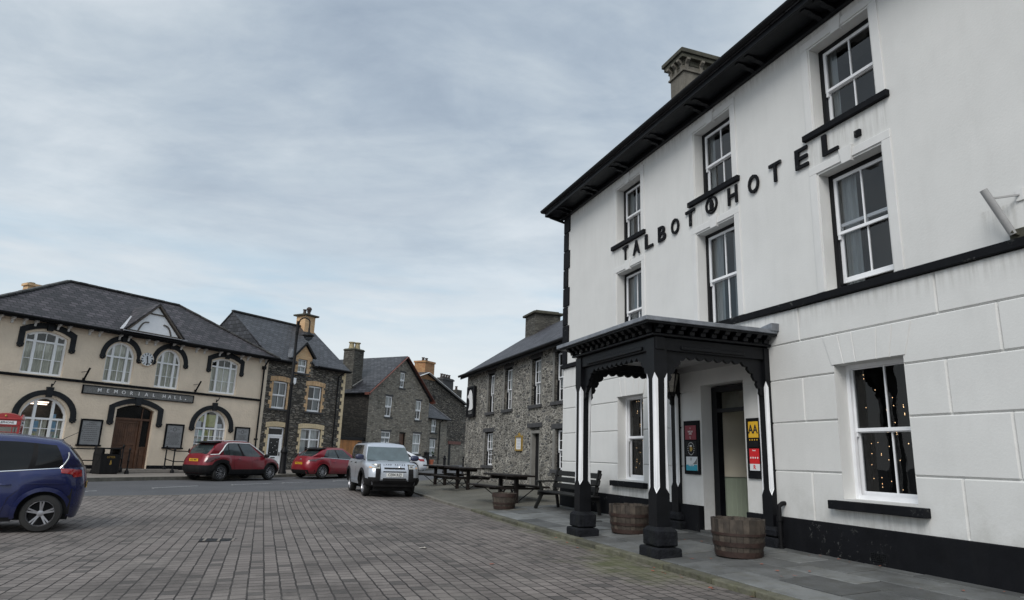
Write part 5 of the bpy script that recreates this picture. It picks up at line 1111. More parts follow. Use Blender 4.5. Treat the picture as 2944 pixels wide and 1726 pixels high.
# ------------------------------------------------------------------ stone house with yellow brick dressings
h2 = thing('stone_house', 'dark stone house with buff brick window surrounds and wall dormer, right of the hall', 'house', HAL, (3, 0, .1))
X0, X1, HE2, yR, zR = .10, 6.08, 6.42, 3.75, 9.32
w1 = (.60, 1.60, 3.57, 5.06); w2 = (3.17, 4.22, 3.58, 5.06); w3 = (2.18, 2.86, 5.76, 6.56); gw = (2.92, 4.45, 1.15, 2.55); dr = (.62, 1.72, .12, 2.52)
out = [(X0, 0), (X1, 0), (X1, HE2), (3.22, HE2), (3.22, 6.72), (2.60, 7.42), (1.98, 6.72), (1.98, HE2), (X0, HE2)]
MB().wall(out, [segarch(*w1, 5.14), segarch(*w2, 5.14), rect(*w3), segarch(*gw, 2.62), segarch(*dr, 2.60)], 0, .2).add([(X1, 0, 0), (X1, 7.5, 0), (X1, 7.5, HE2), (X1, yR, zR-.1), (X1, 0, HE2)], [(0, 1, 2, 3, 4)]).build('wall', M['h2stone'], h2) if False else None
def segh(q, r): return segarch(q[0], q[1], q[2], q[3], q[3]+r)
MB().wall(out, [segh(w1, .07), segh(w2, .07), rect(*w3), segh(gw, .07), segh(dr, .07)], 0, .2).add([(X1, 0, 0), (X1, 7.5, 0), (X1, 7.5, HE2), (X1, yR, zR-.1), (X1, 0, HE2)], [(0, 1, 2, 3, 4)]).build('wall', M['h2stone'], h2)
MB().add([(X0-.0, 0.02, 6.3), (X0-.0, 7.5, 6.3), (X0-.0, yR, zR-.05)], [(0, 1, 2)]).build('slate_hung_gable', M['slate2'], h2)
def dress(q, mat, name, lt=.27, below=0):
    xa, xb, za, zb = q; mb = MB(); z = za-below; i = 0
    while z < zb-.02:
        h = min(.225, zb-z); w_ = .24 if i % 2 else .12; mb.box(xa-w_, xa, -.012, .06, z, z+h-.004); mb.box(xb, xb+w_, -.012, .06, z, z+h-.004); z += h; i += 1
    n = 14; mb2 = [(xa-.24+(xb-xa+.48)*i/n, zb+.07*(1-((i/n)*2-1)**2)) for i in range(n+1)]; top = [(x, z+lt) for x, z in mb2]
    for i in range(n):
        g_ = .008; mb.prism([(mb2[i][0]+g_, mb2[i][1]), (mb2[i+1][0], mb2[i+1][1]), (top[i+1][0], top[i+1][1]), (top[i][0]+g_, top[i][1])], -.012, .06)
    return mb.build(name, M[mat], h2, fixn=True)
dress(w1, 'buff', 'brick_dressing'); dress(w2, 'buff', 'brick_dressing'); dress(gw, 'palebuff', 'brick_dressing'); dress(dr, 'palebuff', 'brick_dressing')
mb = MB(); z = 5.62; i = 0
while z < 6.56: w_ = .20 if i % 2 else .30; mb.box(2.18-min(w_, .2), 2.18, -.014, .06, z, z+.146); mb.box(2.86, 2.86+w_, -.014, .06, z, z+.146); z += .15; i += 1
mb.prism([(1.98, 6.57), (3.22, 6.57), (3.22, 6.74), (2.60, 7.44), (1.98, 6.74)], -.013, .05); mb.build('dormer_brickwork', M['buff'], h2)
qn = MB(); z = .1; i = 0
while z < HE2-.25: L = .30 if i % 2 else .16; qn.box(X1-L, X1+.015, -.015, .3 if i % 2 else .16, z, z+.222); z += .226; i += 1
qn.build('corner_quoins', M['palebuff'], h2)
for q, kw in ((w1, dict(curtain='curtgrey', sidecurt=[(0, .45), (.55, 1)])), (w2, dict(curtain='curtgrey', sidecurt=[(.6, 1)])), (w3, dict(curtain='curt', cw=.9))):
    wd = sash(h2, q[0], q[1], q[2], q[3]+.03, .08, 2, 1, 1, 'upvc', .075, back='dark', bar=.028, **kw)
    sill(h2, wd, q[0]-.22, q[1]+.22, q[2]-.10, q[2], -.08, .15, 'darklintel')
f = MB(); a, b, c, d = gw; y = .08
f.box(a, a+.06, y, y+.06, c, d); f.box(b-.06, b, y, y+.06, c, d); f.box(a, b, y+.001, y+.059, d-.04, d+.03); f.box(a, b, y+.001, y+.059, c, c+.07); f.box((a+b)/2-.04, (a+b)/2+.04, y-.004, y+.062, c, d); f.box(a, b, y-.002, y+.061, c+.78, c+.85)
wd = f.build('window', M['upvc'], h2); MB().wall(rect(a, b, c, d), (), y+.03).build('pane', M['glass'], h2, wd, fixn=False)
ct = MB()
for (u0_, u1_) in ((.03, .42), (.55, .97)): ct.grid(lambda u, v: (a+(b-a)*(u0_+(u1_-u0_)*u), .28+.02*sin(u*35), c+(d-c)*v), 50, 1)
ct.build('curtain', M['curt'], h2, wd, smooth=True, fixn=False); MB().box(a-.1, b+.1, .9, .92, c-.1, d+.1).box(a-.1, b+.1, .21, .9, c-.1, c).build('room_lining', M['dark'], h2, wd); sill(h2, wd, a-.22, b+.22, c-.1, c, -.08, .15, 'darklintel')
f = MB(); a, b, c, d = dr; f.box(a, a+.08, y, y+.06, c, d); f.box(b-.08, b, y, y+.06, c, d); f.box(a+.08, b-.08, y, y+.06, d-.05, d+.04); f.box(a+.08, b-.08, y+.001, y+.06, 2.05, 2.15)
dfr = f.build('door_frame', M['upvc'], h2); MB().wall(rect(a+.08, b-.08, 2.15, d-.05), (), y+.03).build('fanlight', M['carglass'], h2, dfr, fixn=False)
lf = MB().box(a+.08, b-.08, y+.02, y+.06, c+.03, .98).box(a+.08, a+.2, y+.02, y+.06, .98, 2.05).box(b-.2, b-.08, y+.02, y+.06, .98, 2.05).box(a+.2, b-.2, y+.02, y+.06, 1.95, 2.05).build('door_leaf', M['upvc'], h2, dfr)
MB().wall(rect(a+.2, b-.2, .98, 1.95), (), y+.04).build('door_pane', M['carglass'], h2, lf, fixn=False); MB().box(b-.17, b-.14, y-.03, y+.02, 1.0, 1.2).build('handle', M['blackiron'], h2, lf); MB().box((a+b)/2-.14, (a+b)/2+.14, y, y+.02, .86, .91).build('letterbox', M['blackiron'], h2, lf)
st_ = MB()
for i, (x, z) in enumerate(((.22, 1.7), (.5, 1.55), (.35, 1.42), (.6, 1.75), (.45, 1.2), (.2, 1.15), (.62, 1.3))): st_.lathe([(.022, y+.035), (.022, y+.032)], (a+.15+x, 0, z), 5, 'y')
st_.build('star_decal', M['txtw'], h2, lf)
r2 = MB(); ex = X1+.14
# front slope split round the dormer
ye, zc_ = .42, 6.28+(.42+.28)*(zR-6.28)/(yR+.28)
roof_planes(r2, [[(X0-.04, -.28, 6.28), (1.93, -.28, 6.28), (1.93, ye, zc_), (X0-.04, ye, zc_)], [(3.27, -.28, 6.28), (ex, -.28, 6.28), (ex, ye, zc_), (3.27, ye, zc_)], [(X0-.04, ye, zc_), (ex, ye, zc_), (ex, yR, zR), (X0-.04, yR, zR)], [(X0-.04, 7.8, 6.28), (ex, 7.8, 6.28), (ex, yR, zR), (X0-.04, yR, zR)]], .06)
r2o = r2.build('roof', M['slate2'], h2)
MB().bar((X0-.04, yR, zR+.03), (ex, yR, zR+.03), .22, .1).build('ridge_tiles', M['ridge'], h2, r2o, bevel=.02)
d2 = MB(); roof_planes(d2, [[(2.60, -.14, 7.62), (1.76, -.14, 6.74), (1.76, .25, 6.74), (2.60, 1.7, 7.62)], [(2.60, -.14, 7.62), (3.44, -.14, 6.74), (3.44, .25, 6.74), (2.60, 1.7, 7.62)]], .05); d2.build('dormer_roof', M['slate2'], h2, r2o)
MB().bar((1.80, -.12, 6.70), (2.60, -.12, 7.55), .12, .05, (0, -1, 0)).bar((3.40, -.12, 6.70), (2.60, -.12, 7.55), .12, .05, (0, -1, 0)).build('bargeboard', M['blackwood'], h2, r2o)
MB().box(1.52, 1.66, -.2, .15, 6.55, 7.05).build('lead_flashing', M['lead'], h2, r2o)
gg = MB().tube([(X0, -.34, 6.25), (1.66, -.34, 6.25)], .055, 8).tube([(3.5, -.34, 6.25), (ex, -.34, 6.25)], .055, 8); gg.box(X0, 1.9, -.28, -.02, 6.17, 6.22).box(3.3, ex, -.28, 0, 6.17, 6.22); gg.build('gutter', M['blackiron'], h2, r2o)
MB().tube([(5.75, -.32, 6.2), (5.6, -.2, 6.05), (5.45, -.06, 5.9), (5.42, -.06, .2)], .04, 8).build('downpipe', M['blackiron'], h2)
c = MB().box(5.25, 6.1, 3.3, 4.15, 8.6, 10.05).box(5.2, 6.15, 3.25, 4.2, 8.7, 9.0); co_ = c.build('chimney', M['buff'], h2, r2o); MB().box(5.08, 6.28, 3.12, 4.32, 10.05, 10.16).build('chimney_cap', M['chimcap'], h2, co_, bevel=.02)
pots(h2, co_, [(5.5, 3.72)], 10.16, 'potdark', .12, .36); pots(h2, co_, [(5.86, 3.72)], 10.16, 'potdark', .13, .34, True)
t = thing('alarm_box', 'small white alarm box high on the stone house, beside the lamp post', 'alarm box', HAL, (2.05, 0, 5.2)); MB().box(1.93, 2.12, -.08, 0, 5.12, 5.42).prism([(1.93, 5.12), (2.12, 5.12), (2.03, 5.02)], -.08, 0).build('case', M['upvc'], t, bevel=.015)

# ------------------------------------------------------------------ gable-fronted stone house
gh_ = thing('gable_house', 'grey rubble house with a red-brown bargeboard gable facing the square, beyond the silver car', 'house', GAB, (3.7, 0, .3))
GX0, GX1, GE, ax, az = 0, 7.35, 5.62, 3.82, 8.55; GZ = .1
gws = [(1.86, 2.66, 3.94, 5.47), (5.58, 6.34, 3.94, 5.45), (3.40, 4.0, 6.22, 7.42), (1.66, 2.74, 2.0, 2.88), (5.46, 6.52, 1.35, 2.90)]; gd = (3.76, 4.56, .25, 2.92)
w_ = MB().wall([(GX0, GZ), (GX1, GZ), (GX1, GE), (ax, az), (GX0, GE)], [rect(*q) for q in gws+[gd]], 0, .2); w_.build('front_wall', M['gabstone'], gh_)
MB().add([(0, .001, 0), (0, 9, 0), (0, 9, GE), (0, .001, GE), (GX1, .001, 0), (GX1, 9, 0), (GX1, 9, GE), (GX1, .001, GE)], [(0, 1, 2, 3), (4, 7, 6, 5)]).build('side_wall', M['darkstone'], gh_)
for i, q in enumerate(gws):
    wd = sash(gh_, *q, .07, 2, 1, 1, 'upvc', .09, back='dark', bar=.035, curtain='curt' if i != 3 else 'curtgrey', cw=.55 if i < 3 else 1.)
    sill(gh_, wd, q[0]-.1, q[1]+.1, q[2]-.10, q[2], -.07, .1, 'darklintel'); MB().box(q[0]-.08, q[1]+.08, -.008, .05, q[3], q[3]+.12).build('lintel', M['darklintel'], gh_, wd)
df = MB().box(gd[0], gd[0]+.08, .1, .18, gd[2], gd[3]).box(gd[1]-.08, gd[1], .1, .18, gd[2], gd[3]).box(gd[0]+.08, gd[1]-.08, .1, .18, gd[3]-.1, gd[3]).build('door_frame', M['blackwood'], gh_); MB().box(gd[0]+.08, gd[1]-.08, .15, .19, gd[2], gd[3]-.1).build('door_leaf', M['door'], gh_, df)
gr_ = MB(); roof_planes(gr_, [[(-.35, -.25, 5.50), (-.35, 9.2, 5.50), (ax, 9.2, az+.16), (ax, -.25, az+.16)], [(GX1+.40, -.25, 5.50), (GX1+.40, 9.2, 5.50), (ax, 9.2, az+.16), (ax, -.25, az+.16)]], .06); gro = gr_.build('roof', M['slate2'], gh_)
MB().bar((-.36, -.27, 5.42), (ax, -.27, az+.09), .05, .2, (0, -1, 0)).bar((GX1+.42, -.27, 5.42), (ax, -.27, az+.09), .05, .2, (0, -1, 0)).box(GX1+.25, GX1+.5, -.3, .1, 5.34, 5.52).box(-.4, -.18, -.3, .1, 5.34, 5.52).build('bargeboard', M['redwood'], gh_, gro)
for (a, b, y1, y2, zt, zb) in ((.02, 1.05, 1.75, 2.8, 8.72, 4.5), (6.3, 7.25, 1.9, 2.85, 8.25, 5.5)):
    c = MB().box(a, b, y1, y2, zb, zt); ch = c.build('chimney', M['chimstone'], gh_, gro); MB().lathe([(.74*(b-a)+.02, zt-.03), (.77*(b-a)+.04, zt+.05), (.70*(b-a), zt+.13), (.3, zt+.2)], ((a+b)/2, (y1+y2)/2, 0), 4, sq=True).build('chimney_cap', M['chimcap'], gh_, ch, bevel=.03)
    pots(gh_, ch, [((a+b)/2-.2, (y1+y2)/2+.1), ((a+b)/2+.2, (y1+y2)/2-.1)], zt+.15, 'pot', .22, .50)
MB().bar((-.1, 1.55, 6.0), (.9, 1.55, 6.6), .1, .03).build('lead_flashing', M['signgrey'], gh_, gro)
gt_ = thing('timber_gates', 'pair of orange-stained boarded gates between the two stone houses', 'gate', GAB, (-1.4, .25, .1))
for s in range(2):
    g = MB(); a = -2.72+s*1.3
    for i in range(9): g.box(a+i*.143, a+i*.143+.136, .2, .235, .12, 2.12)
    g.box(a, a+1.28, .236, .28, .4, .52); g.box(a, a+1.28, .236, .28, 1.7, 1.82); g.build('gate_leaf', M['gatewood'], gt_)
MB().box(-2.9, .0, .1, .35, 2.15, 2.32).box(-2.85, -2.73, .1, .3, .1, 2.15).build('gate_frame', M['blackwood'], gt_)

# ------------------------------------------------------------------ cottage, big rear house, far chimneys
ct_ = thing('cottage', 'low stone cottage with a small slate roof, right of the gable-fronted house', 'cottage', GAB, (9.3, .3, .3))
cw_ = [(8.28, 9.02, 3.10, 4.15), (8.18, 9.06, 1.20, 2.56)]
MB().wall([(7.36, .1), (10.55, .1), (10.55, 4.32), (7.36, 4.32)], [rect(*q) for q in cw_], .3, .15).add([(10.55, .3, .1), (10.55, 4, .1), (10.55, 4, 4.32), (10.55, .3, 4.32)], [(0, 1, 2, 3)]).build('wall', M['gabstone'], ct_)
for q in cw_:
    wd = sash(ct_, *q, .38, 2, 1, 1, 'upvc', .085, curtain='curt', back='dark', bar=.03); sill(ct_, wd, q[0]-.1, q[1]+.1, q[2]-.1, q[2], .22, .4, 'darklintel'); MB().box(q[0]-.08, q[1]+.08, .29, .35, q[3], q[3]+.12).build('lintel', M['darklintel'], ct_, wd)
r_ = MB(); roof_planes(r_, [[(7.36, .02, 4.22), (10.75, .02, 4.22), (9.35, 2.3, 6.05), (7.36, 2.3, 6.05)], [(10.75, .02, 4.22), (10.75, 4.4, 4.22), (9.35, 2.3, 6.05)]]); cro = r_.build('roof', M['slate2'], ct_)
MB().bar((10.75, .02, 4.25), (9.35, 2.3, 6.08), .16, .04).box(9.0, 9.45, 2.2, 2.4, 6.02, 6.12).build('lead_hip', M['lead'], ct_, cro); MB().tube([(7.4, -.03, 4.2), (10.7, -.03, 4.2)], .05, 8).tube([(9.42, -.03, 4.15), (9.42, .24, 3.95), (9.42, .24, .3)], .04, 8).build('gutter', M['blackiron'], ct_, cro)
pl_ = MB(); 
t = thing('window_plant', 'small dark potted plant on the lower cottage window sill', 'plant', GAB, (8.7, .25, 1.2))
MB().lathe([(.07, 1.20), (.10, 1.32)], (8.65, .24, 0), 10).build('pot', M['blackiron'], t)
lfm = MB()
for i in range(70):
    a = random.uniform(0, 2*PI); p = random.uniform(0, 1); c = Vector((8.65+.17*p*cos(a), .24+.1*p*sin(a), 1.33+random.uniform(0, .22))); d = Vector((random.uniform(-1, 1), random.uniform(-1, 1), random.uniform(-.3, 1)))*.06; e = Vector((random.uniform(-1, 1), random.uniform(-1, 1), random.uniform(-1, 1)))*.03; lfm.add([c-d, c+e, c+d, c-e], [(0, 1, 2, 3)])
lfm.build('foliage', M['leafg'], t, fixn=False)
t = thing('terracotta_pot', 'terracotta pot standing at the corner of the cottage', 'pot', GAB, (7.9, -.1, .3)); MB().lathe([(.18, .35), (.28, .85), (.31, .86), (.31, .93), (.26, .93), (.2, .8)], (7.85, -.1, 0), 16).build('pot_body', M['terrac'], t, smooth=True)
MB().tube([(7.5, .22, 4.1), (7.5, .22, .3)], .07, 8).build('downpipe', M['blackiron'], ct_)
bgm = thing('rear_gable_house', 'tall dark stone house with a white bargeboard gable behind the cottage', 'house', GAB, (11.1, 3.3, .3))
MB().add([(4.5, 3.3, .1), (18.9, 3.3, .1), (18.9, 3.3, 5.8), (17.6, 3.3, 6.1), (11.15, 3.3, 8.35), (4.5, 3.3, 6.1)], [(0, 1, 2, 3, 4, 5)]).add([(17.6, 3.3, .1), (17.6, 14, .1), (17.6, 14, 6.1), (17.6, 3.3, 6.1)], [(0, 1, 2, 3)]).build('wall', M['h2stone'], bgm)
MB().prism([(9.55, 7.85), (12.75, 7.85), (11.15, 8.36)], 3.27, 3.31).build('brick_gable_top', M['redbrick'], bgm)
MB().box(12.0, 12.8, 3.26, 3.31, 5.8, 6.5).build('blocked_window', M['dark'], bgm)
r_ = MB(); roof_planes(r_, [[(18.0, 3.0, 6.12), (18.0, 14, 6.12), (11.15, 14, 8.5), (11.15, 3.0, 8.5)], [(4.1, 3.0, 6.12), (4.1, 14, 6.12), (11.15, 14, 8.5), (11.15, 3.0, 8.5)]]); bro = r_.build('roof', M['slate2'], bgm)
MB().bar((18.0, 2.97, 6.05), (11.15, 2.97, 8.43), .05, .24, (0, -1, 0)).bar((4.1, 2.97, 6.05), (11.15, 2.97, 8.43), .05, .24, (0, -1, 0)).build('bargeboard', M['render2'], bgm, bro)
c = MB().box(11.55, 13.0, 3.7, 4.9, 8.0, 9.55).box(11.48, 13.07, 3.63, 4.97, 9.45, 9.62); co_ = c.build('chimney', M['redbrick'], bgm, bro); pots(bgm, co_, [(12.0, 4.3), (12.5, 4.3)], 9.62, 'potdark', .14, .35)
fh = thing('far_house', 'far house of which only a dark rendered chimney with four pots shows above the roofs', 'house', GAB, (20, 7, .4))
MB().box(16.6, 23, 6.5, 12, .1, 6.2).build('wall', M['darkstone'], fh); r_ = MB(); roof_planes(r_, [[(16.4, 6.2, 6.1), (23.2, 6.2, 6.1), (23.2, 9.2, 7.9), (16.4, 9.2, 7.9)], [(16.4, 12.2, 6.1), (23.2, 12.2, 6.1), (23.2, 9.2, 7.9), (16.4, 9.2, 7.9)]]); fro = r_.build('roof', M['slate2'], fh)
c = MB().box(18.7, 20.6, 6.6, 7.4, 6.3, 9.0).box(18.62, 20.68, 6.52, 7.48, 8.78, 8.92); co_ = c.build('chimney', M['darklintel'], fh, fro); pots(fh, co_, [(18.95+i*.46, 7.0) for i in range(4)], 9.0, 'potdark', .14, .42)
c = MB().box(22.0, 22.9, 7, 7.8, 6.5, 8.1); co_ = c.build('chimney', M['chimstone'], fh, fro); pots(fh, co_, [(22.4, 7.4)], 8.1, 'potdark', .14, .4)
# red-framed doorway of the lane wall
lw_ = thing('lane_wall', 'low stone wall with a red door lintel where the lane passes the pub corner', 'wall', GAB, (12, -.2, .3))
MB().box(10.6, 18.5, .35, .7, .1, 2.35).build('wall_body', M['gabstone'], lw_); MB().box(10.9, 12.8, .28, .36, 2.25, 2.5).build('red_lintel', M['redwood'], lw_); MB().box(11.0, 11.3, .33, .36, .2, 2.25).build('dark_opening', M['dark'], lw_)

# ------------------------------------------------------------------ lamp post, bollards, telephone kiosk
LX, LY = -11.3, 34.85; lp = thing('street_lamp', 'tall black swan-neck lamp post with a hanging lantern, between the two red cars', 'street lamp', WORLD, (LX, LY, .15))
MB().lathe([(.20, .10), (.20, .25), (.17, .30), (.15, 1.15), (.19, 1.2), (.19, 1.27), (.12, 1.40), (.085, 1.5)], (LX, LY, 0), 12).build('base', M['blackiron'], lp, smooth=True)
MB().lathe([(.10, 1.5), (.085, 4.6), (.11, 4.62), (.11, 4.7), (.078, 4.75), (.068, 8.0), (.01, 8.01)], (LX, LY, 0), 12).build('pole', M['blackiron'], lp, smooth=True)
MB().lathe([(.075, 7.0), (.085, 7.05), (.085, 7.2), (.065, 7.25)], (LX, LY, 0), 12).shift(.25).build('collar', M['blackiron'], lp)
arm = [(LX+.05, LY, 7.1)]+[(LX+.34-.28*cos(t*PI/10), LY, 7.70+.24*sin(t*PI/10)) for t in range(11)]+[(LX+.62, LY, 7.35)]
MB().tube(arm, .036, 8).shift(.25).build('swan_neck', M['blackiron'], lp, smooth=True)
a = (LX+.62, LY, 0); hd_ = MB().lathe([(.03, 7.45), (.05, 7.38), (.05, 7.22), (.10, 7.14), (.30, 7.02), (.31, 6.97), (.26, 6.96)], a, 16).shift(.25).build('lantern_hood', M['blackiron'], lp, smooth=True)
MB().lathe([(.25, 6.98), (.22, 6.86), (.12, 6.74), (.02, 6.70)], a, 16).shift(.25).build('bowl', M['dglass'], lp, hd_, smooth=True)
MB().bar((LX+.1, LY, 7.0), (LX+.4, LY, 7.0), .02).shift(.25).build('stay', M['blackiron'], lp)
b0 = None
for (x, y, lb) in ((-3.75, 41.5, 'black cast-iron bollard in the lane, left of the two'), (-2.55, 41.0, 'black cast-iron bollard in the lane, beside the pub corner')):
    z = gz(x, y)+.1
    if b0 is None:
        b0 = thing('bollard', lb, 'bollard', WORLD, (x, y, z), 'black bollards in the lane'); MB().lathe([(.11, z), (.11, z+.12), (.085, z+.16), (.08, z+.8), (.11, z+.84), (.11, z+.88), (.06, z+.92), (.08, z+.98), (.02, z+1.05)], (x, y, 0), 12).build('post', M['blackiron'], b0, smooth=True)
    else: c = copytree(b0); c.location = (x, y, z); c['label'] = lb
t = thing('waste_pipe_box', 'black narrow post box by the cottage corner', 'cabinet', GAB, (7.2, -.3, .3)); MB().box(7.02, 7.32, -.35, -.05, .2, 1.45).build('cabinet_body', M['trim'], t, bevel=.02); MB().box(7.0, 7.34, -.37, -.03, 1.45, 1.5).build('lid', M['trim'], t, bevel=.01)

KX, KY = -17.42, 23.7; KF = Frame(KX, KY, 30, -.14); kk = thing('telephone_kiosk', 'red telephone kiosk with a white TELEPHONE panel, at the left edge behind the blue car', 'telephone box', KF, (0, 0, 0))
s = .45; bd = MB()
for sx_ in (-1, 1):
    for sy in (-1, 1): bd.box(sx_*s-.07*(sx_ > 0), sx_*s+.07*(sx_ < 0), sy*s-.07*(sy > 0), sy*s+.07*(sy < 0), .1, 2.02)
bd.box(-s-.02, s+.02, -s-.02, s+.02, 0, .10); bd.box(-s, s, -s, s, 1.97, 2.18)
bd.box(-s-.03, s+.03, -s-.03, s+.03, 2.18, 2.22); bd.build('body', M['phred'], kk, bevel=.01)
dm = MB(); dm.grid(lambda u, v: ((u*2-1)*(s+.02), (v*2-1)*(s+.02), 2.22+.20*max(0, (1-(u*2-1)**2))**.6*max(0, (1-(v*2-1)**2))**.6+.0), 16, 16); dm.build('dome_roof', M['phred'], kk, smooth=True)
fm = MB()
for d_ in range(4):
    Mx = Matrix.Rotation(d_*PI/2, 4, 'Z'); fm.prism([(-s, 2.2), (s, 2.2)]+[(s*cos(PI*i/10), 2.2+.18*sin(PI*i/10)) for i in range(1, 10)], -s-.01, -s+.03) if d_ == 0 else fm.add([Mx @ v for v in MB().prism([(-s, 2.2), (s, 2.2)]+[(s*cos(PI*i/10), 2.2+.18*sin(PI*i/10)) for i in range(1, 10)], -s-.01, -s+.03).v], MB().prism([(-s, 2.2), (s, 2.2)]+[(s*cos(PI*i/10), 2.2+.18*sin(PI*i/10)) for i in range(1, 10)], -s-.01, -s+.03).f)
fm.build('pediment', M['phred'], kk)
for d_ in range(4):
    Mx = Matrix.Rotation(d_*PI/2, 4, 'Z'); g = MB(); p = MB(); tx = MB()
    p.box(-.33, .33, -s-.012, -s-.002, 2.02, 2.14, Mx); addtext(tx, 'TELEPHONE', .095, 0, -s-.014, 2.08, .004, .001, 1., Mx)
    pn = p.build('sign_panel', M['paper'], kk); tx.build('lettering', M['txt'], kk, pn, fixn=False)
    for j in range(9): g.box(-s+.07, s-.07, -s+.015, -s+.04, .42+j*.19, .44+j*.19, Mx)
    for x in (-.23, .23): g.box(x-.012, x+.012, -s+.014, -s+.041, .3, 1.97, Mx)
    g.box(-s+.07, s-.07, -s+.01, -s+.04, .1, .42, Mx); gbr = g.build('glazing_bars', M['phred'], kk); q = MB(); q.add([Mx @ Vector(v) for v in ((-.4, -s+.028, .42), (.4, -s+.028, .42), (.4, -s+.028, 1.97), (-.4, -s+.028, 1.97))], [(0, 1, 2, 3)]); q.build('pane', M['dglass'], kk, gbr, fixn=False)
cr = MB().lathe([(.001, 2.27), (.03, 2.28), (.035, 2.31), (.02, 2.33), (.001, 2.34)], (0, -s-.012, 0), 8); cr.build('crown', M['gold'], kk)

# drain and fallen leaves
dg_ = thing('drain_grating', 'small black iron drain grating set in the paved square', 'drain', WORLD, (-4.78, 11.87, -.17))
zz = gz(-4.78, 11.87)+.006; Mx = Matrix.Translation((-4.78, 11.87, zz)) @ Matrix.Rotation(R(17), 4, 'Z')
MB().box(-.30, .30, -.20, .20, -.01, .004, Mx).build('frame', M['blackiron'], dg_); g = MB()
for i in range(3): g.box(-.24+i*.22, -.2+i*.22, -.17, .17, .004, .014, Mx)
g.build('grate_bars', M['pave'], dg_)
def leaf(x, y, z, s_, mat, label):
    t = thing('fallen_leaf', label, 'leaf', WORLD, (x, y, z), 'fallen leaves on the square'); a = random.uniform(0, 6); pts = [(0, -1), (.5, -.5), (.35, 0), (.7, .3), (.2, .5), (0, 1), (-.25, .5), (-.7, .25), (-.4, 0), (-.45, -.55)]
    MB().add([(x+s_*(p*cos(a)-q*sin(a)), y+s_*(p*sin(a)+q*cos(a)), z+.008+.3*s_*abs(p)) for p, q in pts], [tuple(range(10))]).build('leaf_blade', M[mat], t, fixn=False)
leaf(-1.25, 11.08, gz(-1.25, 11.08), .085, 'leafm', 'pale fallen leaf lying flat in the middle of the paved square')
leaf(-.15, 9.7, gz(0, 9), .05, 'leafr', 'reddish fallen leaf on the paved square')
lf_ = MB(); rnd = random.Random(4)
for i in range(46):
    lx, ly = rnd.choice([(rnd.uniform(9.0, 14), rnd.uniform(-.35, -.08)), (rnd.uniform(6, 13), rnd.uniform(-2.2, -.2)), (rnd.uniform(5, 12), rnd.uniform(-2.8, -2.5))])
    P = HOT.w(lx, ly); zf = pz(ly)+.012 if ly > -2.47 else gz(P.x, P.y)+.008; s_ = rnd.uniform(.018, .045); a = rnd.uniform(0, 6); lf_.add([(P.x+s_*cos(a+k*1.57)*(1 if k % 2 else .5), P.y+s_*sin(a+k*1.57)*(1 if k % 2 else .5), zf+rnd.uniform(0, .01)) for k in range(4)], [(0, 1, 2, 3)])
o = lf_.build('leaf_litter', M['leafr'], fixn=False); lab(o, 'small brown leaf fragments scattered on the hotel flagstones', 'leaf litter', kind='stuff')

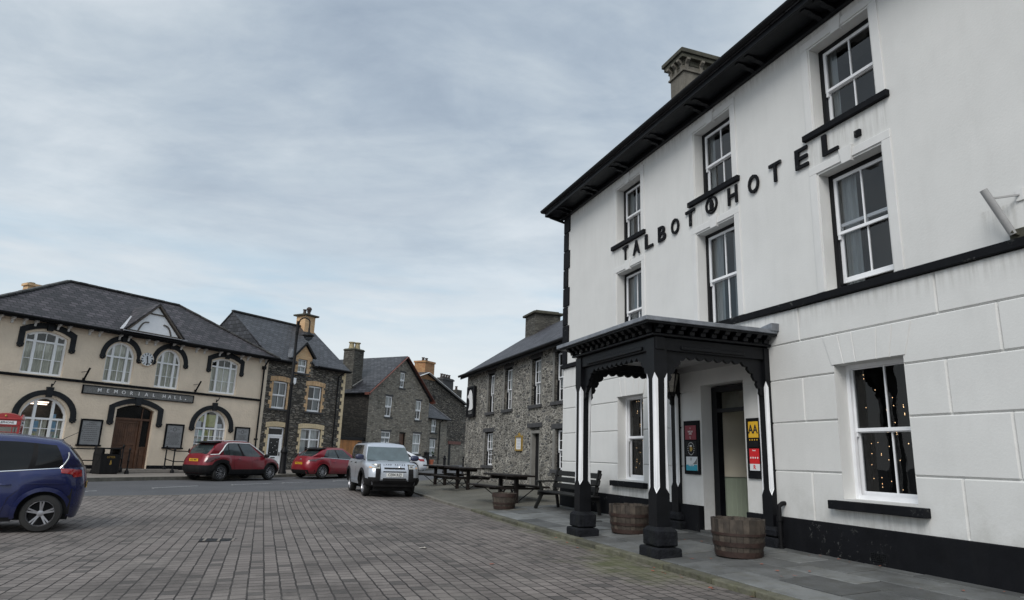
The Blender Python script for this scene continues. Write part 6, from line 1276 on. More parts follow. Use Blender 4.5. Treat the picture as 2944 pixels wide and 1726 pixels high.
# ------------------------------------------------------------------ vehicles
def interp(tab, x):
    if x <= tab[0][0]: return tab[0][1]
    for (a, b), (c, d) in zip(tab, tab[1:]):
        if x <= c: t = (x-a)/(c-a); return b+(d-b)*t
    return tab[-1][1]
def smooth(tab, x, r=.06): return (interp(tab, x-r)+interp(tab, x)*2+interp(tab, x+r))/4
class Car:
    def __init__(s, root, S): s.root = root; s.S = S; s.p = S.get('p', 7)
    def su(s, u): q = abs(2*u-1); return max(0, 1-q**s.p)**(1/s.p)
    def us(s, v): return .5+.5*max(0, 1-abs(v)**s.p)**(1/s.p)
    def zlow(s, x):
        z = s.S['sill']
        for xw in s.S['axles']:
            d = abs(x-xw)
            if d < s.S['Ra']: z = max(z, s.S['R']+math.sqrt(s.S['Ra']**2-d*d)*.98)
        return z
    def ztop(s, x): return smooth(s.S['belt'], x)
    def W(s, t): return interp(s.S['W'], t)/2
    def xf(s, t): return interp(s.S['xf'], t)
    def xr(s, t): return interp(s.S['xr'], t)
    def P(s, u, v, t, off=0):       # v = lateral fraction -1..1
        x = s.xr(t)+(s.xf(t)-s.xr(t))*u; zl = s.zlow(x); z = zl+(s.ztop(x)-zl)*t; return Vector((x, v*s.W(t), z))
    def tz(s, x, z): zl = s.zlow(x); zl = min(zl, s.S['sill']) if False else zl; return min(1, max(0, (z-zl)/max(.05, s.ztop(x)-zl)))
    def side(s, x, z, sg=1, off=0):
        zl = s.S['sill']; t = min(1, max(0, (z-zl)/(s.ztop(x)-zl))); u = (x-s.xr(t))/(s.xf(t)-s.xr(t)); y = s.W(t)*s.su(min(.9999, max(.0001, u))); return Vector((x, sg*(y+off), z))
    def end(s, y, z, front=True, off=0):
        x = s.xf(.5) if front else s.xr(.5)
        for _ in range(3):
            zl = s.S['sill']; t = min(1, max(0, (z-zl)/(s.ztop(x)-zl))); v = max(-.995, min(.995, y/s.W(t))); u = s.us(v); u = u if front else 1-u; x = s.xr(t)+(s.xf(t)-s.xr(t))*u
        return Vector((x+(off if front else -off), y, z))
    def ring(s):
        N = 84; up = [.012+.976*i/N for i in range(N+1)]; side = [(u, s.su(u)) for u in up]; v1 = side[-1][1]; M_ = 14
        fr = [(s.us(v1*(1-2*i/M_)), v1*(1-2*i/M_)) for i in range(1, M_)]
        rest = [(u, -v) for u, v in reversed(side)]; rr = [(1-s.us(v1*(1-2*i/M_)), -v1*(1-2*i/M_)) for i in range(1, M_)]
        return side+fr+rest+rr
    def body(s):
        rg = s.ring(); T = [0, .06, .14, .24, .36, .5, .64, .76, .86, .94, 1.0]; mb = MB(); n = len(rg)
        for t in T:
            for (u, v) in rg: mb.v.append(s.P(u, v, t))
        for k in range(len(T)-1): mb.f += [(k*n+i, k*n+(i+1) % n, (k+1)*n+(i+1) % n, (k+1)*n+i) for i in range(n)]
        # deck: join left and right ring points across the car with a crown
        N = 85; M_ = 8; cr = s.S.get('crown', .05); base = len(mb.v); t = 1
        for i in range(N):
            u, v = rg[i]; a = s.P(u, v, 1)
            for j in range(1, M_): q = 1-2*j/M_; mb.v.append(Vector((a.x+(0), a.y*q, a.z+cr*(1-q*q)*min(1, a.y/.5))))
        ka = (len(T)-1)*n
        def idx(i, j):
            if j == 0: return ka+i
            if j == M_: return ka+(85+13+(84-i))
            return base+i*(M_-1)+j-1
        for i in range(N-1):
            for j in range(M_): mb.f.append((idx(i, j), idx(i+1, j), idx(i+1, j+1), idx(i, j+1)))
        f_ = [ka+84]+[ka+85+i for i in range(13)]+[ka+98]+[idx(84, j) for j in range(M_-1, 0, -1)]; mb.f.append(tuple(f_))
        r0_ = [ka+98+84]+[ka+98+85+i for i in range(13)]+[ka]+[idx(0, j) for j in range(1, M_)]; mb.f.append(tuple(r0_))
        b = mb.build('body', s.S['paint'], s.root, smooth=True, angle=50); s.b = b
        S = s.S; W2_ = S['W'][0][1]/2
        MB().box(s.xr(0)+.12, s.xf(0)-.12, -W2_+.26, W2_-.26, .2, .62).build('underbody', M['trim'], s.root)
        wh = MB()
        for xw in S['axles']: wh.box(xw-S['Ra']-.02, xw+S['Ra']+.02, -W2_+.20, W2_-.20, .30, S['R']+S['Ra']+.03)
        split_build(wh, 'wheel_housing', M['trim'], s.root)
        return b
    def greenhouse(s):
        """side breaks: list of (u, label up to next)"""
        G = s.S['G']; sub = 5; cols = []       # (u, v, label of the segment following)
        br_ = G['breaks']
        def sv(u): return 1-.05*abs(2*u-1)**3
        for (a, l), (b, _) in zip(br_, br_[1:]):
            for i in range(sub): u = a+(b-a)*i/sub; cols.append((u, sv(u), l))
        a, l = br_[-1]; cols.append((a, sv(a), 'P')); v1 = sv(a)*G.get('ws', .93)
        F = 10
        for i in range(F+1): v = v1*(1-2*i/F); cols.append((a+(1-a)*1.0*(1-.35*abs(v/v1)**2.4) if a < 1 else 1, v, 'WS' if i < F else 'P'))
        for i in range(len(br_)-1, -1, -1):
            u, _ = br_[i]
            if i == len(br_)-1: cols.append((u, -sv(u), br_[i-1][1]))
            else:
                l = br_[i][1]; u1 = br_[i+1][0]
                for k in range(1, sub): uu = u1+(u-u1)*k/sub; cols.append((uu, -sv(uu), l))
                cols.append((u, -sv(u), br_[i-1][1] if i > 0 else 'P'))
        u0_ = br_[0][0]; v1 = sv(u0_)*G.get('rw', .86)
        for i in range(F+1): v = -v1*(1-2*i/F); cols.append((u0_*(.35*abs(v/v1)**2.4), v, 'RW' if i < F else 'P'))
        T = [0, .05, .2, .4, .6, .8, .9, 1.0] if not G.get('T') else G['T']; tl, th_ = T[1], T[-2]; n = len(cols)
        def pt(u, v, t):
            x = interp(G['xr'], t)+(interp(G['xf'], t)-interp(G['xr'], t))*u; zb = s.ztop(x)-.03; zr_ = smooth(G['roof'], x, .15)
            ub = min(.999, max(.001, (x-s.xr(1))/(s.xf(1)-s.xr(1)))); lim = s.W(1)*s.su(ub)*.985; hw_ = interp(G['W'], t)/2
            if hw_ > lim: hw_ = lim+(hw_-lim)*min(1, t*1.2)
            return Vector((x, v*hw_, zb+(zr_-zb)*t))
        s.gpt = pt; V = [[pt(u, v, t) for (u, v, l) in cols] for t in T]
        parts = {}
        def q(l): return parts.setdefault(l, MB())
        full = MB(); full.v = [p for r_ in V for p in r_]
        sets = {'P': [], 'S': [], 'WS': [], 'RW': [], 'K': []}
        for k in range(len(T)-1):
            for i in range(n):
                l = cols[i][2]; f = (k*n+i, k*n+(i+1) % n, (k+1)*n+(i+1) % n, (k+1)*n+i); inb = tl-1e-6 <= T[k] and T[k+1] <= th_+1e-6
                key = 'P' if l == 'P' or not inb else ('S' if l == 'S' else l); sets[key].append(f)
        def sub_(name, fs, mat, parent=None, off=0, extra=None):
            ids = sorted({i for f in fs for i in f}); mp = {o: k for k, o in enumerate(ids)}; mb = MB(); mb.v = [full.v[i].copy() for i in ids]; mb.f = [tuple(mp[i] for i in f) for f in fs]
            if extra: mb.add(*extra)
            return mb.build(name, mat, s.root, parent, smooth=True, angle=50)
        # roof cap
        M_ = 10; top = V[-1]; ns = sub*(len(br_)-1)+1; cr = G.get('crown', .05); ev_ = []; ef = []
        left = top[:ns]; right = [top[ns+F+1+(ns-1-i)] for i in range(ns)]
        rows = []
        for a, b in zip(left, right): rows.append([a+(b-a)*(j/M_)+Vector((0, 0, cr*(1-(1-2*j/M_)**2))) for j in range(M_+1)])
        fr_ = top[ns:ns+F+1]; rr2 = top[ns+F+1+ns:][::-1]
        rows.append([fr_[round(j*F/M_)] for j in range(M_+1)]); rows.insert(0, [rr2[round(j*F/M_)] for j in range(M_+1)])
        for r_ in rows: ev_ += r_
        ef = [(i*(M_+1)+j, i*(M_+1)+j+1, (i+1)*(M_+1)+j+1, (i+1)*(M_+1)+j) for i in range(len(rows)-1) for j in range(M_)]
        g = sub_('cabin_frame', sets['P'], s.S.get('cabin', s.S['paint']), None, 0, (ev_, ef)); gl = s.S.get('glass', M['carglass'])
        if sets['WS']: sub_('windscreen', sets['WS'], s.S.get('wsglass', gl))
        if sets['K']: q_ = MB(); q_.v = [v.copy() for v in full.v]; q_.f = sets['K']; split_build(q_, 'door_pillar', M['trim'], s.root, smooth=True, angle=50)
        if sets['RW']: sub_('rear_window', sets['RW'], gl)
        # side windows split per label run
        L = [f for f in sets['S'] if full.v[f[0]].y > 0]; Rr = [f for f in sets['S'] if full.v[f[0]].y <= 0]
        for fs in (L, Rr):
            cl_ = {}
            for f in fs:
                i = f[0] % n; v = cols[i]; uu = (cols[i][0]+cols[(i+1) % n][0])/2; k = max(j for j in range(len(br_)) if br_[j][0] <= uu+1e-6); cl_.setdefault(k, []).append(f)
            for k in cl_: sub_('side_window', cl_[k], gl)
        s.cols = cols; return g
    def wheel(s, xw, sg, spokes=5, style='twin'):
        S = s.S; r = S['R']; w_ = .2; y = sg*(S['W'][0][1]/2-.035); c = (xw, y, r); o = sg
        t = MB().lathe([(r*.66, -w_*o), (r*.92, -w_*o), (r*.985, -w_*.85*o), (r, -w_*.6*o), (r, -w_*.4*o), (r*.985, -w_*.15*o), (r*.93, 0), (r*.70, .006*o), (r*.66, -.01*o)], c, 36, 'y', cap=False)
        wh = MB().lathe([(r*.68, -.002*o), (r*.66, .004*o), (r*.63, -.015*o), (r*.62, -w_*.9*o)], c, 36, 'y', cap=False)
        # dark barrel back
        to = t.build('wheel', M['rubber'], s.root, smooth=True)
        MB().lathe([(r*.62, -.09*o), (.01, -.085*o)], c, 24, 'y').build('hub_back', M['trim'], s.root, to)
        n = spokes; sp = wh
        for i in range(n):
            a = 2*PI*(i+.25)/n; offs = (-.075, .075) if style == 'twin' else ((-.14, .14) if style == 'y' else (0,))
            for d in offs:
                a2 = a+d*(1.6 if style != 'y' else 1.9); p = Vector((xw+r*.12*cos(a+d*2), y-.018*o, r+r*.12*sin(a+d*2))); q = Vector((xw+r*.64*cos(a2), y-.006*o, r+r*.64*sin(a2)))
                wd_ = .026 if style == 'twin' else (.020 if style == 'y' else .024); sp.bar(p, q, .02, wd_*r/.33*1.05, (0, 0, 1) if False else (q-p).cross(Vector((0, 1, 0))).normalized())
        sp.lathe([(r*.17, -.03*o), (r*.17, -.008*o), (r*.10, -.002*o), (.005, -.002*o)], c, 16, 'y')
        sp.build('rim', M['alloy'], s.root, to, smooth=True, angle=30)
    def sidepatch(s, name, x0_, x1_, z0_, z1_, mat, off=.006, sides=(-1, 1), nx=8, nz=3, fx=None, parent=None):
        for sg in sides:
            fx_ = fx or (lambda u, v: (x0_+(x1_-x0_)*u, z0_+(z1_-z0_)*v)); mb = MB(); mb.slab(lambda u, v: s.side(*fx_(u, v), sg, off), lambda u, v: s.side(*fx_(u, v), sg, -.01), nx, nz); mb.build(name, mat, s.root, parent, smooth=True, angle=35)
    def endpatch(s, name, ya, yb, za, zb, mat, off=.008, front=True, ny=8, nz=3, fy=None, parent=None):
        fy_ = fy or (lambda u, v: (ya+(yb-ya)*u, za+(zb-za)*v)); mb = MB(); mb.slab(lambda u, v: s.end(*fy_(u, v), front, off), lambda u, v: s.end(*fy_(u, v), front, -.012), ny, nz); return mb.build(name, mat, s.root, parent, smooth=True, angle=35)
    def corner(s, name, u0_, u1_, ta, tb, mat, off=.006, sides=(-1, 1), taper=0):
        """wraps round a body corner; u from ring param along side then across the end via angle"""
        for sg in sides:
            mb = MB()
            def f(a, b, o):
                th = u0_+(u1_-u0_)*a; c_, s_ = cos(th), sin(th); u = .5+.5*math.copysign(abs(c_)**(2/s.p), c_); v = abs(s_)**(2/s.p); t = ta+(tb-ta)*b
                if taper: t = (ta+tb)/2+(t-(ta+tb)/2)*(1-taper*a)
                P = s.P(u, v*sg, t); d = Vector((math.copysign(abs(c_)**(2-2/s.p), c_), sg*abs(s_)**(2-2/s.p), 0)).normalized(); return P+d*o
            mb.slab(lambda a, b: f(a, b, off), lambda a, b: f(a, b, -.015), 14, 3); mb.build(name, mat, s.root, smooth=True, angle=35)
    def arches(s, mat, w_=.06, off=.012):
        for xw in s.S['axles']:
            for sg in (-1, 1):
                Ra = s.S['Ra']; mb = MB()
                def f(a, b, o):
                    ph = PI*(-.06+1.12*a); r_ = Ra*.97+w_*b; x = xw+r_*cos(ph); z = max(s.S['sill']-.02, s.S['R']+r_*sin(ph)); return s.side(x, z, sg, o)
                mb.slab(lambda a, b: f(a, b, off), lambda a, b: f(a, b, -.03), 24, 2); mb.build('wheel_arch', mat, s.root, smooth=True, angle=35)
    def seam(s, pts, mat='trim', r=.004):
        for sg in (-1, 1):
            P = []
            for (a, b), (c, d) in zip(pts, pts[1:]): P += [s.side(a+(c-a)*k/6, b+(d-b)*k/6, sg, -.001) for k in range(6)]
            P.append(s.side(*pts[-1], sg, -.001)); MB().tube(P, r, 5).build('door_seam', M[mat], s.root)
    def handle(s, x, z, mat=None, L=.2):
        for sg in (-1, 1):
            mb = MB(); mb.slab(lambda a, b: s.side(x+L*(a-.5), z+.028*(b-.5)+.015*a, sg, .028*sin(PI*min(.999, max(.001, a)))+.008), lambda a, b: s.side(x+L*(a-.5), z+.028*(b-.5)+.015*a, sg, .0), 8, 2); mb.build('door_handle', mat or s.S['paint'], s.root, smooth=True)
    def mirror(s, x, z, mat, sz=1.):
        for sg in (-1, 1):
            p = s.side(x, s.ztop(x)-.01, sg, 0); mb = MB(); c = Vector((x, sg*(abs(p.y)+.13), z)); mb.v = []; 
            for i in range(9):
                for j in range(12):
                    a = PI*i/8; b = 2*PI*j/12; e = .7; f_ = lambda q: math.copysign(abs(q)**e, q); mb.v.append(c+Vector((.075*f_(sin(a)*cos(b))*sz+.02, .125*f_(cos(a))*sz, .08*f_(sin(a)*sin(b))*sz)))
            mb.f = [(i*12+j, i*12+(j+1) % 12, (i+1)*12+(j+1) % 12, (i+1)*12+j) for i in range(8) for j in range(12)]; mb.bar((x, p.y*.94, z-.08), (x, c.y-sg*.05, z-.04), .06, .03); mb.build('door_mirror', mat, s.root, smooth=True, angle=60)
    def plate(s, front, z, txt, mat, w_=.52, h=.11, xoff=.012, tilt=0, sz=.095):
        p = s.end(0, z, front, xoff); x = p.x; d = 1 if front else -1
        pl_ = MB().box(x-.004, x+.004, -w_/2, w_/2, z-h/2, z+h/2).build('number_plate', M[mat], s.root)
        tx = MB(); Mx = Matrix.Translation((x+d*.006, 0, z)) @ Matrix.Rotation(PI/2 if front else -PI/2, 4, 'Z'); addtext(tx, txt, sz, 0, 0, 0, .002, .0015, .95, Mx); tx.build('plate_lettering', M['txt'], s.root, pl_, fixn=False)
    def wheels(s, n, style):
        for xw in s.S['axles']:
            for sg in (-1, 1): s.wheel(xw, sg, n, style)

# --- dark blue people carrier, left edge
ang = 210; cf = Frame(-9.87, 12.63, ang, -.235); t = thing('parked_car', 'dark blue people carrier with chrome window line and twin-spoke wheels, cut by the left edge', 'car', cf, (0, 0, 0))
S = dict(paint=M['blue_paint'], sill=.22, axles=(-1.32, 1.33), R=.325, Ra=.395, p=3.6, crown=.04,
    belt=[(-2.2, 1.06), (-1.9, 1.13), (-1.5, 1.12), (-.6, 1.04), (.5, .99), (1.2, .95), (1.7, .85), (2.1, .70), (2.25, .6)],
    W=[(0, 1.74), (.12, 1.80), (.45, 1.84), (.72, 1.82), (.9, 1.74), (1, 1.66)], xf=[(0, 2.1), (.3, 2.2), (.7, 2.17), (1, 2.0)], xr=[(0, -1.84), (.2, -1.90), (.5, -1.93), (.75, -1.92), (1, -1.87)],
    G=dict(xr=[(0, -1.88), (.5, -1.76), (.85, -1.60), (1, -1.46)], xf=[(0, 1.45), (1, .45)], W=[(0, 1.66), (.5, 1.50), (.9, 1.30), (1, 1.18)], roof=[(-1.9, 1.46), (-1.5, 1.58), (-.8, 1.66), (.2, 1.67), (.8, 1.60), (1.5, 1.3)],
        breaks=[(.02, 'P'), (.10, 'S'), (.235, 'K'), (.265, 'S'), (.50, 'K'), (.53, 'S'), (.80, 'K'), (.84, 'S'), (.93, 'P'), (.97, 'P')], crown=.05, T=[0, .07, .2, .4, .6, .78, .86, 1.0]))
c1 = Car(t, S); c1.body(); c1.greenhouse(); c1.wheels(5, 'twin')
c1.corner('tail_lamp', R(133), R(160), .80, .97, M['lamp_red'], .014, taper=.2); c1.corner('headlamp', R(62), R(10), .66, .9, M['lamp_clear'], .01)
for sg in (-1, 1): MB().tube([c1.gpt(.10+.85*k/24, sg*1.0, .045)+Vector((0, sg*.012, 0)) for k in range(25)], .013, 6).build('chrome_strip', M['chrome'], t)
for sg in (-1, 1):
    P = [c1.gpt(.115-.075*k/6, sg*(1.0), .05+.62*(k/6)**1.15)+Vector((0, sg*.012, 0)) for k in range(7)]; MB().tube(P, .014, 6).build('chrome_strip', M['chrome'], t)
c1.seam([(-.93, .98), (-.95, .75), (-.80, .60), (-.72, .28)]); c1.seam([(.12, .94), (.14, .25)]); c1.seam([(1.0, .9), (.95, .3)])
c1.handle(-.72, .82); c1.handle(.32, .80); c1.mirror(.95, 1.02, M['blue_paint']); c1.arches(M['blue_paint'], .07, .016)
c1.sidepatch('sill_trim', -.9, .9, .20, .27, M['trim'], .012)
MB().tube([(-1.32, 0, 1.57), (-1.45, 0, 1.66), (-1.72, 0, 1.82)], [.012, .006, .004], 6).build('roof_aerial', M['trim'], t)
c1.sidepatch('wing_crease', -1.85, -1.0, .84, .845, M['blue_paint'], .012)
c1.plate(False, .80, 'BX62 FKL', 'plate_y'); 

# --- red crossover, white roof line
h_ = R(26.5); cf = Frame(-11.10-.86*cos(h_), 29.62+.86*sin(h_), 90-26.5, 0); t = thing('parked_car', 'deep red crossover car with pale roof line and black lower cladding, nearest the hall', 'car', cf, (0, 0, 0))
S = dict(paint=M['red_paint'], sill=.30, axles=(-1.36, 1.33), R=.335, Ra=.41, p=5.0, crown=.05,
    belt=[(-2.1, .98), (-1.8, 1.06), (-1.2, 1.04), (0, 1.0), (.9, .98), (1.4, .93), (1.8, .86), (2.1, .72)],
    W=[(0, 1.74), (.15, 1.82), (.45, 1.82), (.75, 1.78), (1, 1.62)], xf=[(0, 2.02), (.3, 2.1), (.7, 2.07), (1, 1.88)], xr=[(0, -2.0), (.2, -2.1), (.5, -2.1), (.75, -2.05), (1, -1.95)],
    cabin=M['red_paint'], glass=M['carglass_m'],
    G=dict(xr=[(0, -1.93), (.5, -1.78), (.85, -1.58), (1, -1.40)], xf=[(0, 1.28), (1, .35)], W=[(0, 1.62), (.5, 1.46), (.9, 1.24), (1, 1.12)], roof=[(-1.9, 1.42), (-1.4, 1.53), (-.7, 1.59), (.2, 1.59), (.8, 1.50), (1.4, 1.3)],
        breaks=[(.02, 'P'), (.20, 'S'), (.29, 'K'), (.305, 'S'), (.52, 'K'), (.56, 'S'), (.86, 'P'), (.97, 'P')], crown=.05))
c2 = Car(t, S); c2.body(); c2.greenhouse(); c2.wheels(6, 'y')
c2.arches(M['trim'], .085, .014); c2.sidepatch('sill_cladding', -.95, .92, .28, .47, M['trim'], .014); c2.endpatch('rear_bumper', -.86, .86, .31, .62, M['trim'], .02, False); c2.corner('rear_bumper', R(100), R(166), .0, .45, M['trim'], .016); c2.endpatch('front_bumper', -.8, .8, .31, .5, M['trim'], .02)
c2.corner('tail_lamp', R(118), R(158), .62, .86, M['lamp_dark'], .014); c2.corner('headlamp', R(64), R(14), .70, .88, M['lamp_clear'], .01)
for sg in (-1, 1):
    P = [c2.gpt(.03, sg*1.0, .06), c2.gpt(.08, sg*1.0, .06), c2.gpt(.13, sg*1.0, .10), c2.gpt(.18, sg*1.0, .45), c2.gpt(.22, sg*1.0, .75)]+[c2.gpt(.26+.62*k/12, sg*1.0, .93-(0 if k < 9 else 0)) for k in range(13)]+[c2.gpt(.93, sg, .7), c2.gpt(.96, sg, .4), c2.gpt(.975, sg, .02)]
    MB().tube([p+Vector((0, sg*.012, 0)) for p in P], .022, 6).build('pale_roof_line', M['txtw'], t, smooth=True)
    MB().tube([c2.gpt(.15+.7*k/10, sg*.9, 1.0)+Vector((0, 0, .045)) for k in range(11)], .018, 6).build('roof_rail', M['chrome'], t)
MB().prism([(-1.60, 1.50), (-1.25, 1.56), (-1.25, 1.60), (-1.72, 1.53)], -.55, .55).build('rear_spoiler', M['trim'], t)
c2.seam([(-.75, 1.0), (-.80, .8), (-.72, .48)]); c2.seam([(.18, .98), (.2, .48)]); c2.seam([(1.02, .95), (.98, .48)])
c2.handle(-.55, .90); c2.handle(.42, .88); c2.mirror(.92, 1.04, M['trim']); c2.plate(False, .82, 'AX21 MRT', 'plate_y'); c2.plate(True, .5, 'AX21 MRT', 'plate_w')

# --- bright red hatchback
hd_ = R(33); ctr = Vector((-9.60, 34.05))+Vector((sin(hd_), cos(hd_)))*1.33; cf = Frame(ctr.x, ctr.y, 90-33, .03); t = thing('parked_car', 'bright red hatchback with black spoiler and ten-spoke wheels, parked beyond the lamp post', 'car', cf, (0, 0, 0))
S = dict(paint=M['red_paint_b'], glass=M['carglass_m'], sill=.22, axles=(-1.35, 1.35), R=.33, Ra=.385, p=4.2, crown=.05,
    belt=[(-2.2, .96), (-1.9, 1.01), (-1.2, .99), (0, .93), (.8, .90), (1.4, .84), (1.9, .74), (2.2, .6)],
    W=[(0, 1.72), (.15, 1.79), (.45, 1.80), (.75, 1.74), (1, 1.56)], xf=[(0, 2.12), (.3, 2.22), (.7, 2.18), (1, 1.98)], xr=[(0, -2.1), (.2, -2.2), (.5, -2.2), (.8, -2.12), (1, -1.98)],
    G=dict(xr=[(0, -1.98), (.5, -1.66), (.85, -1.36), (1, -1.18)], xf=[(0, 1.25), (1, .15)], W=[(0, 1.58), (.5, 1.42), (.9, 1.20), (1, 1.08)], roof=[(-1.9, 1.28), (-1.2, 1.39), (-.6, 1.44), (.1, 1.45), (.7, 1.38), (1.3, 1.2)],
        breaks=[(.02, 'P'), (.20, 'S'), (.28, 'K'), (.29, 'S'), (.50, 'K'), (.53, 'S'), (.84, 'P'), (.97, 'P')], crown=.05))
c3 = Car(t, S); c3.body(); c3.greenhouse(); c3.wheels(10, 'single')
c3.corner('tail_lamp', R(114), R(158), .74, .88, M['lamp_dark'], .014, taper=.3); c3.corner('headlamp', R(64), R(14), .70, .88, M['lamp_clear'], .01); c3.endpatch('rear_bumper_trim', -.78, .78, .22, .40, M['trim'], .012, False)
MB().prism([(-1.42, 1.36), (-1.0, 1.44), (-1.0, 1.47), (-1.50, 1.38)], -.56, .56).build('rear_spoiler', M['blackwood'], t)
c3.seam([(-.85, .96), (-.95, .75), (-.70, .30)]); c3.seam([(.1, .92), (.12, .28)]); c3.seam([(1.0, .86), (.96, .3)])
c3.handle(-.7, .80); c3.handle(.35, .78); c3.mirror(.85, .98, M['red_paint_b']); c3.plate(False, .70, 'WV66 PCX', 'plate_y', w_=.5); c3.arches(M['red_paint_b'], .05, .01)
c3.sidepatch('chrome_strip', -1.4, 1.0, 0, 1, M['chrome'], .01, fx=lambda u, v: (-1.45+2.5*u, c3.ztop(-1.45+2.5*u)-.01+.016*v), nx=24)
c3.endpatch('rear_badge', -.05, .05, .86, .92, M['chrome'], .014, False)

# --- silver boxy off-roader, front towards us
hv = R(22); fm_ = Vector((-3.86, 22.7)); fwd = Vector((sin(hv), -cos(hv))); ctr = fm_-fwd*1.30; cf = Frame(ctr.x, ctr.y, math.degrees(math.atan2(fwd.y, fwd.x)), -.025); t = thing('parked_car', 'silver boxy off-road car facing the camera on the paved square, number plate CE04 RZJ', 'car', cf, (0, 0, 0))
S = dict(paint=M['silver_paint'], sill=.38, axles=(-1.26, 1.30), R=.365, Ra=.45, p=7.0, crown=.035, glass=M['carglass'], wsglass=M['carglass_l'],
    belt=[(-2.15, 1.12), (-1.9, 1.14), (-.5, 1.13), (.8, 1.12), (1.1, 1.10), (1.6, 1.06), (1.95, 1.0), (2.2, .92)],
    W=[(0, 1.70), (.15, 1.78), (.45, 1.78), (.75, 1.77), (.92, 1.70), (1, 1.58)], xf=[(0, 2.08), (.25, 2.17), (.7, 2.16), (.9, 2.12), (1, 2.0)], xr=[(0, -2.1), (.2, -2.17), (.6, -2.17), (1, -2.12)],
    G=dict(xr=[(0, -2.1), (1, -1.92)], xf=[(0, 1.20), (.5, .95), (1, .62)], W=[(0, 1.62), (.5, 1.50), (.9, 1.36), (1, 1.26)], roof=[(-2, 1.64), (-1.2, 1.68), (.2, 1.67), (.6, 1.64), (1.3, 1.46)],
        breaks=[(.015, 'P'), (.05, 'S'), (.24, 'K'), (.28, 'S'), (.52, 'K'), (.56, 'S'), (.83, 'P'), (.985, 'P')], crown=.05, ws=.965))
c4 = Car(t, S); c4.body(); c4.greenhouse(); c4.wheels(5, 'single')
c4.arches(M['trim'], .09, .03); c4.sidepatch('sill_cladding', -.82, .82, .36, .46, M['silver_paint'], .02)
E_ = c4.endpatch
E_('lower_bumper', -.84, .84, .34, .50, M['trim'], .05)
for sg in (-1, 1):
    E_('bumper_corner', sg*.46, sg*.80, .48, .70, M['trim'], .045); E_('bumper_upright', sg*.455, sg*.60, .70, .885, M['trim'], .05)
    E_('bumper_panel', sg*.61, sg*.82, .62, .885, M['silver_paint'], .055)
    E_('headlamp', sg*.46, sg*.80, .885, 1.03, M['lamp_clear'], .02, fy=lambda u, v, sg=sg: (sg*(.45+.36*u), .885+.03*(1-u)*0-(.03*(1-u))+(.145-.02*u+.03*(1-u))*v))
    E_('headlamp_surround', sg*.44, sg*.46, .84, 1.03, M['trim'], .03)
    p = c4.end(sg*.54, .945, True, .03); MB().lathe([(.062, 0), (.058, .012), (.01, .02)], p, 18, 'x').build('lamp_reflector', M['chrome'], t, smooth=True)
    E_('indicator', sg*.70, sg*.78, .90, 1.0, M['amber'], .026)
c4.corner('bumper_corner', R(60), R(28), .0, .32, M['trim'], .05)
E_('grille_panel', -.44, .44, .56, .99, M['silver_paint'], .03); E_('upper_grille', -.33, .33, .885, .955, M['trim'], .036); E_('grille_slot', -.37, .37, .785, .81, M['trim'], .036); E_('lower_grille', -.37, .37, .52, .60, M['trim'], .055)
E_('skid_panel', -.42, .42, .44, .52, M['trim'], .06)
c4.plate(True, .70, 'CE04 RZJ', 'plate_w', .54, .12, .042, sz=.115)
MB().lathe([(.04, 0), (.03, .006)], c4.end(.17, .92, True, .038), 12, 'x').build('oval_badge', M['chrome'], t)
lt = MB(); 
for i, chh in enumerate('LAND ROVER'):
    if chh != ' ':
        y = -.33+i*.0733; p = c4.end(y, 1.0, True, 0); Mx = Matrix.Translation((2.035, y, 1.012)) @ Matrix.Rotation(PI/2, 4, 'Z') @ Matrix.Rotation(R(-35), 4, 'X'); addtext(lt, chh, .058, 0, 0, 0, .006, .0015, 1.1, Mx)
lt.build('bonnet_lettering', M['trim'], t, fixn=False)
c4.mirror(.92, 1.22, M['bluetrim'], 1.15); c4.handle(-.05, 1.02, M['trim']); c4.handle(-.95, 1.02, M['trim'])
c4.seam([(.12, 1.12), (.12, .48)]); c4.seam([(.98, 1.1), (.98, .5)]); c4.seam([(-.78, 1.1), (-.78, .9)])
wp = MB()
for (y0w, y1w) in ((.62, -.05), (-.1, -.68)):
    P = [c4.gpt(.99, 0, 0)+Vector((.055-.1*abs((y0w+(y1w-y0w)*k/6)/.8)**2, y0w+(y1w-y0w)*k/6, .03+.035*(k/6))) for k in range(7)]; wp.tube(P, .012, 5)
wp.build('wiper', M['trim'], t)
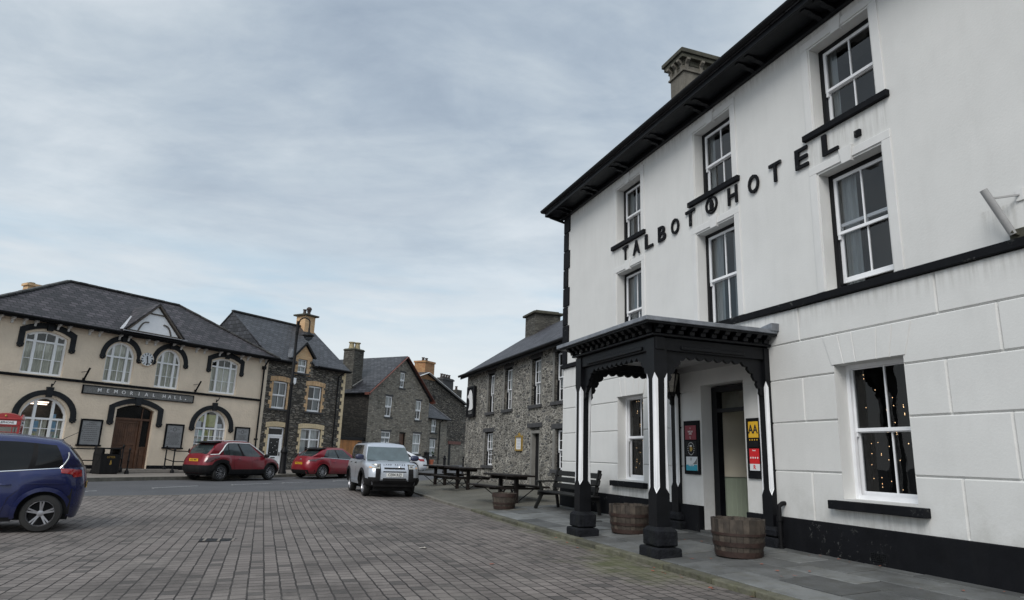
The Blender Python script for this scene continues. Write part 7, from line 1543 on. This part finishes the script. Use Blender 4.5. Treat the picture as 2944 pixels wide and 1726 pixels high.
for sg in (-1, 1): MB().tube([c4.gpt(.08+.75*k/8, sg*.9, 1.0)+Vector((0, 0, .05)) for k in range(9)], .02, 6).build('roof_rail', M['trim'], t)
MB().tube([c4.gpt(.97, 0, 1)+Vector((-.1, 0, .04)), c4.gpt(.97, 0, 1)+Vector((-.12, 0, .12))], .008, 5).build('roof_aerial', M['trim'], t)

# --- white coupe behind it
cf = Frame(-7.0, 41.3, 180+12, .17); t = thing('parked_car', 'white saloon car half hidden behind the silver off-roader', 'car', cf, (0, 0, 0))
S = dict(paint=M['white_paint'], sill=.22, axles=(-1.3, 1.35), R=.32, Ra=.38, p=3.6, crown=.05,
    belt=[(-2.2, .95), (-1.6, 1.0), (-1, .97), (0, .92), (.8, .90), (1.4, .84), (1.9, .74), (2.2, .6)],
    W=[(0, 1.72), (.15, 1.79), (.45, 1.80), (.75, 1.74), (1, 1.56)], xf=[(0, 2.12), (.3, 2.22), (.7, 2.18), (1, 1.98)], xr=[(0, -2.1), (.2, -2.2), (.5, -2.2), (.8, -2.16), (1, -2.08)],
    G=dict(xr=[(0, -1.75), (.5, -1.4), (.85, -1.0), (1, -.75)], xf=[(0, 1.1), (1, .1)], W=[(0, 1.56), (.5, 1.38), (.9, 1.16), (1, 1.04)], roof=[(-1.9, 1.2), (-1.2, 1.34), (-.6, 1.40), (.1, 1.42), (.7, 1.35), (1.3, 1.2)],
        breaks=[(.02, 'P'), (.17, 'S'), (.45, 'P'), (.48, 'S'), (.84, 'P'), (.97, 'P')], crown=.05))
c5 = Car(t, S); c5.body(); c5.greenhouse(); c5.wheels(5, 'single'); c5.corner('tail_lamp', R(112), R(150), .7, .88, M['lamp_red'], .01); c5.mirror(.8, .98, M['trim']); c5.handle(-.4, .82)
MB().prism([(-2.18, 1.03), (-1.85, 1.03), (-1.85, 1.06), (-2.2, 1.07)], -.62, .62).build('boot_spoiler', M['trim'], t)
for sg in (-1, 1): MB().box(-2.1, -2.0, sg*.55-.03, sg*.55+.03, .92, 1.03).build('spoiler_leg', M['trim'], t)

for o in list(bpy.data.objects):
    if 'o_' in o: del o['o_']
